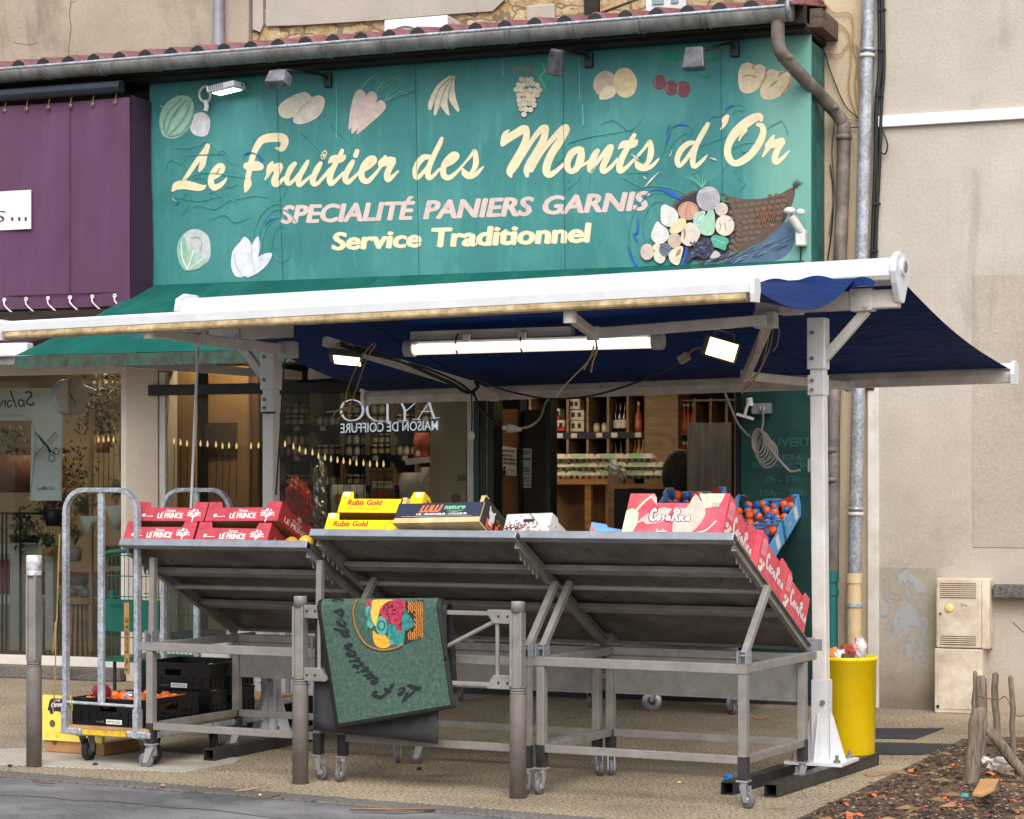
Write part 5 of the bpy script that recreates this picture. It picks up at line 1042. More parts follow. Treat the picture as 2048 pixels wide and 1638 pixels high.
# ------------------------------------------------------------------ florist
fw = thing('florist_window', 'wide florist shop window with thin pale frame left of the pier', 'window', (-4.3, 0, .1))
w = MB(); w.b2((-8, -.03, .106), (-3.348, .04, .185)); w.b2((-3.40, -.005, .187), (-3.348, .05, 2.6)); w.b2((-8, -.005, 2.50), (-3.402, .05, 2.6)); build('frame', w, mat('pale_frame', (214, 206, 196), .4, var=.05), fw, world=True, bevel=.004)
w = MB(); w.b2((-8, .015, .187), (-3.402, .02, 2.498)); build('glass', w, M['glass'], fw, world=True)
w = MB(); w.b2((-12, 2.2, .03), (-3.30, 2.3, 2.84)); solo('back_wall', 'brown inner wall behind the florist display', 'wall', w, mat('florist_wall', (158, 138, 114), .85, var=.2, scale=1.5))
w = MB(); w.b2((X(180, .3), .28, .2), (X(186, .3), .31, at(180, 820, .3).z)); solo('bamboo_pole', 'thin pale pole standing in the florist window', 'pole', w, M['tan'])
# reflection of the salon board opposite, built as a mirrored sheet with cut-out
po = thing('salon_reflection', 'pale blue grey hanging poster with mirrored Salon lettering and scissors in the florist window', 'poster', at(90, 880, .25))  # stands in for the reflected salon board opposite, no poster hangs here
pale = mat('pale_reflection', (232, 234, 240), .5, var=.05, scale=2)
YP = .25
for pts in (((-60, 776), (124, 776), (124, 841), (-60, 841)), ((63, 841.3), (124, 841.3), (121, 1001), (60, 1001))): g = MB(); g.prism([at(x, y, YP) for x, y in pts], (0, .012, 0)); build('sheet', g, pale, po, world=True)
g = MB(); brush(g, [(127, 778, 3), (124, 1000, 3)], lambda x, y, l=0: at(x-2, y, YP-.003-l)); brush(g, [(-60, 842, 3), (63, 841, 3), (60, 1000, 3)], lambda x, y, l=0: at(x, y, YP-.003-l)); build('edge', g, M['cream_paint'], po, world=True)
navy = mat('navy_ink', (44, 58, 84), .6)
def pq(x, y, lay=0.0): return at(x/5.85, 700+y/5.85, YP-.003-lay)
g = MB()
for q in ([(300,500,20),(345,490,22),(370,530,20),(330,575,18),(310,610,20),(350,640,24),(395,640,18),(385,610,14)], [(280,605,16),(240,580,18),(215,620,18),(240,660,18),(275,640,16),(280,590,16),(285,660,14)], [(120,475,18),(150,560,20),(190,665,18)], [(140,600,14),(105,590,18),(85,630,18),(105,668,18),(140,640,14)], [(65,590,16),(60,660,18)], [(60,620,12),(30,595,14),(10,660,16)], [(-10,600,14),(-20,660,14)]): brush(g, q, pq)
build('lettering', g, navy, po, world=True)
g = MB()
for q in ([(410,960,8),(480,1040,26),(550,1125,30),(590,1180,18),(640,1215,10)], [(420,965,8),(500,1080,20),(560,1140,26),(580,1210,12)]): brush(g, q, pq, .001)
for cx, cy, r in ((603, 1265, 34), (660, 1186, 32)): brush(g, [(cx+r*math.cos(t*.35), cy+1.15*r*math.sin(t*.35), 9) for t in range(19)], pq, .0015)
build('reflected_scissors', g, navy, po, world=True)
g = MB(); cm = mat('comb_pink', (206, 150, 130), .6)
for (ax, ay, bx, by) in ((400, 1250, 510, 1120), (555, 1070, 645, 960)):
    brush(g, [(ax, ay, 16), (bx, by, 16)], pq, .0004)
    for k in range(7): t = k/6.5; x, y = ax+(bx-ax)*t, ay+(by-ay)*t; brush(g, [(x, y, 8), (x+48, y+46, 7)], pq, .0002)
build('reflected_comb', g, cm, po, world=True)
g = MB(); o = at(107, 979, YP-.004); lettering(g, 'Coiffeur', o, at(73, 981, YP-.004)-o, at(107, 971, YP-.004)-o, .2, 0); build('lettering', g, navy, po, world=True)
# reflection of a round barber sign opposite, built as a disc
rs = thing('reflected_round_sign', 'thick round grey sign disc with a small scissors print in the florist window', 'sign', at(130, 795, .12))  # stands in for the reflection of a round sign opposite
c = at(133, 794, .10); mm = rotm(R(90), 0, R(62))
g = MB(); g.lathe([(0, 0), (.148, 0), (.150, .008), (.150, .10), (0, .10)], 36, c, mm, False, ); build('drum', g, mat('reflected_drum_grey', (150, 160, 174), .5, var=.05), rs, world=True)
g = MB(); g.lathe([(0, .101), (.146, .101)], 36, c, mm)
f_ = mm @ Vector((0, 0, 1)); fc = c-(f_*.002) if f_.y > 0 else c+f_*.102
g = MB(); g.lathe([(0, 0), (.146, 0)], 36, fc, mm); build('face', g, mat('reflected_disc_face', (176, 164, 152), .5, var=.05), rs, world=True)
ex_ = mm @ Vector((1, 0, 0)); fcc = fc+(-f_*.002 if f_.y > 0 else f_*.002)
def rs_(x, y, l=0): return fcc+ex_*x+Vector((0, 0, -y))-f_*l
g = MB()
for q in ([(-.05,-.04,.004),(0,.02,.008),(.02,.05,.004)], [(-.045,-.035,.003),(.0,.025,.006),(.035,.03,.003)]): brush(g, q, rs_)
for cx, cy in ((.02, .065), (.045, .038)): brush(g, [(cx+.016*math.cos(t*.4), cy+.016*math.sin(t*.4), .004) for t in range(17)], rs_, .0005)
build('reflected_scissors', g, M['ink'], rs, world=True)
g = MB(); a = at(160, 772, .12); g.tube([a, a+Vector((.12, .05, -.05))], .02, 8); build('bracket', g, M['white_plastic'], rs, world=True)  # part of the reflected round sign
# plants
def leaves(mb, c, rx, ry, rz, n_, size, seed, up=.3, thin=.35):
    r_ = random.Random(seed); c = Vector(c)
    for _ in range(n_):
        d = Vector((r_.gauss(0, .5)*rx, r_.gauss(0, .5)*ry, r_.gauss(0, .5)*rz)); p = c+d
        a = Vector((r_.uniform(-1, 1), r_.uniform(-1, 1), r_.uniform(-.4, 1)+up)).normalized()*size*r_.uniform(.6, 1.4); b = a.cross(Vector((r_.uniform(-1, 1), r_.uniform(-1, 1), r_.uniform(-1, 1)))).normalized()*size*thin
        mb.poly([p-a*.5, p+b*.5, p+a*.5, p-b*.5])
def stems(mb, base, top, n_, spread, r=.0025, seed=0):
    r_ = random.Random(seed); base = Vector(base)
    for _ in range(n_):
        t = Vector(top)+Vector((r_.gauss(0, spread), r_.gauss(0, spread*.6), r_.gauss(0, spread*.4))); m_ = base.lerp(t, .5)+Vector((r_.gauss(0, spread*.2), 0, 0))
        mb.tube(catmull([tuple(base), tuple(m_), tuple(t)], 4), [r*1.2]+[r]*7+[r*.5], 4, False)
def pot(mb, p, r0, r1, h, n=16): mb.lathe([(0, 0), (r0, 0), (r1, h), (r1*.92, h), (r0*.9, .02)], n, p)
pamp, dryg, darkg, leafg = mat('dry_pampas', (172, 152, 122), .9, var=.2), mat('dry_grass', (146, 124, 90), .9, var=.25), mat('dark_foliage', (40, 44, 32), .7, var=.4), mat('green_leaf', (70, 96, 60), .6, var=.3)
def plant(label, px, py, Y, potm, r0, r1, h, groups, name='potted_plant', cat_='plant', gz=None):
    p = at(px, py, Y); t = thing(name, label, cat_, p); g = MB(); pot(g, p, r0, r1, h); build('pot', g, potm, t, world=True)
    g = MB(); stems(g, p+Vector((0, 0, h)), p+Vector((0, 0, h+groups[0][1]+.02)), 14, groups[0][2]*.5, .0022, int(px)); build('stems', g, dryg, t, world=True)
    for k, (mt_, dz, rad, n_, sz, *o) in enumerate(groups):
        g = MB(); ox = o[0] if o else 0; leaves(g, p+Vector((ox, 0, h+dz)), rad, rad*.7, rad*1.1, n_, sz, int(px)+k*7); build('foliage', g, mt_, t, world=True)
plant('tall terracotta vase with a cloud of dry pampas grass beside the pier', 252, 940, .35, mat('terracotta', (176, 120, 84), .6, var=.15), .05, .075, .27, [(pamp, .30, .16, 420, .05, -.05), (pamp, .12, .10, 120, .05, -.02)])
plant('dark leafy branch arrangement hanging in the florist window', 205, 905, .8, M['wood'], .06, .08, .15, [(darkg, .28, .22, 420, .06), (darkg, .12, .24, 240, .06), (dryg, .45, .14, 60, .035)])
plant('rusty brown planter drum with small succulents left of the poster', 18, 985, .7, mat('rust_pot', (112, 72, 50), .8, var=.3), .20, .21, .32, [(darkg, .04, .18, 150, .06)])  # the poster is the reflected salon board
plant('dark red flower bouquet in the florist window beside the poster', 107, 1052, .35, M['black'], .06, .10, .14, [(mat('dark_red_petal', (92, 26, 26), .7, var=.4), .10, .13, 240, .05), (darkg, .0, .14, 120, .05)])  # the poster is the reflected salon board
plant('pale dried hydrangea bunch low in the florist window', 138, 1000, .9, M['kraft'], .08, .1, .1, [(mat('straw_petals', (170, 140, 96), .9, var=.3), .1, .18, 260, .05), (darkg, .2, .22, 120, .06)])
plant('bunch of dry wheat in a white paper cone behind the trolley hoop', 232, 1060, .3, M['paper'], .03, .09, .2, [(dryg, .14, .07, 160, .06)])
plant('feathery dry grass spray with a folded white paper wrap', 178, 1070, .32, M['paper'], .03, .08, .16, [(dryg, .10, .10, 190, .07, -.05)])
plant('grey wooden pot with tall dried seed heads', 150, 1122, .4, mat('grey_wood_pot', (150, 142, 132), .8, var=.2), .05, .06, .12, [(dryg, .12, .07, 130, .05)])
plant('small pot of yellow and white narcissus on the florist table', 95, 1112, .4, M['kraft'], .04, .05, .07, [(leafg, .07, .05, 90, .07), (mat('narcissus', (236, 220, 140), .7), .12, .05, 60, .03)])
plant('tray of dim grey green seedlings at the left window edge', 50, 1085, .45, M['black'], .12, .14, .06, [(leafg, .06, .16, 160, .06), (dryg, .12, .15, 90, .05)])
plant('small green plant wrapped in clear film on the left stool', 172, 1195, .3, mat('film_wrap', (120, 116, 110), .3), .05, .06, .07, [(leafg, .06, .05, 90, .05)])
plant('small dried bunch wrapped in clear film on the right stool', 145, 1192, .35, mat('film_wrap2', (104, 100, 92), .3), .05, .06, .06, [(dryg, .05, .05, 90, .04)])
# basket
t = thing('wicker_basket', 'woven wicker basket hanging on the florist window above the green cart', 'basket', at(232, 1130, .3)); p = at(232, 1132, .3)
g = MB(); g.lathe([(.0, 0), (.07, 0), (.12, .16), (.125, .17), (.11, .16)], 18, p); build('body', g, mat('wicker', (128, 98, 62), .85, var=.35, scale=50, bump=.6, bscale=90), t, world=True)
# stools with slatted drum bases and the wood shelf table
def stool(label, px, Y, ztop_py, r, group=None):
    p = at(px, ztop_py, Y); t = thing('slatted_stool', label, 'stool', (p.x, p.y, .1))
    g = MB(); g.lathe([(0, -.05), (r, -.05), (r, 0), (0, 0)], 26, p); build('top', g, M['wood'], t, world=True, bevel=.004)
    for k in range(20):
        a = 2*math.pi*k/20; b0 = Vector((p.x+r*.62*math.cos(a), p.y+r*.62*math.sin(a), p.z-.05)); b1 = Vector((p.x+r*.9*math.cos(a), p.y+r*.9*math.sin(a), .11)); g = MB(); g.bar(b0, b1, .022, .016, (math.cos(a), math.sin(a), 0)); build('slat', g, M['wood'], t, world=True)
    g = MB(); g.lathe([(r*.55, -.06), (r*.8, .11-p.z)], 20, p); build('core', g, M['dark_in'], t, world=True)
stool('round oak stool with a slatted drum base, right of two in the florist window', 158, .34, 1195, .165)
stool('round oak stool with a slatted drum base, partly hidden behind its neighbour and the post', 92, .75, 1190, .165)
t = thing('wood_bench', 'reddish wooden display bench behind the stools', 'bench', at(110, 1150, 1.0))
a, b = at(50, 1142, 1.0), at(205, 1142, 1.0); w = MB(); w.b2((a.x, 1.0, a.z-.12), (b.x, 1.35, a.z)); build('top', w, woodmat('red_wood', (120, 72, 46), (150, 96, 62), (1, 1, 6)), t, world=True)
for x in (a.x+.06, b.x-.06): w = MB(); w.b2((x-.05, 1.02, .04), (x+.05, 1.3, a.z-.121)); build('leg', w, bpy.data.materials['red_wood'], t, world=True)
# white cabinet and black plant frame at the left edge
t = thing('white_rack', 'pale framed rack with a red dotted panel at the left edge of the florist window', 'rack', at(40, 1200, .5)); YR = .5
for x0, x1, y0, y1 in ((-60, 108, 1090, 1106), (20, 38, 1106.5, 1300), (90, 106, 1106.5, 1300), (-60, 19, 1190, 1206)): a, b = at(x0, y1, YR), at(x1, y0, YR); w = MB(); w.b2((a.x, YR, a.z), (b.x, YR+.06, b.z)); build('frame', w, M['cream_paint'], t, world=True)
a, b = at(-60, 1188, YR+.1), at(19, 1120, YR+.1); w = MB(); w.b2((a.x, YR+.1, a.z), (b.x, YR+.12, b.z)); build('panel', w, mat('red_panel', (150, 26, 28), .6), t, world=True)
t = thing('plant_stand', 'thin black metal plant stand in front of the pale rack', 'stand', at(30, 1200, .3))
for x in (5, 13, 41): w = MB(); a, b = at(x, 1310, .25), at(x, 1024, .25); w.b2((a.x-.006, .24, .19), (a.x+.006, .255, b.z)); build('leg', w, M['black'], t, world=True)
w = MB(); a, b = at(-60, 1026, .25), at(72, 1020, .25); w.b2((a.x, .24, a.z-.01), (b.x, .5, a.z+.008)); build('shelf', w, M['black'], t, world=True)
# green awning over the fruit shop
ga = thing('green_awning', 'faded green cloth awning fixed under the teal sign', 'awning', (-.3, -1.3, 2.8))
GYF = -2.22; fl = at(30, 724, GYF); zF = 2.505
def gaf(u, v):
    x = -2.885+.0*u; xx = -2.885+(2.36+2.885)*u+ (fl.x+2.885)*v*(1-u)
    return Vector((xx, -.43+(GYF+.43)*v, 3.165+(zF-3.165)*v+.015*math.sin(v*math.pi)*math.sin(u*40)*.4-.02*math.sin(v*math.pi)))
g = MB(); g.grid(gaf, 60, 12); build('cloth', g, M['green_cloth'], ga, world=True)
g = MB()
def gv(u, v): x = fl.x+(2.36-fl.x)*u; return Vector((x, GYF-.012-.006*math.sin(x*60)*v, zF-.005-.085*v-.006*(v > .99)*math.sin(x*170)))
g.grid(gv, 240, 3); build('valance', g, M['valance'], ga, world=True)
w = MB(); w.b2((fl.x-.01, GYF, zF-.045), (2.36, GYF+.05, zF-.008)); build('front_bar', w, M['cream_paint'], ga, world=True)
for px, sgn in ((232, 1), (640, -1)):
    p = at(px, 752, GYF+.1); g = MB(); g.bar((p.x, GYF+.05, zF-.06), (p.x+.75*sgn, -.75, zF-.10), .035, .06); g.bar((p.x+.75*sgn, -.75, zF-.10), (p.x+.2*sgn, -.05, zF-.02), .04, .06); build('folding_arm', g, M['cream_paint'], ga, world=True)
# ------------------------------------------------------------------ unseen interior lamps of the two shops, part of them added fill
def ceillamp(label, x, y, s):
    t = thing('unseen_ceiling_lamp', label, 'lamp', (x, y, 2.84)); w = MB(); w.b2((x-.62, y-.1, 2.79), (x+.62, y+.1, 2.845)); build('housing', w, M['white_plastic'], t, world=True)
    w = MB(); w.b2((x-.6, y-.085, 2.775), (x+.6, y+.085, 2.789)); build('diffuser', w, emis('lit_diffuser_%d' % int(s*10+x*7), (255, 226, 188), s), t, world=True)
ceillamp('lit ceiling lamp in the shop above the jar shelves', -1.6, 3.4, 22); ceillamp('lit ceiling lamp in the shop above the egg table', .6, 2.9, 13)
ceillamp('lit ceiling lamp just inside the left half of the shop window', -2.35, .38, 11); ceillamp('lit ceiling lamp just inside the right half of the shop window', -1.0, .38, 9); ceillamp('lit ceiling lamp just inside the open doorway', 1.15, .5, 8); ceillamp('lit ceiling lamp inside the florist', -4.2, .9, 34)  # these four are added to brighten the boards, doorway and florist
# ------------------------------------------------------------------ free standing double slope awning
AR = R(-3.7); AO = Vector((-.21, -3.55, 0))
AEX, AEY = Vector((math.cos(AR), math.sin(AR), 0)), Vector((-math.sin(AR), math.cos(AR), 0))
def A(x, y, z): return AO+AEX*x+AEY*y+Vector((0, 0, z+.013*x))
def Apx(px, py, y): return onpl(px, py, AO+AEY*y, AEY)
aw = thing('market_awning', 'free standing white framed awning on two posts with blue cloth sloping both ways', 'awning', AO, AR)
def aw_(name, mb, m_, par=None, **k): return build(name, mb, m_, par or aw, world=True, **k)
for i, x in enumerate((0.0, 3.47)):
    zb = -.013*x
    g = MB(); g.bar(A(x, 0, .10+zb), A(x-.02*(i == 1), 0, 2.42), .078, .078, AEY); ps = aw_('post', g, M['post_white'], bevel=.006)
    g = MB(); g.bar(A(x-.02*i, 0, 2.16), A(x-.02*i, 0, 2.44), .10, .10, AEY); aw_('sleeve', g, M['post_white'], ps, bevel=.006)
    g = MB(); g.bar(A(x-.02*i, 0, 2.02), A(x-.02*i, 0, 2.13), .094, .094, AEY); aw_('collar', g, M['post_white'], ps, bevel=.004)
    g = MB()
    for z in (2.05, 2.10, 2.22, 2.36): g.tube([A(x-.02*i-.02, -.056, z), A(x-.02*i-.02, -.046, z)], .011, 8)
    aw_('bolts', g, M['zinc'], ps)
    g = MB(); g.bar(A(x, 0, .085+zb), A(x, 0, .52+zb), .09, .09, AEY)
    for dx, dy in ((1, 0), (-1, 0), (0, 1), (0, -1)):
        q = [A(x+dx*.049, dy*.049, .085+zb), A(x+dx*.135, dy*.135, .085+zb), A(x+dx*.06, dy*.06, .33+zb), A(x+dx*.049, dy*.049, .34+zb)]; o = AEY*.012 if dx else AEX*.012; g.prism([p-o*.5 for p in q], o)
    bs = aw_('base', g, M['white_paint'], ps)
    g = MB(); g.bar(A(x, -.17, .078+zb), A(x, .17, .078+zb), .32, .016); aw_('base_plate', g, M['white_paint'], ps)
    g = MB()
    for dx in (-.12, .12):
        for dy in (-.12, .12): g.tube([A(x+dx, dy, .085+zb), A(x+dx, dy, .125+zb)], .010, 6); g.tube([A(x+dx, dy, .086+zb), A(x+dx, dy, .098+zb)], .02, 6)
    g.tube([A(x+.02, -.058, .40+zb), A(x+.02, -.048, .40+zb)], .014, 8); aw_('bolts', g, M['zinc'], ps)
    for dx in ((-.115, .115) if i else (.115,)):
        y0, y1 = (-.95, .55) if i else (-.88, .62)
        g = MB(); P_ = lambda a, y, b: A(x+dx+a+(.077*(y-.05)-.02 if i else 0), y, b+zb)
        for a, b, w_, h_ in ((0, .066, .07, .006), (0, .004, .07, .006), (-.032, .035, .006, .055), (.032, .035, .006, .055)): g.bar(P_(a, y0, b), P_(a, y1, b), w_, h_)
        aw_('foot_tube', g, M['steel_dark'], ps)
for xa_, xb_ in ((-.42, .14), (3.10, 3.90)): g = MB(); g.bar(A(xa_, 0, 2.525), A(xb_, 0, 2.525), .075, .10); aw_('beam_stub', g, M['cream_paint'], bevel=.008)
for a, b in ((A(3.43, 0, 2.16), A(3.72, 0, 2.47)), (A(.02, 0, 2.16), A(-.24, 0, 2.47))): g = MB(); g.bar(a, b, .05, .045, AEY); aw_('brace', g, M['cream_paint'], bevel=.004)
for x in (3.70, -.26, 3.30): g = MB(); g.bar(A(x-.06, 0, 2.525), A(x+.06, 0, 2.525), .095, .12); g.tube([A(x-.02, -.06, 2.56), A(x-.02, -.045, 2.56)], .012, 8); g.tube([A(x+.03, -.06, 2.49), A(x+.03, -.045, 2.49)], .012, 8); aw_('beam_clamp', g, M['cream_paint'], bevel=.004)
def extr(sec, x0, x1, n_=1, c=None):
    g = MB(); S0 = [A(x0, y, z) for y, z in sec]; S1 = [A(x1, y, z) for y, z in sec]; k = len(sec)
    g.add(S0+S1, [list(range(k)), list(range(k, 2*k))]+[(i, (i+1) % k, (i+1) % k+k, i+k) for i in range(k)]); return g
cas = [(-.13, 2.615), (-.145, 2.64), (-.14, 2.69), (-.11, 2.725), (-.05, 2.742), (.06, 2.742), (.12, 2.71), (.14, 2.66), (.13, 2.61)]
g = extr(cas, -.565, 3.885); cs_ = aw_('cassette', g, M['white_paint'], bevel=.004)
for sgn, x in ((1, 3.886), (-1, -.60)):
    sec = [(-.05, 2.50), (.03, 2.50), (.10, 2.60), (.15, 2.66), (.135, 2.72), (.06, 2.77), (-.06, 2.77), (-.14, 2.735), (-.16, 2.66), (-.13, 2.60)]
    g = extr(sec, x, x+.035); e = aw_('end_plate', g, M['white_paint'], cs_, bevel=.006)
g = MB(); c = A(3.915, -.02, 2.69); g.tube([c, c+AEX*.022], .05, 14); aw_('end_cap', g, M['white_paint'], cs_); g = MB(); g.tube([c+AEX*.0222, c+AEX*.028], .03, 12); aw_('drive_socket', g, M['zinc'], cs_)
# front bar: white upper half, yellowed lower half
FB = -1.75
sec = [(-.035, 2.425), (-.040, 2.47), (-.03, 2.482), (.03, 2.482), (.04, 2.46), (.04, 2.425)]
g = extr([(FB+y, z) for y, z in sec], -.64, 3.66); fbar = aw_('front_bar', g, M['white_paint'], bevel=.003)
sec = [(-.030, 2.388), (-.036, 2.40), (-.033, 2.424), (.035, 2.424), (.035, 2.385)]
g = extr([(FB+y, z) for y, z in sec], -.63, 3.64); aw_('lower_profile', g, M['yellowed'], fbar, bevel=.003)
for x in (-.66, 3.662): g = extr([(FB+y, z) for y, z in ((-.036, 2.38), (-.048, 2.42), (-.048, 2.475), (-.03, 2.492), (.04, 2.49), (.05, 2.44), (.03, 2.38))], x, x+.022); aw_('end_cap', g, M['white_paint'], fbar)
# cloths
def bluecloth():
    n = N('blue_awning_cloth'); c = n.ramp(n.noise(1.6, 5, .6, sc=(1, 3, 1)), [(.3, (0, 26, 68)), (.7, (0, 37, 92))]); n.col(c); n.b.inputs['Roughness'].default_value = .75; n.b.inputs['Specular IOR Level'].default_value = .2
    n.bump(n.noise(4, 5, .5, sc=(1, 3, 1), dist=.6), .8, .03)
    t = n.new('ShaderNodeBsdfTranslucent'); t.inputs[0].default_value = lin((0, 90, 200)); mx = n.new('ShaderNodeMixShader'); mx.inputs[0].default_value = .012
    n.l(n.b.outputs[0], mx.inputs[1]); n.l(t.outputs[0], mx.inputs[2]); n.l(mx.outputs[0], n.t.nodes['Material Output'].inputs[0]); return n.m
M['blue_cloth'] = bluecloth()
def fc(u, v):
    x = -.52+4.22*u; x = x+(.0-.06*u)*v
    e = u**9; s = math.sin(math.pi*v)
    return A(x, -.09+(FB+.12)*v, 2.655+(2.455-2.655)*v-.035*s-.14*e*s*(1-.35*v)+.012*math.sin(x*6)*s)
g = MB(); g.grid(fc, 80, 24); sc_ = aw_('street_cloth', g, M['blue_cloth'])
g = MB()
for u in (.24, .5, .76): g.tube([fc(u, k/12)+Vector((0, 0, -.001)) for k in range(13)], .0035, 5)
aw_('seam', g, M['blue_cloth'], sc_)
def bc2(u, v):
    x0, x1 = -.50+4.36*u, -.33+4.42*u; x = x0+(x1-x0)*v; s = math.sin(math.pi*v)
    return A(x, .10+1.78*v, 2.66+(2.235-2.66)*v-.045*s+.006*math.sin(x*9)*s)
g = MB(); g.grid(bc2, 60, 16); sc_ = aw_('shop_cloth', g, M['blue_cloth'])
g = MB()
for u in (.22, .48, .74): g.tube([bc2(u, k/12)+Vector((0, 0, -.001)) for k in range(13)], .0035, 5)
aw_('seam', g, M['blue_cloth'], sc_)
# rumpled blue edge lying on the front of the cassette
g = MB(); 
def ruf(u, v): x = 2.92+.9*u; return A(x, -.165-.05*v-.02*math.sin(u*14), 2.60+.045*math.sin(u*math.pi)**.5*(1-v)+.012*math.sin(u*22)-.03*v)
g.grid(ruf, 40, 4); aw_('cloth_fold', g, M['blue_cloth'])
# rear bar
g = extr([(1.87, 2.15), (1.86, 2.20), (1.875, 2.235), (1.90, 2.245), (1.95, 2.235), (1.955, 2.18), (1.93, 2.15)], -.36, 4.10); rb = aw_('rear_bar', g, mat('greyish_lacquer', (214, 206, 196), .4, var=.06, dirt=((150, 140, 128), .5, 9), sc=(1, 4, 4)), bevel=.004)
g = extr([(1.85, 2.235), (1.86, 2.262), (1.90, 2.272), (1.96, 2.255), (1.955, 2.24)], -.40, 4.10); aw_('cloth_channel', g, M['cream_paint'], rb)
for x in (-.385, 4.102): g = extr([(1.85, 2.14), (1.835, 2.20), (1.85, 2.27), (1.90, 2.285), (1.97, 2.26), (1.97, 2.17), (1.94, 2.14)], x, x+.025); aw_('end_cap', g, M['white_paint'], rb)
# folding arms
def arm(pts, name='folding_arm', w=.042, h=.06):
    for i in range(len(pts)-1):
        g = MB(); g.bar(pts[i], pts[i+1], w*(1-.12*i), h*(1-.12*i)); g.tube([pts[i+1]+Vector((0, 0, -.035)), pts[i+1]+Vector((0, 0, .035))], .034, 12); aw_(name, g, M['cream_paint'], bevel=.006)
def at_el(px, py, y): return Apx(px, py, y)
arm([Apx(1530, 640, -.12), Apx(1186, 667, -.95), Apx(1140, 632, FB+.05)])
arm([Apx(576, 700, -.02), Apx(400, 678, -1.0), Apx(300, 664, FB+.05)])
arm([Apx(648, 682, .05), Apx(944, 772, 1.0), Apx(988, 792, 1.86)])
arm([Apx(1536, 648, .05), Apx(1492, 752, .85), Apx(1700, 772, 1.86)])
g = MB(); p = Apx(576, 700, -.06); g.box(p, (.10, .10, .10)); aw_('arm_bracket', g, M['cream_paint'], bevel=.008); g = MB(); p = Apx(1532, 640, -.06); g.box(p, (.12, .10, .09)); aw_('arm_bracket', g, M['cream_paint'], bevel=.008)
# crank gear and pole
cp = thing('crank_pole', 'thin white crank pole hooked to the awning gear eye, leaning past the left trolley hoop', 'pole', Apx(383, 1010, -.4))
a, b = Apx(396, 697, -.55), Apx(381, 1040, -.75)
g = MB(); g.tube([a, b], .0085, 8); build('pole', g, M['white_paint'], cp, world=True)
g = MB(); g.tube([a, a.lerp(b, .06)], .012, 8); build('grip', g, M['cream_paint'], cp, world=True); g = MB(); g.tube([a+Vector((.0, 0, 0)), a+Vector((.012, 0, .03)), a+Vector((.0, 0, .055)), a+Vector((-.014, 0, .035))], .004, 6); build('hook', g, M['galv'], cp, world=True)
g = MB(); q = a+Vector((0, 0, .06)); g.tube([q+Vector((.018*math.cos(t*.7), 0, .018*math.sin(t*.7))) for t in range(10)], .006, 6); g.box(q+Vector((.02, .02, .03)), (.06, .05, .035)); aw_('crank_gear', g, M['white_plastic'])

# ------------------------------------------------------------------ lamps under the awning
tlp = thing('tube_light', 'lit white fluorescent tube fitting hanging under the blue awning', 'lamp', Apx(1070, 690, .45))
a, b = Apx(822, 697, .45), Apx(1318, 682, .45); d = (b-a).normalized()
g = MB(); g.bar(a+Vector((0, .03, .028)), b+Vector((0, .03, .028)), .13, .03); build('tray', g, M['cream_paint'], tlp, world=True, bevel=.006)
g = MB(); g.bar(a+Vector((0, .02, .075)), a.lerp(b, .66)+Vector((0, .02, .075)), .06, .055); build('mounting_bar', g, M['cream_paint'], tlp, world=True)
n = N('lamp_diffuser'); n.col((.8, .82, .8, 1)); n.b.inputs['Roughness'].default_value = .2; n.b.inputs['Emission Color'].default_value = lin((255, 250, 236)); n.b.inputs['Emission Strength'].default_value = .55
g = MB(); g.tube([a+d*.01, b-d*.01], .041, 14); build('cover', g, n.m, tlp, world=True)
g = MB(); g.tube([a+d*.06+Vector((0, -.035, -.0)), b-d*.06+Vector((0, -.035, 0))], .022, 10); build('tube', g, emis('tube_glow', (255, 250, 238), 2.4), tlp, world=True)
for s in (a, b): g = MB(); g.tube([s-d*.035, s+d*.025], .052, 14); build('end_cap', g, M['white_plastic'], tlp, world=True)
for f in (.24, .47): p = a.lerp(b, f); g = MB(); g.box(p+Vector((0, -.03, .05)), (.05, .03, .05)); build('clip', g, M['white_plastic'], tlp, world=True)
for f in (.20, .465): p = a.lerp(b, f); g = MB(); g.tube([p+Vector((0, .05*math.cos(t*.63), .015+.065*math.sin(t*.63))) for t in range(11)], .005, 5); build('cable_tie', g, M['cable'], tlp, world=True)
def flood(label, px, py, y, w_, h_, mm, glow, s):
    p = Apx(px, py, y); t = thing('floodlight', label, 'floodlight', p)
    g = MB(); g.box(p, (w_, .045, h_), mm); build('housing', g, mat('flood_case', (92, 90, 86), .45, .2) if 'flood_case' not in bpy.data.materials else bpy.data.materials['flood_case'], t, world=True, bevel=.012)
    g = MB(); g.box(p+mm @ Vector((w_*.05, -.0235, 0)), (w_*.80, .004, h_*.80), mm); build('lens', g, emis('flood_glow_%d' % px, glow, s), t, world=True)
    g = MB(); g.tube([p+mm @ Vector((-w_*.3, .0, h_*.5)), p+mm @ Vector((-w_*.25, .03, h_*.8)), p+mm @ Vector((w_*.25, .03, h_*.8)), p+mm @ Vector((w_*.3, 0, h_*.5))], .006, 6); build('yoke', g, M['zinc'], t, world=True); return p
p1 = flood('lit yellowish LED floodlight tilted under the awning left of the right post', 1441, 698, .25, .205, .125, rotm(R(4), R(17), R(12)), (255, 226, 150), 3.2)
p2 = flood('flat lit LED floodlight seen from below at the left end of the awning', 692, 714, .1, .20, .14, rotm(R(68), R(6), R(18)), (255, 228, 176), 3)
jb = Apx(1368, 716, .3); g = MB(); g.box(jb, (.065, .04, .05), rotm(0, R(-30), 0)); solo('junction_box', 'small grey cable junction box left of the tilted floodlight', 'junction box', g, M['grey_cable'], bevel=.006)
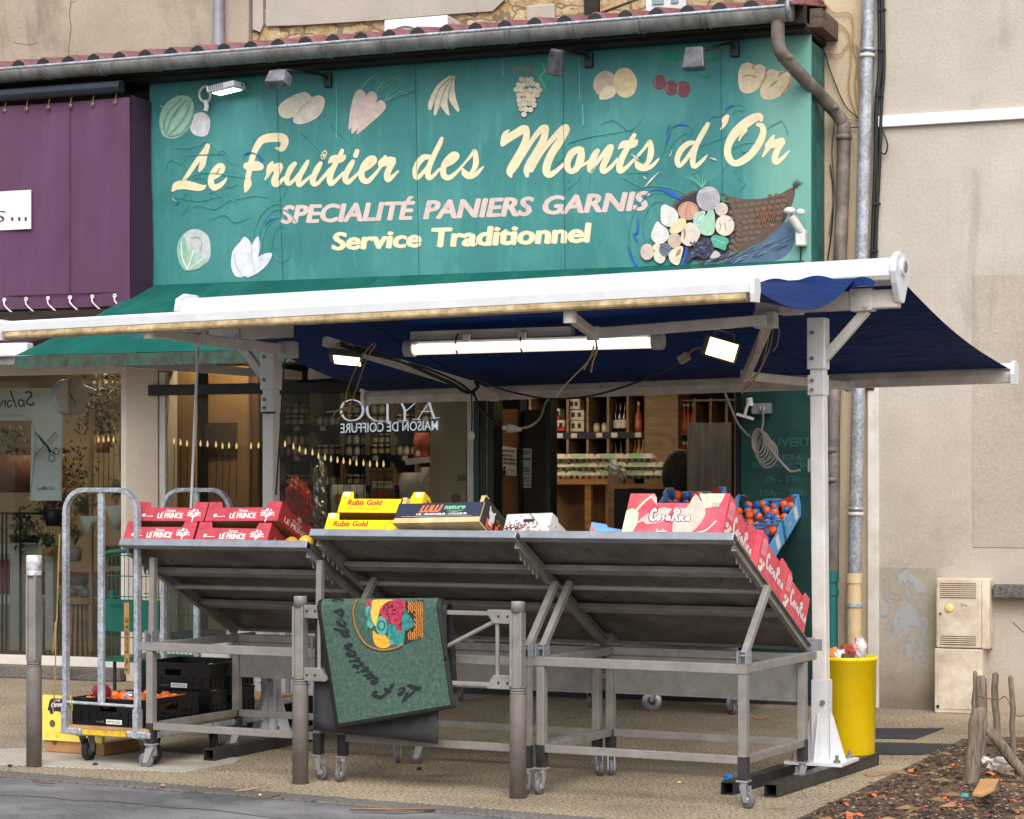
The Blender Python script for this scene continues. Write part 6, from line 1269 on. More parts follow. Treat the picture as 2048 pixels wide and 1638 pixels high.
def wire(name, label, pts, y, r, m_, cat_='cable'):
    g = MB(); g.tube(catmull([tuple(Apx(px, py, (yy[0] if yy else y))) for px, py, *yy in pts], 6), r, 6); return solo(name, label, cat_, g, m_)
wire('floodlight_cable', 'short dark cable between the floodlight and its junction box', [(1402, 695), (1385, 700), (1376, 712)], .28, .005, M['kraft'])
wire('hanging_cable', 'long black cable sagging under the rear bar from the left arm to the junction box', [(870, 712, .5), (980, 770, .9), (1060, 792, 1.7), (1110, 798, 1.78), (1190, 790, 1.6), (1280, 762, 1.0), (1340, 735, .5), (1362, 722, .32)], 1.7, .007, M['cable'])
wire('arm_cable', 'black cable bundle tied along the left folding arm', [(680, 690, .0), (735, 706, .1), (800, 722, .3), (860, 748, .6), (905, 768, .8), (935, 785, .9), (955, 775, .94), (950, 762, .95)], .5, .012, M['cable'])
wire('arm_cable', 'second thinner black cable looping above the tied bundle on the left arm', [(680, 684, .0), (760, 708, .18), (850, 736, .5), (915, 764, .8), (948, 790, .9)], .5, .008, M['cable'])
wire('switch_cable', 'black cord hanging from the left arm elbow to a small white switch', [(943, 788), (944, 830), (943, 862)], .9, .005, M['cable'])
p = Apx(943, 872, .9); g = MB(); g.sph(p, .026, 10, (.8, .7, 1.3)); solo('pull_switch', 'small white inline switch hanging at the end of the black cord', 'switch', g, M['white_plastic'])
wire('plug_cable', 'black cable running from the left elbow to the hanging white plug', [(948, 785), (960, 815), (985, 840), (1008, 854)], .95, .008, M['cable'])
wire('extension_cable', 'pale grey cable hooked from the rear bar down to the hanging plug', [(1098, 798, 1.8), (1090, 806, 1.7), (1080, 835, 1.3), (1060, 852, 1.0), (1035, 858, .95)], 1, .008, M['grey_cable'])
pg = thing('hanging_plug', 'white electric plug and socket hanging between the black and grey cables', 'plug', Apx(1020, 857, .95)); a, b = Apx(1006, 855, .95), Apx(1042, 859, .95)
g = MB(); g.tube([a, a.lerp(b, .25), a.lerp(b, .26), a.lerp(b, .55), b], [.014, .018, .028, .026, .010], 12); build('body', g, M['white_plastic'], pg, world=True); g = MB(); g.tube([a.lerp(b, .30), a.lerp(b, .34)], .030, 12); build('ring', g, M['grey_cable'], pg, world=True)
tw = mat('twine', (176, 146, 100), .9, var=.2)
def twine(label, strands, y):
    g = MB()
    for s in strands: g.tube(catmull([tuple(Apx(px, py, y)) for px, py in s], 6), .0042, 5)
    solo('twine', label, 'string', g, tw)
twine('long twine with a bow hanging from the left floodlight', [[(748, 686), (730, 705), (708, 745), (695, 780), (688, 815)], [(752, 688), (735, 715), (722, 748), (712, 780), (700, 810)], [(688, 815), (670, 822), (653, 824)], [(690, 816), (705, 813), (712, 818), (702, 824), (690, 818)], [(690, 816), (697, 824), (698, 838)], [(690, 818), (680, 833), (672, 848)], [(690, 816), (672, 824), (666, 834)]], -.1)
twine('frayed twine tied to the elbow of the right front arm', [[(1190, 676), (1192, 700), (1178, 720), (1168, 740)], [(1192, 678), (1194, 702), (1186, 724), (1182, 745)], [(1188, 690), (1182, 712), (1170, 730), (1150, 750), (1125, 776), (1112, 794)]], -.9)
twine('yellowish twine wound down the inner arm beside the right post', [[(1548, 645), (1541, 690), (1530, 720), (1515, 745), (1496, 765), (1483, 788)], [(1552, 640), (1558, 660), (1554, 690), (1545, 702)], [(1540, 640), (1536, 680), (1524, 730), (1510, 756), (1494, 778)], [(1512, 750), (1505, 765), (1488, 780)]], .5)
# coiled grey cable by the right post
cc = thing('coiled_cable', 'coiled pale grey cable hanging between the socket box and the right post', 'cable', Apx(1525, 882, .6))
g = MB(); p = Apx(1525, 882, .6)
for k in range(7):
    rx, rz = .035+.004*k, .07+.006*(k % 4); g.tube([p+Vector((rx*math.cos(t*.35+k)+.012*(k-3)*.6, .008*k-.02, rz*math.sin(t*.35+k)-.012*k)) for t in range(19)], .0055, 5, False)
build('coil', g, M['grey_cable'], cc, world=True)
g = MB(); g.tube(catmull([tuple(Apx(x, y, .6)) for x, y in ((1450, 786), (1462, 815), (1475, 845), (1492, 866), (1510, 878))], 6), .007, 6); g.tube(catmull([tuple(Apx(x, y, .6)) for x, y in ((1525, 812), (1526, 840), (1523, 862))], 4), .007, 6); g.tube(catmull([tuple(Apx(x, y, .6)) for x, y in ((1522, 872), (1550, 910), (1575, 938), (1584, 943), (1600, 940))], 6), .008, 6); build('lead', g, M['grey_cable'], cc, world=True)
p = A(3.40, .05, 1.64); g = MB(); g.box(p, (.04, .05, .075)); solo('post_socket', 'small pale socket fixed to the inner side of the right awning post', 'socket', g, M['white_plastic'], bevel=.006)
wire('post_cable', 'thin black cable running down the left awning post', [(573, 700), (566, 760), (561, 850), (556, 930), (552, 990)], -.06, .006, M['cable'])
g = MB(); p = A(0.01, 0, 2.02); g.bar(p+AEX*-.048+AEY*-.048, p+AEX*.048+AEY*-.048, .005, .012); solo('cable_tie', 'black cable tie round the left awning post', 'tie', g, M['cable'])
# ------------------------------------------------------------------ sloping display stands on casters
def caster(par, x, y, rz, wm, ztop=.135, r=.042):
    g = MB(); m_ = rotm(0, 0, rz); c = Vector((x, y, 0))
    g.box(c+Vector((0, 0, ztop-.004)), (.06, .06, .008)); g.tube([c+Vector((0, 0, ztop-.01)), c+Vector((0, 0, ztop-.028))], .02, 10)
    off = m_ @ Vector((0, .03, 0))
    for s in (-1, 1):
        q = [Vector((s*.017, -.015, ztop-.026)), Vector((s*.017, .03, ztop-.026)), Vector((s*.017, .045, r-.012)), Vector((s*.017, .018, r-.012))]
        g.prism([c+m_ @ p for p in q], m_ @ Vector((s*.003, 0, 0)))
    k = build('caster', g, M['caster'], par)
    g = MB(); g.lathe([(r*.35, -.012), (r*.9, -.012), (r, -.007), (r, .007), (r*.9, .012), (r*.35, .012)], 18, c+off+Vector((0, 0, r)), m_ @ rotm(0, R(90), 0)); build('wheel', g, wm, k)
    g = MB(); g.lathe([(0, -.013), (r*.38, -.013), (r*.38, .013), (0, .013)], 12, c+off+Vector((0, 0, r)), m_ @ rotm(0, R(90), 0)); build('hub', g, M['caster'], k)
STM = {}
def stand(label, loc, rz, ztop=1.325, zbot=.72, strut=(.0, .33), dirs=(10, 40, -20, 60), LW=1.10, casters=True):
    t = thing('display_stand', label, 'display stand', loc, rz, None); L = MB
    D = .84; tp = M['taupe']
    for i, (x, y) in enumerate(((0, 0), (LW, 0), (LW, D), (0, D))):
        g = L(); g.b2((x-.022, y-.022, .242), (x+.022, y+.022, .652)); lg_ = build('leg', g, tp, t, bevel=.003)
        g = L(); g.b2((x-.024, y-.024, .137), (x+.024, y+.024, .25)); build('leg_sleeve', g, M['steel_dark'], lg_, bevel=.003)
        caster(t, x, y, R(dirs[i]+180), M['wheel'])
    g = L(); g.b2((-.11, -.026, .653), (LW+.025, .018, .70)); build('top_rail', g, M['taupe'], t, bevel=.003)
    for x in (0, LW): g = L(); g.b2((x-.02, .0185, .655), (x+.02, 1.01, .698)); build('side_rail', g, tp, t, bevel=.003)
    g = L(); g.b2((.021, D-.02, .655), (LW-.021, D+.022, .698)); build('back_rail', g, tp, t, bevel=.003)
    for y in (0, D): g = L(); g.b2((.0225, y-.018, .212), (LW-.0225, y+.018, .252)); build('low_rail', g, tp, t, bevel=.003)
    for x in (0, LW): g = L(); g.b2((x-.018, .0225, .212), (x+.018, D-.0225, .252)); build('low_rail', g, tp, t, bevel=.003)
    g = L(); g.b2((.023, D-.006, .46), (LW-.023, D+.006, .654)); build('back_panel', g, tp, t)
    g = L(); g.b2((.023, D-.012, .445), (LW-.023, D+.014, .4595)); build('panel_lip', g, tp, t)
    # tray
    y0, y1 = -.06, 1.06; x0, x1 = -.155, LW-.02; sl = Vector((0, y1-y0, zbot-ztop)); ln = sl.length; s_ = sl/ln; nrm = Vector((0, -s_.z, s_.y))
    TP = lambda x, v, w: Vector((x, y0, ztop))+s_*v+nrm*w+Vector((x-x, 0, 0))
    tr = L(); tr.prism([TP(x0+.01, .02, -.004), TP(x1-.01, .02, -.004), TP(x1-.01, ln, -.004), TP(x0+.01, ln, -.004)], nrm*.004); tray = build('tray', tr, M['sheet'], t)
    g = L(); g.bar(TP(x0, .0, -.012), TP(x1, .0, -.012), .05, .042, nrm); build('top_bar', g, M['alu'], tray, bevel=.003)
    g = L()
    for x in (x0-.0012, x1+.0012): g.box(TP(x, 0, -.012), (.002, .034, .028), Matrix((Vector((1, 0, 0)), s_, nrm)).transposed())
    build('open_end', g, M['black'], tray)
    for x in (x0+.03, x1-.018):
        g = L(); g.bar(TP(x, .03, -.034), TP(x, ln-.02, -.034), .006, .058, nrm); g.bar(TP(x+.011, .03, -.0625), TP(x+.011, ln-.02, -.0625), .028, .005, nrm); g.bar(TP(x+.006, .03, -.0075), TP(x+.006, ln-.02, -.0075), .03, .005, nrm)
        for k in range(5):
            v = .10+.052*k; q = [TP(x-.004, v, -.0655), TP(x-.004, v+.03, -.0655), TP(x-.004, v+.03, -.088), TP(x-.004, v+.018, -.088)]; g.prism(q, Vector((.006, 0, 0)))
        build('slope_rail', g, tp, tray)
    for v in (.34, .80): g = L(); g.b2((0, 0, 0), (0, 0, 0)); g = L(); g.bar(TP(x0+.035, v, -.03), TP(x1-.025, v, -.03), .06, .03, nrm); build('cross_bar', g, tp, tray, bevel=.003)
    g = L(); g.tube([TP(x0+.035, .50, -.055), TP(x1-.025, .50, -.055)], .014, 10); build('round_rod', g, tp, tray)
    g = L(); g.bar(TP(x0, ln+.004, .015), TP(x1, ln+.004, .015), .006, .07, nrm); build('stop_lip', g, tp, tray)
    g = L(); g.bar(TP(x1+.0, ln-.03, -.005), TP(x1+.006, ln+.05, .03), .05, .06, nrm) ; build('corner_bracket', g, M['alu'], tray)
    for x in (.0, LW):
        za = ztop+(strut[1]-y0)/(y1-y0)*(zbot-ztop)-.05
        g = L(); g.bar((x, strut[0]+.01, .745), (x, strut[1], za), .034, .034, (1, 0, 0)); build('strut', g, tp, t, bevel=.002)
        g = L(); g.b2((x-.026, strut[0]-.03, .7005), (x-.019, strut[0]+.04, .765)); g.b2((x+.019, strut[0]-.03, .7005), (x+.026, strut[0]+.04, .765)); g.tube([(x-.028, strut[0]+.01, .74), (x+.029, strut[0]+.01, .74)], .009, 8); build('strut_foot', g, M['alu'], t)
    base = WM[t.name]; fr_ = Matrix((Vector((1, 0, 0)), s_, nrm)).transposed()
    def place(u, v, w=0.0): return base @ (TP(0, v, w+.002)+Vector((u, 0, 0)))
    STM[label] = (place, base.to_3x3() @ fr_); return label
s3 = stand('grey taupe tilted display stand nearest the yellow bin, carrying the pink crates', (2.083, -5.0, 0), R(-6.3), 1.325, .72, dirs=(0, 65, -30, 30))
s2 = stand('grey taupe tilted display stand behind the doormat, carrying the yellow crates', (.927, -4.927, 0), R(-6.3), 1.325, .72, dirs=(0, 10, 50, -60))
s1 = stand('grey taupe tilted display stand beside the roll trolley, carrying the red crates', (-.317, -4.794, 0), R(-6.3), 1.262, .72, (.0, .02), dirs=(-70, 70, 30, -60))
s4 = stand('display stand facing the street in front of the doorway, carrying blue orange crates', (2.05, .0, 0), R(174), 1.40, .78, dirs=(10, 20, 10, 40))
s5 = stand('empty display stand facing the street at the shop window, behind the doormat', (1.0, .12, 0), R(174), 1.16, .72, dirs=(10, -30, 10, 40))

# ------------------------------------------------------------------ crates
def cm_(name, c, **k): return mat(name, c, k.pop('rough', .5), **k)
def fcrate(label, place, u, v, w, wd, dp, h, outer, inner, ear=.17, dip=.30, group=None, front=None, side=None, yaw=0.0, name='fruit_crate', sideM=None, sidetaper=0.0):
    """cardboard tray with raised corners; local x along the stand, y down the slope, z off it"""
    pl, mm = place; mm = mm @ rotm(0, 0, yaw)
    t = thing(name, label, 'crate', pl(u, v, w), 0, group, m=mm @ rotm(R(random.uniform(-.6, .6)), R(random.uniform(-.7, .7)), R(random.uniform(-1.2, 1.2)))); th = .006
    hh = h*(1-dip); e = wd*ear
    prof_ = [(0, 0), (wd, 0), (wd, h), (wd-e, h), (wd-e-.012, hh), (e+.012, hh), (e, h), (0, h)]
    for nm, y0, yy in (('front_panel', 0, th), ('back_panel', dp-th, th)):
        g = MB(); g.prism([Vector((x, y0, z)) for x, z in prof_], Vector((0, yy, 0))); pnl = build(nm, g, outer, t, bevel=.0015)
        g = MB(); yi = y0+th+.0006 if nm[0] == 'f' else y0-.0026; g.prism([Vector((min(max(x, th), wd-th), yi, max(z, .006))) for x, z in [(0, 0), (wd, 0), (wd, h-.002), (wd-e+.002, h-.002), (wd-e-.012, hh-.002), (e+.012, hh-.002), (e-.002, h-.002), (0, h-.002)]], Vector((0, .002, 0))); build('liner', g, inner, pnl)
        if nm == 'front_panel' and front: front(pnl, wd, h, lambda x, z, l=0.0: Vector((x, -.0012-l, z)))
    for nm, x0 in (('side_panel', 0), ('side_panel', wd-th)):
        zf = h*.86; g = MB(); g.prism([Vector((x0, th+.0005, 0)), Vector((x0, dp-th-.0005, 0)), Vector((x0, dp-th-.0005, h)), Vector((x0, dp*.8, h)), Vector((x0, dp*.74, zf)), Vector((x0, dp*.26, zf)), Vector((x0, dp*.2, h)), Vector((x0, th+.0005, h))], Vector((th, 0, 0))); pnl = build(nm, g, sideM or outer, t, bevel=.0015)
        g = MB(); xi = x0+th+.0006 if x0 == 0 else x0-.0026; g.b2((xi, th+.003, .006), (xi+.002, dp-th-.003, zf-.003)); build('liner', g, inner, pnl)
        if side and x0 > 0: side(pnl, dp, h, lambda y, z, l=0.0: Vector((wd+.0012+l, y, z)))
    g = MB(); g.b2((th+.0005, th+.0005, .001), (wd-th-.0005, dp-th-.0005, .005)); build('bottom', g, inner, t)
    return t
def flap_lines(par, wd, h, P_, m_):
    g = MB()
    for a, s in ((0, 1), (wd, -1)): brush(g, [(a+s*.008, h*.66, .0016), (a+s*wd*.085, h*.66, .0016), (a+s*wd*.115, h*.75, .0016), (a+s*wd*.12, h*.97, .0016)], P_, .0002)
    build('flap_slot', g, m_, par)
LI = M['ink']; redL = mat('letter_white', (240, 236, 230), .5, var=.03); redC = mat('red_carton', (196, 70, 84), .55, var=.09, scale=5, dirt=((158, 42, 52), .6, 12), bump=.15, bscale=40); redD = mat('shaded_red_carton', (150, 22, 28), .5, var=.06)  # lighter front red and darker side red paint in how light falls
def tree(g, P_, cx, cz, s, seed=1):
    r_ = random.Random(seed)
    brush(g, [(cx, cz-.5*s, .10*s), (cx+.02*s, cz-.25*s, .08*s), (cx, cz, .05*s)], P_)
    for a in range(-3, 4):
        an = a*.42; ex, ez = cx+math.sin(an)*.5*s, cz-.12*s+math.cos(an)*.5*s; brush(g, [(cx, cz-.22*s, .05*s), ((cx+ex)/2+.03*s, (cz+ez)/2-.1*s, .035*s), (ex, ez, .02*s)], P_, .0002)
    for _ in range(34):
        an = r_.uniform(-1.45, 1.45); rr = r_.uniform(.28, .62)*s; x, z = cx+math.sin(an)*rr, cz-.14*s+math.cos(an)*rr
        g.poly([P_(x+.055*s*math.cos(t), z+.045*s*math.sin(t), .0004+.00001*_) for t in [k*.9 for k in range(7)]])
def prince_front(par, wd, h, P_):
    hh = h*.70; g = MB(); o = P_(wd*.335, hh*.20); lettering(g, 'LE PRINCE', o, P_(wd*.69, hh*.20)-o, P_(wd*.335, hh*.58)-o, .0, .03)
    o = P_(wd*.44, hh*.70); lettering(g, 'Thomas', o, P_(wd*.57, hh*.70)-o, P_(wd*.44, hh*.86)-o, .3, .02); brush(g, [(wd*.38, hh*.655, .0018), (wd*.64, hh*.655, .0018)], P_); tree(g, P_, wd*.84, hh*.46, hh*1.0)
    x0, x1, z0, z1 = wd*.11, wd*.15, hh*.30, hh*.52; g.poly([P_(x0, z0), P_(x1, z0), P_(x1, z1), P_(x0, z1)]); brush(g, [(wd*.16, hh*.34, .003), (wd*.27, hh*.34, .003)], P_); build('lettering', g, redL, par)
    flap_lines(par, wd, h, P_, redD)
def prince_side(par, dp, h, P_):
    g = MB(); o = P_(dp*.16, h*.2); lettering(g, 'LE PRINCE', o, P_(dp*.84, h*.2)-o, P_(dp*.16, h*.46)-o, 0, .03); o = P_(dp*.36, h*.53); lettering(g, 'Thomas', o, P_(dp*.62, h*.53)-o, P_(dp*.36, h*.64)-o, .3, .02); tree(g, P_, dp*.52, h*.80, h*.40, 4); build('lettering', g, mat('faded_letter', (226, 190, 180), .5) if 'faded_letter' not in bpy.data.materials else bpy.data.materials['faded_letter'], par)
K = M['kraft']; G_ = 'red cardboard fruit crates'
for u, v, w, lb in ((-.17, .015, .014, 'red LE PRINCE fruit crate, lower left one of the four'), (.32, .015, .014, 'red LE PRINCE fruit crate, lower right one next to the yellow crates'), (-.13, .01, .132, 'red LE PRINCE fruit crate, upper left one of the four'), (.355, .01, .132, 'red LE PRINCE fruit crate, upper right one whose dark side faces the post')):
    fcrate(lb, STM[s1], u, v, w, .475, .385, .117, redC, K, group=G_, front=prince_front, side=prince_side, sideM=redD)
yelC = mat('yellow_carton', (255, 218, 0), .45, var=.03); redI = mat('red_ink', (196, 40, 34), .5); ocI = mat('ochre_ink', (206, 158, 20), .5)
def rubis_front(par, wd, h, P_):
    hh = h*.70; g = MB(); o = P_(wd*.10, hh*.50); lettering(g, 'Rubis Gold', o, P_(wd*.52, hh*.50)-o, P_(wd*.10, hh*.86)-o, .08, .03)
    brush(g, [(wd*.79+.085*hh*math.cos(t*.33)*3.4, hh*.46+.085*hh*math.sin(t*.33)*3.4, .0026) for t in range(17)], P_); brush(g, [(wd*.84, hh*.6, .0026), (wd*.88, hh*.5, .0026), (wd*.86, hh*.25, .0026), (wd*.82, hh*.2, .0026)], P_); brush(g, [(wd*.79, hh*.8, .0025), (wd*.80, hh*.98, .0025), (wd*.83, hh*1.02, .0025)], P_); build('lettering', g, redI, par)
    g = MB(); o = P_(wd*.10, hh*.2); lettering(g, "une pomme d'exception", o, P_(wd*.52, hh*.2)-o, P_(wd*.10, hh*.36)-o, .2, 0); build('small_lettering', g, ocI, par)
    g = MB(); g.poly([P_(wd*.06+.022*math.cos(t*.35), h*.86+.016*math.sin(t*.35), .0003) for t in range(18)]); g.poly([P_(wd*.94+.022*math.cos(t*.35), h*.86+.016*math.sin(t*.35), .0003) for t in range(18)]); build('round_sticker', g, M['paper'], par); flap_lines(par, wd, h, P_, ocI)
def rubis_side(par, dp, h, P_):
    g = MB(); g.poly([P_(dp*.12, h*.06), P_(dp*.88, h*.06), P_(dp*.88, h*.8), P_(dp*.12, h*.8)]); build('red_field', g, redI, par)
    g = MB(); brush(g, [(dp*.5+.03*math.cos(t*.37), h*.42+.026*math.sin(t*.37), .005) for t in range(17)], P_, .0005); brush(g, [(dp*.5, h*.62, .004), (dp*.53, h*.76, .004)], P_, .0005); build('apple_print', g, yelC, par)
for u, v, w, lb in ((-.10, .02, 0, 'yellow Rubis Gold apple crate, lower one of the stack'), (-.045, .015, .127, 'yellow Rubis Gold apple crate, upper one of the stack')):
    fcrate(lb, STM[s2], u, v, w, .50, .36, .126, yelC, mat('yellow_inner', (196, 140, 30), .6) if w == 0 else bpy.data.materials['yellow_inner'], ear=.13, dip=.34, group='yellow apple crates', front=rubis_front, side=rubis_side)
# wooden box with the navy front
navyC = mat('navy_card', (44, 52, 72), .45, var=.08); blkC = mat('black_card', (26, 25, 28), .45, var=.1); poplar = woodmat('poplar', (196, 164, 116), (216, 186, 140), (3, 1, 1))
pl, mm = STM[s2]; mm = mm @ rotm(R(-4), 0, R(-3)); t = thing('wooden_crate', 'wooden vegetable crate with a torn navy LULU nature front and black end', 'crate', pl(.36, -.05, .03), 0, None, m=mm); wd, dp, h = .52, .36, .118
g = MB(); g.b2((0, 0, 0), (wd, .008, h)); fp = build('front_panel', g, poplar, t)
g = MB(); g.b2((0, dp-.008, 0), (wd, dp, h)); build('back_panel', g, poplar, t)
g = MB(); g.b2((0, .008, .0), (wd, dp-.0085, .008)); build('bottom', g, poplar, t)
for x in (0, wd-.010): g = MB(); g.b2((x, .0085, .0085), (x+.010, dp-.0085, h+.035)); sd_ = build('end_panel', g, blkC, t)
g = MB(); P_ = lambda y, z, l=0.0: Vector((wd+.0014+l, y, z)); o = P_(dp*.20, .015); lettering(g, 'LULU', o, P_(dp*.82, .035)-o, P_(dp*.18, .06)-o, 0, .06); build('lettering', g, mat('orange_ink', (236, 92, 46), .5), sd_)
g = MB(); brush(g, [(dp*.22, .10, .03), (dp*.30, .085, .05), (dp*.28, .055, .04)], P_); brush(g, [(dp*.18, .125, .012), (dp*.22, .105, .02)], P_, .0003); brush(g, [(dp*.34, .12, .012), (dp*.31, .10, .02)], P_, .0003); build('white_cat', g, M['paper'], sd_)
g = MB(); q = [P_(dp*.56+.045*math.cos(t_*.35)*1.3, .095+.016*math.sin(t_*.35), .0004) for t_ in range(18)]; g.poly(q); build('hand_hole', g, M['tan_dk'], sd_)
for x in (.004, wd-.034): g = MB(); g.b2((x, .0088, .009), (x+.03, .04, h+.045)); build('corner_post', g, poplar, t)
P_ = lambda x, z, l=0.0: Vector((x, -.0014-l, z)); g = MB(); g.poly([P_(0, .03), P_(wd, .03), P_(wd, h), P_(0, h)]); nv = build('front_print', g, navyC, fp)
g = MB(); o = P_(wd*.28, .062, .001); lettering(g, 'LULU', o, P_(wd*.53, .062, .001)-o, P_(wd*.28, .105, .001)-o, .35, .05); build('lettering', g, mat('lulu_ink', (214, 120, 70), .5), nv)
g = MB(); o = P_(wd*.56, .078, .001); lettering(g, 'nature', o, P_(wd*.80, .078, .001)-o, P_(wd*.56, .106, .001)-o, .1, .02); brush(g, [(wd*.60, .068, .002), (wd*.70, .064, .004), (wd*.78, .07, .002)], P_, .001); build('lettering', g, mat('mint_ink', (150, 210, 160), .5), nv)
g = MB(); o = P_(wd*.25, .044, .001); lettering(g, 'UR : FRAICHEUR : COULEUR', o, P_(wd*.84, .044, .001)-o, P_(wd*.25, .055, .001)-o, 0, .04); brush(g, [(wd*.08, .037, .0012), (wd*.9, .037, .0012)], P_, .001); build('lettering', g, redL, nv)
# white printed crate
def white_front(par, wd, h, P_):
    g = MB(); r_ = random.Random(9)
    for _ in range(120): x, z = wd*.24+r_.gauss(0, .085)*1.0, h*.36+r_.gauss(0, .2)*h; a = r_.uniform(0, 6.28); g.poly([P_(x+.012*math.cos(a), max(.002, z+.012*math.sin(a)), .00002*_), P_(x+.004*math.cos(a+1.6), max(.002, z+.004*math.sin(a+1.6)), .00002*_), P_(x-.012*math.cos(a), max(.002, z-.012*math.sin(a)), .00002*_)])
    build('plant_print', g, LI, par)
    g = MB()
    for _ in range(14): x, z = wd*.24+r_.gauss(0, .07), h*.4+r_.gauss(0, .16)*h; g.poly([P_(x+.0055*math.cos(t_), max(.003, z+.0055*math.sin(t_)), .003+.0001*_) for t_ in range(6)])
    build('fruit_print', g, mat('orange_red', (220, 84, 50), .5), par)
    g = MB(); g.poly([P_(wd*.40, h*.60), P_(wd*.64, h*.60), P_(wd*.64, h*.74), P_(wd*.40, h*.74)]); build('hand_hole', g, M['ink'], par)
    g = MB(); brush(g, [(wd*.66, .012, .002), (wd*.70, .022, .002), (wd*.74, .010, .002), (wd*.80, .020, .002), (wd*.86, .012, .002)], P_); build('handwriting', g, mat('blue_pen', (120, 150, 190), .6), par)
fcrate('white crate with a dark plant print, partly hidden between two stands', STM[s2], .93, .10, .04, .27, .3, .125, M['paper'], K, ear=.49, dip=0, front=white_front, yaw=R(-4))
# pink crates along the right side of the near stand
pkC = mat('pink_carton', (212, 62, 88), .5, var=.08, scale=5, dirt=((226, 130, 130), .5, 10)); pkD = mat('pink_carton_side', (206, 54, 76), .5, var=.1, scale=6, dirt=((226, 120, 120), .4, 12))
def rice(g, P_, x, z, s, wk=1.0): 
    for q in ([(.0,.30,.10),(-.06,.36,.07),(-.12,.22,.10),(-.10,.02,.10),(.0,-.04,.08),(.07,.04,.05)], [(.12,.10,.07),(.18,.14,.05),(.20,.02,.07),(.14,-.03,.07),(.11,.06,.07)], [(.34,.13,.05),(.27,.10,.06),(.34,.03,.06),(.27,-.04,.05)], [(.48,.12,.05),(.42,.05,.07),(.46,-.03,.07),(.52,.08,.07),(.54,-.04,.05)], [(.62,-.05,.07),(.66,.12,.08),(.68,.30,.08)], [(.62,.27,.06),(.74,.33,.08),(.80,.24,.08),(.70,.14,.07),(.80,-.04,.06)], [(.87,.10,.06),(.87,-.04,.06)], [(1.0,.10,.05),(.94,.08,.06),(.95,-.02,.06),(1.02,-.04,.05)], [(1.14,.10,.05),(1.08,.04,.07),(1.11,-.04,.06),(1.17,.08,.06),(1.19,-.05,.05)]): brush(g, [(x+a*s, z+b*s, w_*s*wk) for a, b, w_ in q], P_, .0006)
def pink_front(par, wd, h, P_):
    g = MB(); g.poly([P_(wd*x, h*z) for x, z in ((.0, .02), (.10, .02), (.14, .30), (.13, .55), (.06, .66), (.0, .6))]); g.poly([P_(wd*x, h*z, .0002) for x, z in ((.70, .99), (.96, .99), (.92, .70), (.78, .66))]); build('green_print', g, mat('pale_green_print', (196, 216, 180), .6, var=.15, scale=30), par)
    g = MB(); g.poly([P_(wd*x, h*z, .0005) for x, z in ((.16, .40), (.22, .52), (.36, .68), (.46, .64), (.40, .34), (.24, .28))]); g.poly([P_(wd*x, h*z, .0006) for x, z in catloop([(.48, .66), (.60, .66), (.66, .97), (.74, .80), (.80, .58), (.78, .35), (.70, .10), (.60, .04), (.52, .10), (.50, .3)], 4)]); g.poly([P_(wd*x, h*z, .0004) for x, z in ((.20, .95), (.30, .72), (.28, .9), (.25, .98))]); g.poly([P_(wd*x, h*z, .0009) for x, z in ((.05, .22), (.18, .40), (.20, .36))]); build('torn_paper', g, mat('torn_white', (196, 186, 172), .8, var=.1, scale=14), par)
    g = MB(); rice(g, lambda x, z, l=0: P_(x, z, l+.0006), wd*.30, h*.40, h*.66, 1.7); build('letter_outline', g, mat('maroon_outline', (120, 26, 44), .6), par)
    g = MB(); rice(g, lambda x, z, l=0: P_(x, z, l+.0016), wd*.30, h*.40, h*.66); rice(g, lambda x, z, l=0: P_(x, z, l+.0012), wd*.36, h*.12, h*.17); build('lettering', g, M['paper'], par)
    g = MB(); brush(g, [(wd*.10, h*.60, .012), (wd*.16, h*.80, .012), (wd*.22, h*.92, .010)], P_, .0003); brush(g, [(wd*.72, h*.08, .008), (wd*.84, h*.16, .008), (wd*.92, h*.36, .008)], P_, .0003); build('cream_stripe', g, mat('cream_print', (240, 224, 180), .6), par)
    g = MB(); 
    for k in range(6): brush(g, [(wd*(.86+.016*k), h*.45, .003), (wd*(.86+.016*k), h*.78, .003)], P_, .0004)
    build('small_print', g, mat('violet_print', (150, 90, 120), .6), par); flap_lines(par, wd, h, P_, M['kraft'])
def pink_side(par, dp, h, P_):
    g = MB(); rice(g, P_, dp*.36, h*.42, dp*.50); build('lettering', g, M['paper'], par)
    g = MB(); g.poly([P_(dp*x, h*z) for x, z in ((.06, .50), (.24, .56), (.24, .92), (.06, .88))]); build('text_panel', g, mat('pink_pale', (232, 130, 140), .6, var=.2, scale=60) if 'pink_pale' not in bpy.data.materials else bpy.data.materials['pink_pale'], par)
    g = MB(); r_ = random.Random(int(dp*100))
    for k in range(9): a, b = dp*(.05+.2*r_.random()), h*(.06+.36*r_.random()); g.poly([P_(a+.018*math.cos(t_)*(1+.3*math.sin(3*t_+k)), b+.014*math.sin(t_), .0003+.0001*k) for t_ in range(6)])
    build('fruit_print', g, mat('pale_fruit_print', (226, 216, 190), .6, var=.2, scale=40) if 'pale_fruit_print' not in bpy.data.materials else bpy.data.materials['pale_fruit_print'], par)
for k, lb in enumerate(('torn pink fruit crate at the top of the near stand, its front facing the street', 'pink CosaRica crate in the middle of the row down the near stand', 'pink CosaRica crate at the low end of the row beside the white post')):
    fcrate(lb, STM[s3], .46 if k == 0 else .50, .02+.40*k, 0, .54, .395, .245, pkC, mat('card_inside', (196, 170, 140), .8) if k == 0 else bpy.data.materials['card_inside'], ear=.25, dip=.22, group='pink cardboard crates', front=pink_front if k == 0 else None, side=pink_side, sideM=pkD)
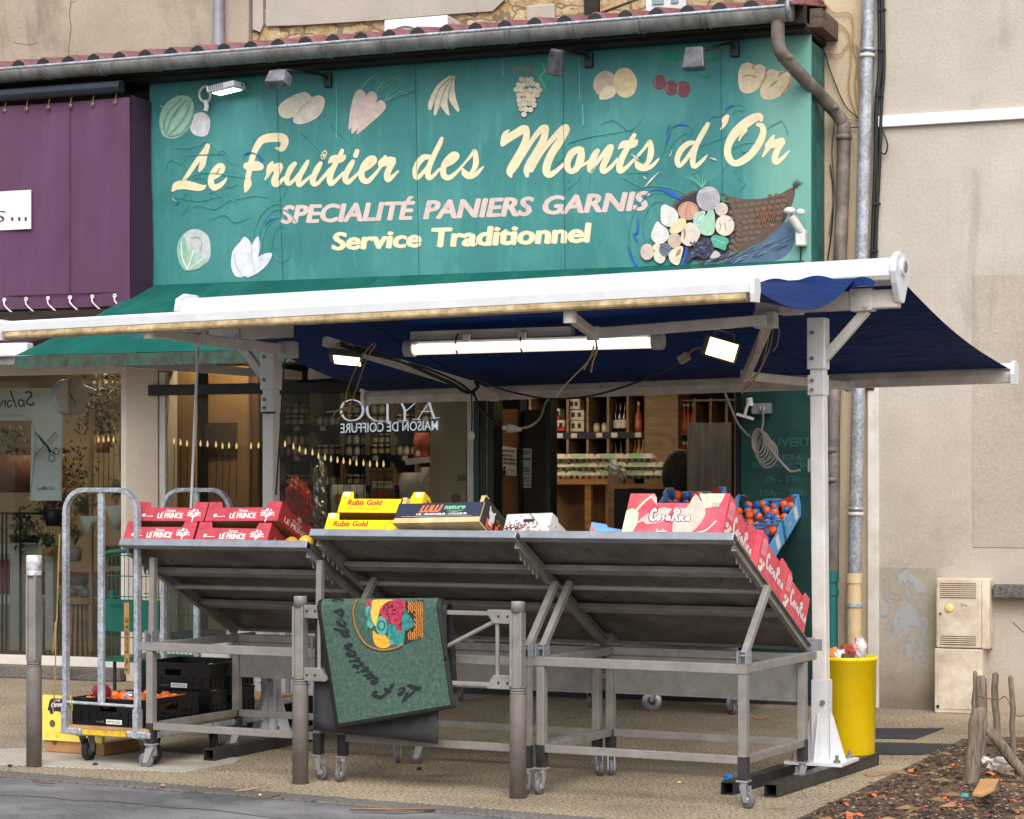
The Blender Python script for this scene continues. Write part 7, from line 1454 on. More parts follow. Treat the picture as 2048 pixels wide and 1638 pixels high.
blC = mat('blue_carton', (96, 158, 208), .5, var=.06, scale=6); orI = mat('orange_print', (236, 84, 30), .5); inn = mat('grey_inside', (176, 172, 170), .8, var=.06); blp = mat('pale_blue_print', (190, 220, 236), .5)
def blue_front(par, wd, h, P_):
    g = MB(); g.poly([P_(wd*x, h*z) for x, z in ((.02, .02), (.26, .02), (.20, .5), (.02, .86))]); build('orange_print', g, orI, par)
    g = MB(); 
    for x in (.36, .52, .68, .82): brush(g, [(wd*x, h*.55, .006), (wd*x+.03, h*.6, .006)], P_, .0003)
    build('pale_print', g, blp, par)
fcrate('empty blue orange crate lying open left of the torn pink crate', STM[s3], .19, .19, .02, .26, .36, .15, blC, inn, ear=.3, dip=.1, front=blue_front, side=None, yaw=R(18))
# blue crates of wrapped oranges on the stand facing the street
wrapm = mat('blue_wrap', (30, 104, 176), .5, var=.3, scale=40); orm = mat('orange_peel', (238, 98, 24), .45, var=.12, scale=20, bump=.25, bscale=220)
def backfront(par, wd, h, P_): pass
def orange_proto(): 
    t = thing('orange', 'x', 'orange', (0, 0, -8)); g = MB(); g.sph((0, 0, 0), .034, 12); build('peel', g, orm, t); g = MB(); g.lathe([(0, -.0346), (.0115, -.033), (.024, -.025), (.0335, -.010), (.0345, -.001)], 12); build('wrapper', g, wrapm, t); return t
op = orange_proto(); opf = [True]
def fillc(place, u, v, w, wd, dp, h, lb, grp, seed, nx=6, ny=4):
    r_ = random.Random(seed); pl, mm = place
    for i in range(nx):
        for j in range(ny):
            loc = pl(u+.045+(wd-.09)*(i+.5*(j % 2))/(nx-.5), v+.045+(dp-.09)*j/(ny-1), w+h*.62+r_.uniform(-.012, .010))+mm @ Vector((r_.uniform(-.012, .012), r_.uniform(-.012, .012), 0))
            rot = mm @ Euler((r_.uniform(0, 6), r_.uniform(0, 6), r_.uniform(0, 6))).to_matrix()*r_.uniform(.9, 1.12)
            if opf[0]: opf[0] = False; M_ = Matrix.Translation(loc) @ rot.to_4x4(); op.matrix_world = M_; WM[op.name] = M_; op['label'] = lb; op['group'] = grp
            else: dup(op, loc, None, lb, grp, m=rot)
def bluecrate(lb, u, v, w, grp, seed, olb, wd=.47):
    def back(par, wd_, h, P_): pass
    t = fcrate(lb, STM[s4], u, v, w, wd, .37, .155, blC, mat('blue_inside', (120, 150, 196), .6) if 'blue_inside' not in bpy.data.materials else bpy.data.materials['blue_inside'], ear=.12, dip=.22, group=None)
    pn = [o for o in bpy.data.objects if o.parent == t and o.name.startswith('side_panel')]
    P2 = lambda y, z, l=0.0: Vector((-.0012-l, y, z))
    g = MB(); g.poly([P2(.09, .02), P2(.16, .02), P2(.16, .12), P2(.09, .12)]); build('white_label', g, M['paper'], t)
    g = MB(); brush(g, [(.24, .04, .012), (.27, .075, .012), (.30, .05, .012)], P2); build('print', g, mat('print_yellow', (226, 170, 110), .6) if 'print_yellow' not in bpy.data.materials else bpy.data.materials['print_yellow'], t)
    P3 = lambda x, z, l=0.0: Vector((x, .37-.0092-l-.003, z)); P4 = lambda x, z, l=0.0: Vector((x, .0092+l, z))
    g = MB(); g.poly([P4(.05, .02), P4(.05, .15), P4(.14, .12), P4(.14, .02)][::-1]); g.poly([P4(.33, .02), P4(.33, .119), P4(.41, .15), P4(.41, .02)]); build('inside_print', g, orI, t)
    fillc(STM[s4], u, v, w, wd, .37, .155, olb, grp, seed)
bluecrate('blue crate of wrapped oranges, upper right one beside the white post', -.19, .04, 0, None, 1, 'orange half wrapped in blue paper in the upper right blue crate')
bluecrate('blue crate of wrapped oranges, lower right one under its twin', -.185, .45, 0, None, 2, 'orange half wrapped in blue paper in the lower right blue crate')
bluecrate('blue crate of wrapped oranges, left one half hidden by the torn pink crate', .37, .015, .05, None, 3, 'orange half wrapped in blue paper in the half hidden left blue crate')
for o in list(bpy.data.objects):
    if o.parent is None and o.name.startswith('orange') and 'label' in o: o['group'] = 'oranges, '+o['label'].split(' in the ')[-1]
# loose fruit peeking out at the end of the red crates
pl, mm = STM[s1]
for i, (u, v, c, lb) in enumerate(((.90, .10, (226, 160, 40), 'yellow orange fruit peeking over the bar beside the red crates'), (.95, .16, (220, 70, 40), 'small red fruit behind the yellow one beside the red crates'), (1.0, .08, (236, 190, 60), 'pale yellow fruit at the bar end beside the red crates'))):
    g = MB(); g.sph(pl(u, v, .04), .042, 12); solo('fruit', lb, 'fruit', g, mat('loose_fruit_%d' % i, c, .4, var=.15))
# ------------------------------------------------------------------ barrier and bollards
def post(t, p, cap=True, h=.985, hl=.545):
    g = MB(); g.lathe([(0, 0), (.043, 0), (.0425, hl-.03), (.040, hl-.02)], 22, p); build('foot', g, M['taupe_tex'], t, world=True)
    g = MB()
    for k in range(3): g.lathe([(.0385, hl-.02+.014*k), (.0415, hl-.018+.014*k), (.0415, hl-.010+.014*k), (.0385, hl-.008+.014*k)], 22, p)
    g.lathe([(.036, hl-.022), (.036, hl+.024)], 22, p); build('rings', g, M['taupe_tex'], t, world=True)
    g = MB(); g.bar(p+Vector((0, 0, hl+.02)), p+Vector((0, 0, h-.05)), .046, .05, (0, 1, 0))
    for s in (-1, 1): g.bar(p+Vector((s*.026, -.004, hl+.02)), p+Vector((s*.026, -.004, h-.05)), .012, .062, (0, 1, 0))
    build('shaft', g, M['taupe'], t, world=True)
    return p
B0, B1 = Vector((.76, -5.098, 0)), Vector((2.027, -5.197, 0)); bd = (B1-B0).normalized(); bn_ = Vector((bd.y, -bd.x, 0))
ba = thing('street_barrier', 'taupe metal street barrier of two thick footed posts carrying the green doormat', 'barrier', B0)
for p in (B0, B1):
    post(ba, p); g = MB(); g.lathe([(0, .99), (.034, .99), (.036, .985), (.036, .935), (0, .935)], 20, p); build('cap', g, M['taupe'], ba, world=True)
for z, w_ in ((.925, .03), (.565, .03)):
    g = MB(); g.bar(B0+bd*.07+Vector((0, 0, z)), B1-bd*.07+Vector((0, 0, z)), w_, .022); build('rail', g, M['taupe'], ba, world=True, bevel=.003)
for p, s in ((B0, 1), (B1, -1)):
    g = MB(); g.tube([p+bd*s*.115+Vector((0, 0, .57)), p+bd*s*.115+Vector((0, 0, .92))], .011, 10); build('upright', g, M['taupe'], ba, world=True)
    for z in (.925, .565):
        g = MB(); q = p+bd*s*.03+Vector((0, 0, z)); dz = -1 if z > .7 else 1
        g.prism([q+bn_*.018+v for v in (bd*s*0+Vector((0, 0, .02*-dz)), bd*s*.135+Vector((0, 0, .02*-dz)), bd*s*.135+Vector((0, 0, .0)), bd*s*.10+Vector((0, 0, .05*dz)), bd*s*0+Vector((0, 0, .05*dz)))], -bn_*.036)
        c = build('corner_clamp', g, M['taupe'], ba, world=True, bevel=.003)
        g = MB(); [g.tube([q+bd*s*k+bn_*.0185+Vector((0, 0, .012*dz)), q+bd*s*k+bn_*.021+Vector((0, 0, .012*dz))], .006, 8) for k in (.02, .07)]; build('screws', g, M['black'], c, world=True)
for s0, s1, z0, z1 in ((.12, .62, .60, .62), (.12, .62, .90, .62)): pass
g = MB(); g.tube([B1-bd*.13+Vector((0, 0, .885)), B0.lerp(B1, .42)+Vector((0, 0, .585))], .0115, 10); build('brace', g, M['taupe'], ba, world=True)
g = MB(); g.tube([B0+bd*.13+Vector((0, 0, .885)), B0.lerp(B1, .58)+Vector((0, 0, .585))+bn_*.0], .0115, 10); build('brace', g, M['taupe'], ba, world=True)
bp0 = Vector((-.954, -4.991, 0)); bo = thing('bollard', 'single taupe bollard with a scuffed white cap at the left kerb', 'bollard', bp0)
post(bo, bp0, h=1.13, hl=.58)
g = MB(); g.lathe([(0, 1.185), (.040, 1.185), (.044, 1.178), (.044, 1.10), (.041, 1.097), (.044, 1.094), (.044, 1.086), (.041, 1.083), (.044, 1.080), (.044, 1.072), (.036, 1.07)], 24, bp0); build('cap', g, mat('scuffed_white', (232, 232, 230), .4, var=.03, dirt=((70, 76, 80), .8, 20)), bo, world=True)
# ------------------------------------------------------------------ doormats on the barrier
FP = B0+bn_*.028
def bm_(x, y, l=0.0): return onpl(630+x/5.647, 1190+y/5.647, FP+bn_*l, bn_)
dm = thing('doormat', 'green doormat with a fruit basket and Le Fruitier des lettering slung over the barrier', 'doormat', FP+Vector((.25, 0, .6)))
Q = [(10, 60), (1415, 68), (1590, 1275), (235, 1510)]
def bil(u, v): x = (1-v)*((1-u)*Q[0][0]+u*Q[1][0])+v*((1-u)*Q[3][0]+u*Q[2][0]); y = (1-v)*((1-u)*Q[0][1]+u*Q[1][1])+v*((1-u)*Q[3][1]+u*Q[2][1]); return x, y
def fold(u, v, off):
    if v >= .06: return bm_(*bil(u, v), l=off+.012*math.sin(u*5)*v)
    t = (1-v/.06); e = bm_(*bil(u, .06), l=off); a = t*math.pi*.55; r_ = .03+off
    return e+Vector((0, 0, 1))*(math.sin(a)*(r_+.012))+(-bn_)*((1-math.cos(a))*r_)
g = MB(); g.grid(lambda u, v: fold(u, v, .0), 24, 40); build('rubber_backing', g, M['rubber'], dm, world=True, solid=.004)
gm_ = N('green_pile'); gm_.col(gm_.ramp(gm_.noise(60, 4, .7), [(.3, (56, 76, 66)), (.55, (76, 98, 86)), (.75, (94, 116, 102))])); gm_.b.inputs['Roughness'].default_value = .95; gm_.b.inputs['Specular IOR Level'].default_value = .1; gm_.bump(gm_.noise(320, 2), .8, .003)
g = MB(); g.grid(lambda u, v: fold(.03+.93*u, v*.965, .0055), 24, 40); pile = build('pile', g, gm_.m, dm, world=True)
def mp(x, y, l=0.0):
    # print lies on the pile, following its gentle wave
    b = bm_(x, y, .0); return bm_(x, y, .0082+l+.0115*math.sin(max(0, min(1, (x-100)/1400))*5)*max(0, min(1, y/1400)))
mk = mat('mat_black', (26, 28, 36), .95, var=.2, scale=40)
g = MB()
def glyph(word_, idx, cx, cy, th, sc, wk=1.4):
    sc *= 1.14
    tile, st = GLY[word_]; k = {'Le': 6.4, 'Fr': 6.4, 'uitier': 6.0235, 'des': 6.0235}[word_]; st = [[(x/k, y/k, w_/k) for x, y, w_ in st[i]] for i in idx]
    xs = [p[0] for q in st for p in q]; ys = [p[1] for q in st for p in q]; mx_, my_ = (min(xs)+max(xs))/2, (min(ys)+max(ys))/2; c, s_ = math.cos(R(th)), math.sin(R(th))
    for i, q in enumerate(st): brush(g, [(cx+sc*((x-mx_)*c-(y-my_)*s_), cy+sc*((x-mx_)*s_+(y-my_)*c), max(15, w_*sc*wk)) for x, y, w_ in q], mp, .0003*(i % 3))
for a_ in (('Le', (0, 1, 2), 1092, 1125, 192, 2.05), ('Le', (3,), 968, 1092, 196, 1.8), ('Fr', (0, 1, 2), 775, 1066, 206, 1.75), ('Fr', (3, 4, 5), 672, 972, 222, 1.7), ('Fr', (6, 7), 605, 905, 228, 1.6), ('Fr', (8, 9), 540, 850, 232, 1.7), ('uitier', (1, 2), 485, 790, 236, 1.55), ('uitier', (3, 4), 445, 735, 240, 1.6), ('uitier', (6,), 405, 655, 246, 1.7), ('uitier', (7, 8, 9), 375, 575, 252, 1.6), ('des', (0, 1), 300, 420, 262, 1.75), ('des', (2,), 295, 312, 266, 1.7), ('des', (3, 4), 270, 200, 268, 1.7)): glyph(*a_)
for q in ([(200,60,26),(260,50,18),(310,60,26)],): brush(g, q, mp, .0003)
build('lettering', g, mk, dm, world=True)
def mpic(nm, c, shapes, var=.15, sc=40, **k):
    g = MB()
    for i, s in enumerate(shapes):
        if s[0] == 's': brush(g, s[1], mp, .0006+.00004*i)
        else: g.poly([mp(x, y, s[2] if len(s) > 2 and s[0] == 'p' else 0.0003+.00003*i) for x, y in s[1]])
    return build(nm, g, mat('mat_'+nm, c, .95, var=var, scale=sc), dm, world=True)
mpic('handle', (150, 106, 58), [('s', [(470,60,26),(430,150,26),(432,260,26),(470,400,26),(560,540,26),(660,600,26),(780,620,26),(900,600,24),(990,560,20)])])
mpic('handle_edge', (40, 34, 34), [('s', [(462,60,8),(421,150,8),(423,260,8),(460,405,8),(552,550,8),(655,612,8),(780,632,8),(905,612,8),(990,570,8)])])
mpic('leaf_print', (44, 124, 118), [('p', catloop([(565,150),(620,110),(660,200),(640,280),(680,350),(600,370),(575,440),(570,330),(595,270),(560,220)], 3)), ('p', catloop([(820,340),(900,330),(940,410),(1010,400),(1000,540),(940,575),(860,530),(830,450)], 3)), ('p', catloop([(1010,150),(1040,210),(1075,240),(1118,330),(1060,390),(1000,400),(980,300),(995,210)], 3))], .3)
mpic('leaf_light', (98, 156, 130), [('p', catloop([(580,150),(620,130),(630,230),(610,270),(585,230)], 3)), ('p', catloop([(825,450),(870,490),(880,560),(850,560),(825,500)], 3)), ('p', catloop([(590,300),(650,320),(640,380),(600,350)], 3))], .2)
mpic('banana_print', (216, 180, 74), [('p', catloop([(650,60),(790,50),(920,60),(810,100),(740,170),(710,260),(695,340),(670,345),(630,260),(620,200),(640,140)], 3))])
mpic('orange_print', (226, 160, 40), [('p', catloop([(655,400),(700,440),(790,455),(830,500),(858,560),(800,598),(730,595),(680,560),(655,480)], 3))], .25, 60)
mpic('kiwi_print', (84, 158, 138), [('p', catloop([(705,270),(760,235),(805,290),(808,390),(780,460),(730,445),(690,380)], 3))])
mpic('kiwi_ring', (20, 96, 100), [('s', [(750+38*math.cos(t_*.4), 345+52*math.sin(t_*.4), 18) for t_ in range(17)])])
mpic('berry_print', (178, 48, 72), [('p', catloop([(570,80),(620,60),(652,80),(620,125),(585,125)], 3)), ('p', catloop([(770,110),(850,65),(990,55),(1020,140),(990,210),(995,330),(985,400),(940,420),(890,380),(850,310),(780,260),(725,190)], 3))], .35, 60)
r_ = random.Random(4)
g = MB(); bz = [(r_.uniform(770, 985), r_.uniform(80, 390)) for _ in range(70)]
for i, (x, y) in enumerate(q for q in bz if (q[0]-740) > (q[1]-120)*.55): g.poly([mp(x+10*math.cos(t_), y+10*math.sin(t_), .0012+.00002*i) for t_ in range(6)])
build('berry_dots', g, mat('mat_dots', (86, 34, 60), .95, var=.9, scale=30), dm, world=True)
g = MB(); bx = [(1020,75),(1225,55),(1215,360),(1200,460),(1120,510),(1000,560),(1010,420),(1080,390),(1118,330),(1060,210),(1030,150)]
g.poly([mp(x, y, .0002) for x, y in bx]); build('basket_print', g, mat('mat_basket', (44, 38, 36), .95), dm, world=True)
g = MB()
for k in range(8):
    for j in range(16):
        x = 1050+22*k+6*(j % 2); y = 70+27*j+(k % 2)*8
        if (x < 1118 and 180 < y < 395) or y > 545-(x-1010)*.42: continue
        brush(g, [(x, y, 9), (x+8, y+14, 9), (x+2, y+22, 8)], mp, .0008)
build('basket_weave', g, mat('mat_weave', (204, 136, 60), .95, var=.3, scale=40), dm, world=True)
# rear hanging half of the mat and a second rolled black mat
def backpl(px, py, l=0.0): return onpl(px, py, B0-bn_*(.03+l), bn_)
def quadgrid(cs, fn, n_=12):
    def f(u, v): x = (1-v)*((1-u)*cs[0][0]+u*cs[1][0])+v*((1-u)*cs[3][0]+u*cs[2][0]); y = (1-v)*((1-u)*cs[0][1]+u*cs[1][1])+v*((1-u)*cs[3][1]+u*cs[2][1]); return fn(x, y, .01*math.sin(u*4)*v)
    g = MB(); g.grid(f, n_, n_); return g
build('rear_flap', quadgrid([(632, 1214), (880, 1214), (876, 1488), (627, 1460)], backpl), mat('mat_underside', (48, 48, 50), .8, var=.2), dm, world=True, solid=.005)
bm2 = thing('black_mat', 'black rubber mat folded over the barrier rail behind the green doormat', 'mat', B0.lerp(B1, .5)+Vector((0, 0, .6)))
g = MB(); s0 = (B1-B0).length
def fold2(u, v):
    x = .335+.355*u; a = v*3
    if a < 1: z, d = .68+.262*a, .022
    elif a < 2: t = (a-1)*math.pi; z, d = .942+.028*math.sin(t), .022*math.cos(t)-.03*(a-1)
    else: z, d = .942-.40*(a-2), -.052-.03*(a-2)
    return B0+bd*(s0*x+.02*(1-z))+bn_*(d)+Vector((0, 0, z))
g.grid(fold2, 10, 30); build('rubber', g, M['rubber'], bm2, world=True, solid=.005)

# ------------------------------------------------------------------ roll trolley with black crates
def trolley(label, loc, rz, depth=1.2, hoop_y=0.0, wheels=True):
    t = thing('roll_trolley', label, 'trolley', loc, rz); w = .62; zt = .215
    g = MB(); g.b2((0, 0, zt-.055), (w, depth, zt-.018)); g.b2((.02, -.02, zt-.05), (.15, 0, zt-.012)); g.b2((w-.15, -.02, zt-.05), (w-.02, 0, zt-.012)); build('deck_frame', g, M['galv'], t, bevel=.008)
    g = MB(); g.b2((.01, .004, zt-.0175), (w-.01, depth-.01, zt)); build('deck', g, mat('deck_ply', (176, 134, 84), .7, var=.2, scale=6) if 'deck_ply' not in bpy.data.materials else bpy.data.materials['deck_ply'], t)
    g = MB(); g.b2((.16, -.012, zt-.048), (w-.16, -.001, zt-.02)); build('yellow_strip', g, mat('yellow_paint', (238, 196, 30), .5, var=.1, dirt=((150, 110, 50), .7, 18)) if 'yellow_paint' not in bpy.data.materials else bpy.data.materials['yellow_paint'], t)
    hx0, hx1, top = .035, w-.085, 1.55; r = .13
    pts = [(hx0, hoop_y, zt), (hx0, hoop_y, top-r)]+[(hx0+r-r*math.cos(a*math.pi/12), hoop_y, top-r+r*math.sin(a*math.pi/12)) for a in range(1, 7)]
    pts += [(hx1-r+r*math.sin(a*math.pi/12), hoop_y, top-r+r*math.cos(a*math.pi/12)) for a in range(0, 6)]+[(hx1, hoop_y, top-r), (hx1, hoop_y, zt)]
    g = MB()
    # flat rounded tube: sweep a rectangle
    P_ = [Vector(p) for p in pts]; n_ = len(P_); S = []
    for i, p in enumerate(P_):
        d = (P_[min(i+1, n_-1)]-P_[max(i-1, 0)]).normalized(); x = d.cross(Vector((0, 1, 0))).normalized()
        S.append([p+x*a+Vector((0, b, 0)) for a, b in ((-.013, -.020), (.013, -.020), (.013, .020), (-.013, .020))])
    vs = [q for s in S for q in s]; fs = [(i*4+k, i*4+(k+1) % 4, (i+1)*4+(k+1) % 4, (i+1)*4+k) for i in range(n_-1) for k in range(4)]; g.add(vs, fs); build('hoop', g, M['galv'], t, bevel=.003)
    g = MB(); xm = (hx0+hx1)/2; g.b2((xm-.019, hoop_y-.012, zt+.13), (xm+.019, hoop_y+.012, top-.014)); build('middle_post', g, M['galv'], t, bevel=.003)
    g = MB(); g.tube([(hx0, hoop_y-.005, zt+.13), (hx1, hoop_y-.005, zt+.125)], .009, 8); build('cross_rod', g, M['galv'], t)
    for x in (hx0, hx1): g = MB(); g.b2((x-.017, hoop_y-.024, zt-.05), (x+.017, hoop_y+.024, zt+.11)); build('socket', g, M['galv'], t)
    if wheels:
        for i, (x, y, a) in enumerate(((.11, .09, 12), (w-.09, .09, -25), (.11, depth-.45, 30), (w-.09, depth-.45, 20))):
            k = MB(); rr = .066; m_ = rotm(0, 0, R(a)); c = Vector((x, y, 0)); k.box(c+Vector((0, 0, zt-.06)), (.10, .09, .01), m_)
            for s in (-1, 1):
                q = [Vector((s*.026, -.045, zt-.066)), Vector((s*.026, .045, zt-.066)), Vector((s*.026, .05, rr-.01)), Vector((s*.026, .015, rr-.015))]; k.prism([c+m_ @ p for p in q], m_ @ Vector((s*.003, 0, 0)))
            f_ = build('wheel_fork', k, M['caster'], t)
            k = MB(); q = c+m_ @ Vector((0, .03, rr)); mw = m_ @ rotm(0, R(90), 0); k.lathe([(rr*.62, -.017), (rr*.93, -.018), (rr, -.010), (rr, .010), (rr*.93, .018), (rr*.62, .017)], 22, q, mw); wl_ = build('tyre', k, M['wheelblk'], f_)
            k = MB(); k.lathe([(0, -.016), (rr*.62, -.013), (rr*.62, .013), (0, .016)], 18, q, mw); build('rim', k, M['wheel'], f_)
    return t
t1_ = trolley('galvanised roll trolley in front, loaded with black crates beside the bollard', (-.925, -4.76, 0), R(-6))
base1 = WM[t1_.name]
t2_ = trolley('second galvanised trolley hoop standing behind the red crates', (-1.19, -3.2, 0), R(-5), depth=.7)
def strap(name, label, pts, r_, mt_):
    g = MB(); g.tube(catmull([tuple(p) for p in pts], 6), r_, 5); solo(name, label, 'strap', g, mt_)
ys = mat('yellow_strap', (168, 136, 66), .8, var=.2, scale=30)
strap('tie_strap', 'yellow cord hanging along the left upright of the front trolley', [base1 @ Vector((.012, -.028, 1.3)), base1 @ Vector((.0, -.03, 1.0)), base1 @ Vector((-.01, -.03, .78)), base1 @ Vector((-.035, -.03, .62)), base1 @ Vector((-.015, -.03, .80)), base1 @ Vector((-.02, -.03, .45)), base1 @ Vector((-.03, -.035, .28))], .0042, ys)
g = MB(); q0, q1 = base1 @ Vector((.475, -.02, .92)), base1 @ Vector((.478, -.02, .52)); g.bar(q0, q1, .032, .005, (0, 1, 0)); sb_ = thing('printed_strap', 'tan printed strap hanging on the right upright of the front trolley', 'strap', q1); build('webbing', g, mat('tan_strap', (150, 116, 60), .8, var=.2), sb_, world=True)
g = MB(); o = q1+Vector((-.008, -.006, .02)); lettering(g, 'LA POSTE', o, (0, 0, .30), (.018, 0, 0)); build('lettering', g, M['ink'], sb_, world=True)
# folding black crates
blk = mat('black_pp', (9, 9, 10), .4, var=.25, scale=12)
def bcrate(label, M_, w=.40, d=.58, h=.155, tagm=True):
    t = thing('plastic_crate', label, 'crate', M_.to_translation(), 0, 'black plastic crates', m=M_.to_3x3()); th = .012
    def wallp(nm, o, ux, L, hole=True):
        g = MB(); ux = Vector(ux); n_ = Vector((-ux.y, ux.x, 0)); o = Vector(o); P_ = lambda a, z, q=0.0: o+ux*a+n_*q+Vector((0, 0, z))
        hw, z0, z1 = .055, h*.52, h*.76; m_ = L/2
        for a0, a1, b0, b1 in ((0, L, 0, z0), (0, m_-hw, z0, z1), (m_+hw, L, z0, z1), (0, L, z1, h)):
            g.prism([P_(a0, b0), P_(a1, b0), P_(a1, b1), P_(a0, b1)], n_*th)
        for z in (.004, h*.30, h-.012): g.prism([P_(0, z, -.006), P_(L, z, -.006), P_(L, z+.011, -.006), P_(0, z+.011, -.006)], n_*.006)
        for a in [L*k/9 for k in range(10)]: g.prism([P_(max(0, a-.004), .006, -.006), P_(min(L, a+.004), .006, -.006), P_(min(L, a+.004), h*.5, -.006), P_(max(0, a-.004), h*.5, -.006)], n_*.0059)
        g.prism([P_(m_-hw-.02, z0-.02, -.008), P_(m_+hw+.02, z0-.02, -.008), P_(m_+hw+.012, z0-.004, -.008), P_(m_-hw-.012, z0-.004, -.008)], n_*.008)
        return build(nm, g, blk, t), P_
    fw_, P_ = wallp('front_wall', (0, 0, 0), (1, 0, 0), w)
    wallp('side_wall', (w, th+.001, 0), (0, 1, 0), d-2*th-.002); wallp('back_wall', (w, d, 0), (-1, 0, 0), w); wallp('side_wall', (0, d-th-.001, 0), (0, -1, 0), d-2*th-.002)
    g = MB(); g.b2((th, th, .002), (w-th, d-th, .008)); build('floor', g, blk, t)
    if tagm:
        g = MB(); g.add([P_(w*.48, .012, -.0075), P_(w*.70, .012, -.0075), P_(w*.70, .038, -.0075), P_(w*.48, .038, -.0075)], [(0, 1, 2, 3)]); lb = build('label', g, M['paper'], fw_)
        g = MB(); o = P_(w*.50, .019, -.0085); lettering(g, 'IFCO', o, P_(w*.68, .019, -.0085)-o, P_(w*.50, .031, -.0085)-o, 0, .05); o = P_(w*.34, .019, -.0075); lettering(g, 'GL 6413', o, P_(w*.45, .019, -.0075)-o, P_(w*.34, .027, -.0075)-o); build('lettering', g, mat('grey_green_ink', (110, 140, 130), .6) if 'grey_green_ink' not in bpy.data.materials else bpy.data.materials['grey_green_ink'], lb)
    return t
def on1(x, y, z, a=0): return base1 @ Matrix.Translation((x, y, z)) @ Matrix.Rotation(R(a), 4, 'Z')
c1_ = bcrate('black folding crate full of oranges and a mango at the front of the trolley', on1(.06, .03, .217), .50, .52)
c2_ = bcrate('lower black crate of the pair at the rear of the trolley', on1(.05, .66, .217, 1), .52, .46, tagm=False)
c3_ = bcrate('upper empty black crate of the pair at the rear of the trolley', on1(.045, .65, .375, 1), .52, .46)
r_ = random.Random(11); opt = [mat('orange_skin', (240, 120, 30), .45, var=.1, scale=20, bump=.2, bscale=220), mat('red_orange_skin', (226, 92, 48), .45, var=.15, scale=14, bump=.2, bscale=200), mat('apple_blush', (214, 96, 76), .35, var=.35, scale=10)]
pr = []
for k in range(3):
    t = thing('loose_fruit', 'x', 'fruit', (0, 0, -9)); g = MB(); g.sph((0, 0, 0), .036, 14, (1, 1, .94)); build('skin', g, opt[k], t); g = MB(); g.lathe([(0, .032), (.004, .036), (0, .038)], 6); build('stalk', g, M['kraft'], t); pr.append([t, False])
kn_ = ['bright orange', 'reddish orange', 'blushed red']
for i in range(4):
    for j in range(6):
        k = r_.randrange(3) if (i+j) % 3 else 0; loc = on1(.06+.07+.12*i, .03+.06+.08*j, .217+.115+r_.uniform(0, .022)).to_translation(); rot = Euler((r_.uniform(-.6, .6), r_.uniform(-.6, .6), r_.uniform(0, 6))).to_matrix()
        lb = '%s fruit in the front black trolley crate' % kn_[k]; gp2 = '%s fruits in the trolley crate' % kn_[k]
        if not pr[k][1]: pr[k][1] = True; M_ = Matrix.Translation(loc) @ rot.to_4x4(); pr[k][0].matrix_world = M_; WM[pr[k][0].name] = M_; tag(pr[k][0], lb, None, gp2)
        else: dup(pr[k][0], loc, None, lb, gp2, m=rot)
g = MB(); g.sph(on1(.21, .10, .217+.185).to_translation(), .052, 16, (1.15, .95, .9), rotm(0, R(20), 0)); solo('mango', 'large dark red mango on top of the oranges in the trolley crate', 'mango', g, mat('mango_skin', (136, 36, 52), .35, var=.35, scale=9))
g = MB(); crumple(g, on1(.33, .2, .217+.155).to_translation(), .04, .04, .025, 2, 9); solo('silver_wrap', 'crumpled silver paper between the oranges in the trolley crate', 'wrap', g, mat('silver_paper', (200, 200, 204), .3, .5))
# metal plate, yellow box
pz = Vector((0, 0, .004)); q = [gnd(*p) for p in ((-60, 1500), (62, 1497), (240, 1497), (484, 1517), (470, 1527), (370, 1545), (330, 1543), (-60, 1527))]
n = N('checker_plate'); wv = []
for a in (45, -45):
    mpn = n.new('ShaderNodeMapping'); mpn.inputs['Rotation'].default_value = (0, 0, R(a)); n.l(n.co(), mpn.inputs[0]); w_ = n.new('ShaderNodeTexWave'); w_.inputs['Scale'].default_value = 12; n.l(mpn.outputs[0], w_.inputs[0]); wv.append(w_.outputs['Fac'])
mx = n.new('ShaderNodeMath', operation='MULTIPLY'); n.l(wv[0], mx.inputs[0]); n.l(wv[1], mx.inputs[1])
n.col(n.mix(n.ramp(mx.outputs[0], [(.015, BW1), (.06, BW0)]), n.ramp(n.noise(6, 5), [(.3, (186, 178, 166)), (.7, (212, 204, 192))]), lin((140, 130, 118)))); n.b.inputs['Roughness'].default_value = .6; n.b.inputs['Metallic'].default_value = .25; n.bump(mx.outputs[0], .5, .006)
g = MB(); g.prism([p+pz for p in q], (0, 0, -.0135)); solo('checker_plate', 'pale chequered metal plate lying on the paving under the trolley', 'metal plate', g, n.m)
yb = gnd(85, 1505); yx = gnd(238, 1500)
t = thing('yellow_box', 'yellow printed fruit box standing on its side on a brown carton lid', 'box', yb, R(-7)); yw = .44
g = MB(); g.b2((0, .02, 0.006), (yw, .40, .075)); build('carton_base', g, K, t, bevel=.003)
g = MB(); g.b2((0, .0, .076), (yw, .03, .115)); g.b2((0.0, .0, .1155), (.21, .03, .34)); fb_ = build('yellow_panel', g, mat('soft_yellow', (250, 222, 96), .5, var=.04), t)
P_ = lambda x, z, l=0.0: Vector((x, -.0015-l, z))
g = MB(); g.poly([P_(x, z) for x, z in ((.04, .255), (.055, .31), (.075, .325), (.20, .325), (.20, .255), (.15, .245), (.10, .25), (.07, .24))]); g.poly([P_(.07+.014*math.cos(a*.5), .243+.014*math.sin(a*.5), .0004) for a in range(12)]); g.poly([P_(.15+.014*math.cos(a*.5), .247+.014*math.sin(a*.5), .0004) for a in range(12)]); vn = build('van_print', g, LI, fb_)
g = MB(); o = P_(.07, .268, .001); lettering(g, 'Orsero', o, P_(.185, .285, .001)-o, P_(.067, .297, .001)-o, .25, .03); o = P_(.10, .305, .001); lettering(g, 'F.lli', o, P_(.135, .308, .001)-o, P_(.10, .318, .001)-o, .2, .02); build('lettering', g, redL, vn)
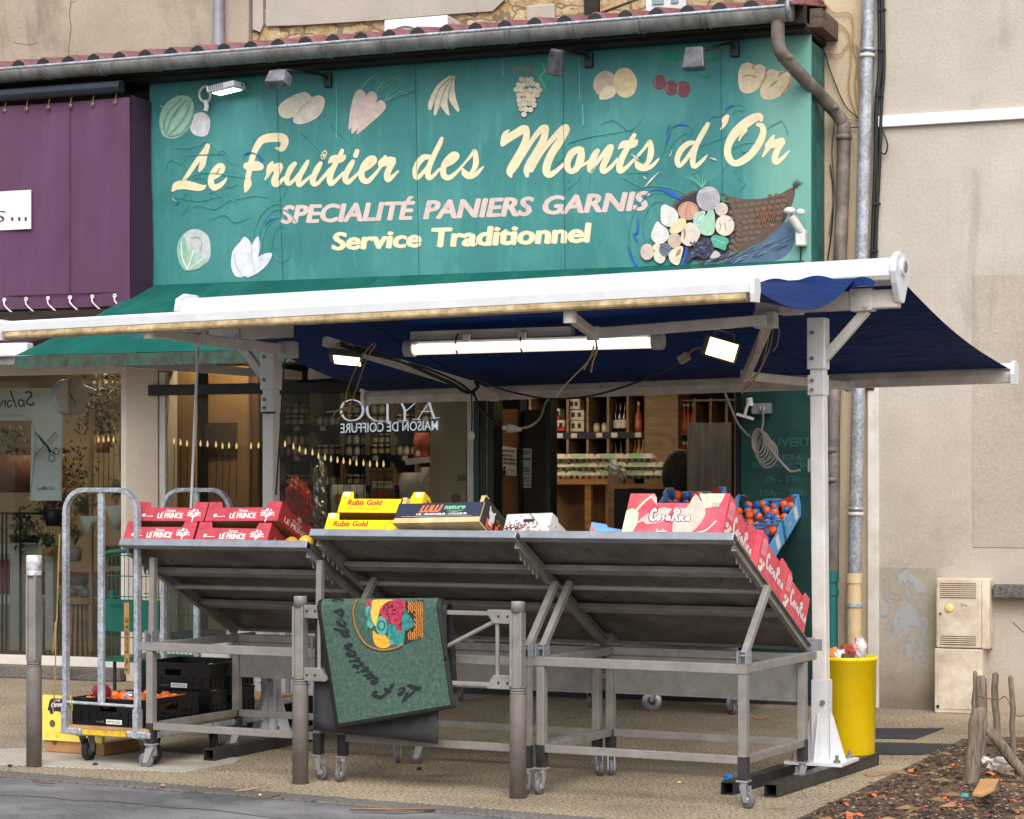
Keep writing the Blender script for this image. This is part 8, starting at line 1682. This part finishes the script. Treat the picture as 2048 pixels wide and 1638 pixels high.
for x, z, r2, nm, mt_ in ((.075, .175, .022, 'hand_hole', M['tan_dk']), (.075, .066, .02, 'vent_hole', M['tan_dk'])):
    g = MB(); g.poly([Vector((x+r2*math.cos(a*.35), (-.0015 if z > .1 else .0185), z+r2*math.sin(a*.35))) for a in range(18)]); build(nm, g, mt_, fb_)
g = MB(); [brush(g, [(x, .125, .0015), (x+.05, .125, .0015)], P_) for x in (.02, .09, .15)]; [brush(g, [(x, .11-.008*k, .002), (x+.03, .11-.008*k, .002)], P_) for x in (.02, .10, .3) for k in range(3)]; build('small_print', g, ocI, fb_)
# green wire shopping cart and grey cabinet behind
gc = mat('green_wire', (16, 82, 66), .4, var=.1); co_ = gnd(205, 1400); cz = (205, 1335)
t = thing('wire_cart', 'green wire basket cart with a green panel behind the front trolley', 'cart', (-2.08, -2.4, 0), R(-8)); L_ = .50
def wire_g(pts, r2=.004): g = MB(); g.tube(pts, r2, 5); return g
z0, z1 = .40, 1.12
for y in (0, .42):
    g = MB(); g.tube(catmull([(0, y, z1-.06), (.03, y, z1), (L_, y, z1+.03)], 5), .016, 8); build('top_tube', g, gc, t)
    g = MB()
    for k in range(14): g.tube([(.02+L_*k/13.5, y, z0), (.02+L_*k/13.5, y, z1)], .0035, 4)
    for k in range(6): g.tube([(0, y, z0+.14*k), (L_, y, z0+.14*k)], .0035, 4)
    build('mesh_side', g, gc, t)
g = MB(); g.b2((0, -.012, .58), (L_*.95, .0, .80)); g.b2((.04, -.013, .80), (.08, 0, .86)); build('panel', g, mat('green_panel', (12, 84, 72), .35, var=.1), t)
g = MB(); o = Vector((.05, -.014, .74)); lettering(g, 'FRUITS', o, (.12, 0, 0), (0, 0, .025)); build('lettering', g, mat('dk_green', (6, 50, 42), .5), t)
g = MB(); g.b2((0, 0, z0-.03), (L_, .42, z0)); build('base', g, gc, t)
for x in (.05, L_-.05):
    for y in (.04, .38): g = MB(); g.tube([(x, y, z0-.03), (x, y, .11)], .012, 8); g.lathe([(0, -.015), (.055, -.015), (.055, .015), (0, .015)], 16, (x, y, .055), rotm(0, R(90), 0)); build('wheel_leg', g, M['wheelblk'], t)
t = thing('grey_cabinet', 'pale grey screwed panel cabinet on a black plinth behind the left stand', 'cabinet', (-1.02, -2.5, 0), R(-5)); gw = mat('pale_grey_panel', (190, 190, 194), .4, var=.05)
g = MB(); g.b2((0, 0, .20), (.62, .4, .90)); build('body', g, gw, t, bevel=.006)
g = MB(); g.b2((.02, .03, .02), (.60, .37, .199)); build('plinth', g, M['black'], t)
g = MB()
for x in (.05, .20, .34, .57):
    for z in (.28, .55, .84): g.sph((x, -.001, z), .012, 6)
build('screws', g, M['galv'], t)
g = MB(); g.b2((.13, -.012, .21), (.15, -.0005, .89)); g.b2((.40, -.012, .21), (.43, -.0005, .89)); build('trim', g, M['alu'], t)
# ------------------------------------------------------------------ bin with rubbish
bp = gnd(1700, 1528); t = thing('waste_bin', 'tall bright yellow plastic bin standing behind the right awning post', 'bin', bp)
bh, r0, r1 = .615, .150, .160; bin_c = gnd(1704, 1537)+Vector((-.055, .145, 0))
g = MB(); g.lathe([(0, .003), (r0-.008, .003), (r0, .012), (r1, bh-.025), (r1+.006, bh-.022), (r1+.008, bh-.008), (r1+.004, bh), (r1-.004, bh), (r1-.006, bh-.03), (r0-.006, .02), (0, .02)], 40, bin_c); build('body', g, M['yellow_bin'], t, world=True)
for i, (x, y, z, s, c, lb) in enumerate(((-.08, -.05, .02, .055, (232, 130, 40), 'crumpled orange wrapper at the left rim of the yellow bin'), (-.03, -.07, .02, .05, (216, 212, 206), 'crumpled white paper near the left rim of the yellow bin'), (.0, -.02, .05, .06, (150, 60, 44), 'red and brown printed wrapper in the middle of the yellow bin'), (.06, .02, .07, .055, (220, 216, 212), 'tall white and red plastic wrapper sticking out of the yellow bin'), (.02, -.09, .0, .05, (90, 66, 50), 'brown crushed carton scrap in the yellow bin'))):
    g = MB(); crumple(g, bin_c+Vector((x, y, bh-.02+z*.7)), s*.8, s*.7, s*(1.35 if i == 3 else .9), i*3.1+1, 12); solo('rubbish', lb, 'rubbish', g, mat('rubbish_%d' % i, c, .5, var=.4, scale=18, dirt=((190, 60, 50), .7, 14) if i in (2, 3) else None))
g = MB(); g.lathe([(0, bh-.05), (r1-.008, bh-.05)], 24, bin_c); solo('rubbish_fill', 'dark heap of rubbish filling the yellow bin below its rim', 'rubbish', g, mat('dark_fill', (70, 54, 44), .9, var=.5, scale=20))
# ------------------------------------------------------------------ gas meter box
t = thing('meter_box', 'cream plastic meter cabinet with louvred vents against the beige wall', 'meter box', (3.42, -.1, 0)); cmx = mat('cream_box', (222, 208, 186), .45, var=.05, dirt=((150, 130, 104), .6, 5))
g = MB(); g.b2((3.235, -.19, .455), (3.545, -.001, .935)); bx_ = build('upper_case', g, cmx, t, world=True, bevel=.008)
g = MB(); g.b2((3.545, -.17, .45), (3.60, -.0012, .935)); build('side_case', g, cmx, t, world=True, bevel=.008)
g = MB(); g.b2((3.225, -.20, .0), (3.555, -.0015, .448)); build('lower_case', g, cmx, t, world=True, bevel=.008)
g = MB(); g.b2((3.25, -.205, .03), (3.53, -.2004, .42)); build('lower_door', g, cmx, t, world=True, bevel=.004)
dkv = mat('vent_dark', (116, 96, 66), .7)
for z0_, z1_ in ((.80, .905), (.475, .545)):
    g = MB(); g.b2((3.265, -.193, z0_), (3.51, -.1905, z1_)); vb = build('vent', g, dkv, t, world=True)
    g = MB(); z = z0_+.006
    while z < z1_: g.b2((3.265, -.197, z), (3.51, -.1935, z+.007)); z += .014
    build('louvre', g, cmx, vb, world=True)
g = MB(); c = Vector((3.325, -.191, .73)); g.lathe([(0, .006), (.028, .006), (.033, 0), (0, 0)], 20, c, rotm(R(90), 0, 0)); build('round_badge', g, mat('yellow_badge', (232, 208, 130), .5), t, world=True)
g = MB(); g.tube([(3.265, -.19, .69), (3.265, -.197, .69)], .008, 10); g.tube([(3.25, -.20, .045), (3.25, -.207, .045)], .012, 10); build('lock', g, M['ink'], t, world=True)
g = MB(); ra = random.Random(2); [g.poly([Vector((x-.004, -.1915, z)), Vector((x+.012, -.1915, z+.004)), Vector((x+.010, -.1915, z+.008)), Vector((x-.006, -.1915, z+.004))]) for x, z in [(3.40+.012*k+ra.uniform(0, .01), .745+ra.uniform(-.008, .008)) for k in range(4)]]; build('scratches', g, M['ink'], t, world=True)
# ------------------------------------------------------------------ stakes at the earth bed
def stake(label, px, py, top_px, top_py, r, seed):
    b = gnd(px, py, .0); sc = (b-CAM).dot(Vector((-SA, CA, 0)))
    tp = onpl(top_px, top_py, b, (-SA, CA, 0)); g = MB(); rr_ = random.Random(seed)
    pts = [b+Vector((0, 0, -.04))]+[b.lerp(tp, f)+Vector((rr_.uniform(-.006, .006), rr_.uniform(-.006, .006), 0)) for f in (.0, .2, .4, .6, .8, .97)]+[tp]
    g.tube(pts, [r*1.08, r*1.05, r*1.02, r, r*1.02, r*.96, r*.92, r*.55], 11, True, True); return solo('wooden_stake', label, 'stake', g, M['greywood'])
stake('thick pale weathered stake leaning in front of the meter box', 1940, 1570, 1958, 1415, .042, 1)
stake('thick grey stake behind the leaning one, cut flat on top', 1962, 1530, 1962, 1352, .033, 2)
stake('thin dark stake left of the flat topped one', 1950, 1500, 1949, 1342, .015, 5)
stake('thin grey upright stake second from the right edge', 1996, 1498, 1989, 1345, .021, 3)
stake('thin grey upright stake nearest the right edge', 2029, 1515, 2021, 1352, .016, 4)
stake('slanted grey rail lying between the stakes', 2052, 1552, 1978, 1460, .03, 6)
cable('tie_wire', 'thin rusty wire strung between the wooden stakes', [gnd(1955, 1545)+Vector((0, 0, .42)), gnd(1996, 1500)+Vector((0, 0, .30)), gnd(2012, 1502)+Vector((0, 0, .32)), gnd(2035, 1515)+Vector((0, 0, .24)), gnd(2080, 1520)+Vector((0, 0, .3))], .003, M['tan_dk'], 'wire')
cable('bare_twig', 'bare twig reaching in from the right edge before the wall', [gnd(2100, 1500)+Vector((0, 0, .62)), gnd(2070, 1500)+Vector((0, 0, .66)), gnd(2044, 1500)+Vector((0, 0, .71)), gnd(2026, 1500)+Vector((0, 0, .76))], .0035, M['tan_dk'], 'twig')
def rock(mb, c, s, seed, fl=.6): crumple(mb, c, s, s*.8, s*fl, seed, 9)
for i, (px, py, s, c, lb, nm) in enumerate(((2002, 1545, .07, (200, 196, 188), 'pale crumpled paper lump at the foot of the thin stakes', 'paper_lump'), (1972, 1532, .04, (190, 186, 178), 'small pale stone beside the leaning stake', 'stone'), (2010, 1555, .05, (120, 100, 84), 'brown stone under the paper lump', 'stone'))):
    g = MB(); rock(g, gnd(px, py)+Vector((0, 0, s*.5)), s, i*2.7, .7); solo(nm, lb, 'stone' if nm == 'stone' else 'paper', g, mat('bedrock_%d' % i, c, .9, var=.35, scale=20))
g = MB(); q = [gnd(px, py, .07+.03*((i % 2))) for i, (px, py) in enumerate(((1945, 1592), (1962, 1562), (1998, 1562), (1990, 1580), (1965, 1594)))]; g.prism(q, (0, 0, .012)); solo('cardboard_scrap', 'brown torn cardboard scrap lying on the earth bed by the leaning stake', 'cardboard', g, K)
def scatter(name, label, m_, n_, seed, size, flat=.35, peel=False, region=None, z=.02):
    r2 = random.Random(seed); g = MB(); k = 0
    while k < n_:
        px, py = r2.uniform(1590, 2090), r2.uniform(1490, 1660)
        if (px-1600) < (1640-py)*2.0+12: continue
        p = gnd(px, py); p.z = max(0, bedh(p))+z*.35; s = size*r2.uniform(.5, 1.5); a = r2.uniform(0, 6.3); e = Vector((math.cos(a), math.sin(a), r2.uniform(-.25, .25))); f_ = Vector((-math.sin(a), math.cos(a), r2.uniform(-.3, .3)))
        up_ = e.cross(f_).normalized()
        if peel: g.grid(lambda u, v: p+e*s*(u-.5)*2*(1-.4*abs(v-.5))+f_*s*flat*(v-.5)*2+up_*(s*.5*(1-(2*u-1)**2)), 5, 2)
        else: g.add([p+e*s, p+f_*s*flat, p-e*s, p-f_*s*flat, p+up_*s*.35], [(0, 1, 4), (1, 2, 4), (2, 3, 4), (3, 0, 4)])
        k += 1
    o = build(name, g, m_); return tag(o, label, 'ground litter', None, 'stuff')
scatter('bark_chips', 'brown bark chips and crumbs on the earth', mat('bark', (88, 66, 48), .95, var=.5, scale=8), 2300, 1, .014, .4)
scatter('pale_chips', 'pale wood chips and grit on the earth', mat('pale_bark', (160, 138, 112), .9, var=.4, scale=8), 700, 2, .010, .4)
scatter('dark_leaves', 'dark dead leaves on the earth', mat('dead_leaf', (46, 36, 30), .9, var=.4, scale=8), 1300, 3, .016, .6)
scatter('orange_peels', 'bits of orange peel thrown on the earth', mat('peel_bits', (206, 104, 44), .6, var=.5, scale=14), 20, 4, .024, .5, True)
scatter('litter_bits', 'small coloured scraps of rubbish on the earth', mat('scraps', (190, 80, 70), .6, var=.6, scale=9), 26, 5, .02, .6, True)
scatter('twigs', 'thin dry twigs on the earth', mat('twig_wood', (140, 112, 80), .9, var=.3), 90, 6, .045, .05)
g = MB(); rock(g, gnd(1930, 1612)+Vector((0, 0, .05)), .022, 4); solo('turquoise_scrap', 'small turquoise plastic scrap on the earth bed', 'scrap', g, mat('turq', (60, 160, 170), .5))
# litter on the paving and road
for i, (px, py, s, c, lb) in enumerate(((1458, 1572, .03, (24, 110, 190), 'crumpled blue paper at the caster of the near stand'), (190, 1532, .016, (40, 38, 38), 'small dark stone on the edge of the chequered plate'), (20, 1534, .014, (46, 44, 44), 'small dark stone at the far left of the kerb'), (325, 1575, .016, (150, 120, 100), 'pale crumpled leaf on the road'), (420, 1577, .008, (226, 130, 60), 'tiny orange scrap on the road'), (520, 1592, .009, (220, 196, 160), 'tiny pale crumb on the road'), (850, 1620, .01, (210, 170, 90), 'tiny yellow leaf by the kerb'), (1358, 1567, .012, (214, 190, 120), 'small yellow nut shell under the near stand'), (838, 1540, .014, (40, 30, 30), 'small dark crumb under the middle stand'))):
    g = MB(); p = gnd(px, py, 0); crumple(g, p+Vector((0, 0, s*(.6 if i else 1.0))), s, s*.8, s*(.6 if i else 1.1), i*1.9, 9); solo('litter', lb, 'litter', g, mat('litter_%d' % i, c, .7, var=.3, scale=30))
for i, (a, b, r2, lb) in enumerate((((700, 1618), (870, 1617), .008, 'brown stick lying on the road by the kerb'), ((66, 1562), (110, 1566), .005, 'thin dark twig at the left kerb'), ((470, 1582), (520, 1575), .004, 'pale straw on the road'), ((735, 1617), (815, 1622), .004, 'thin dry stem next to the brown stick'), ((495, 1600), (560, 1590), .003, 'thin dark stem on the road'))):
    g = MB(); g.tube([gnd(*a, r2), gnd((a[0]+b[0])/2, (a[1]+b[1])/2+1, r2+.003), gnd(*b, r2)], r2, 6); solo('stick', lb, 'stick', g, M['tan_dk'] if i != 2 else tw)
g = MB()
for q in ([(0, 1590, .6), (90, 1594, 1.1), (150, 1601, .8), (230, 1603, 1.2), (330, 1614, .7), (420, 1619, 1), (520, 1632, .8), (600, 1640, .6)],): brush(g, q, lambda x, y, l=0.0: gnd(x, y, -.0105+l))
tag(build('road_crack', g, mat('road_crack', (66, 66, 68), .9)), kind='structure')
g = MB(); g.poly([gnd(px, py, .003) for px, py in ((1725, 1548), (1790, 1540), (1805, 1543), (1740, 1554))]); solo('paper_slip', 'flat printed paper slip on the paving beside the foot tube', 'paper', g, mat('printed_slip', (150, 120, 84), .7, var=.4, scale=50))
g = MB(); g.poly([gnd(px, py, .003) for px, py in ((1503, 1434), (1540, 1430), (1545, 1434), (1520, 1440))]); solo('flat_cardboard', 'flat brown cardboard scrap on the paving under the near stand', 'cardboard', g, K)
# low dolly and wooden box behind the near stand
t = thing('low_dolly', 'low dark dolly with pale wheels standing in the doorway', 'dolly', (1.62, -.55, 0), R(4))
g = MB(); g.b2((-.35, -.2, .16), (.45, .25, .24)); build('deck', g, M['black'], t)
for x in (-.28, .32): g = MB(); g.lathe([(.03, -.02), (.07, -.02), (.07, .02), (.03, .02)], 20, (x, -.22, .07), rotm(R(90), 0, 0)); g.tube([(x, -.245, .07), (x+.04, -.245, .16)], .016, 8); build('wheel', g, M['caster'], t)
wb = thing('wooden_box', 'reddish wooden box on the lower shelf behind the near stand', 'box', (1.75, -.9, .74)); a, b = at(1288, 1284, -1.0), at(1440, 1262, -1.0)
g = MB(); g.b2((a.x, -1.0, a.z), (b.x, -.7, b.z)); build('boards', g, woodmat('red_pine', (176, 108, 66), (204, 136, 90), (.6, 1, 8)), wb, world=True)
g = MB(); g.b2((b.x+.001, -1.0, a.z), (b.x+.045, -.7, b.z)); build('corner_post', g, M['taupe'], wb, world=True)
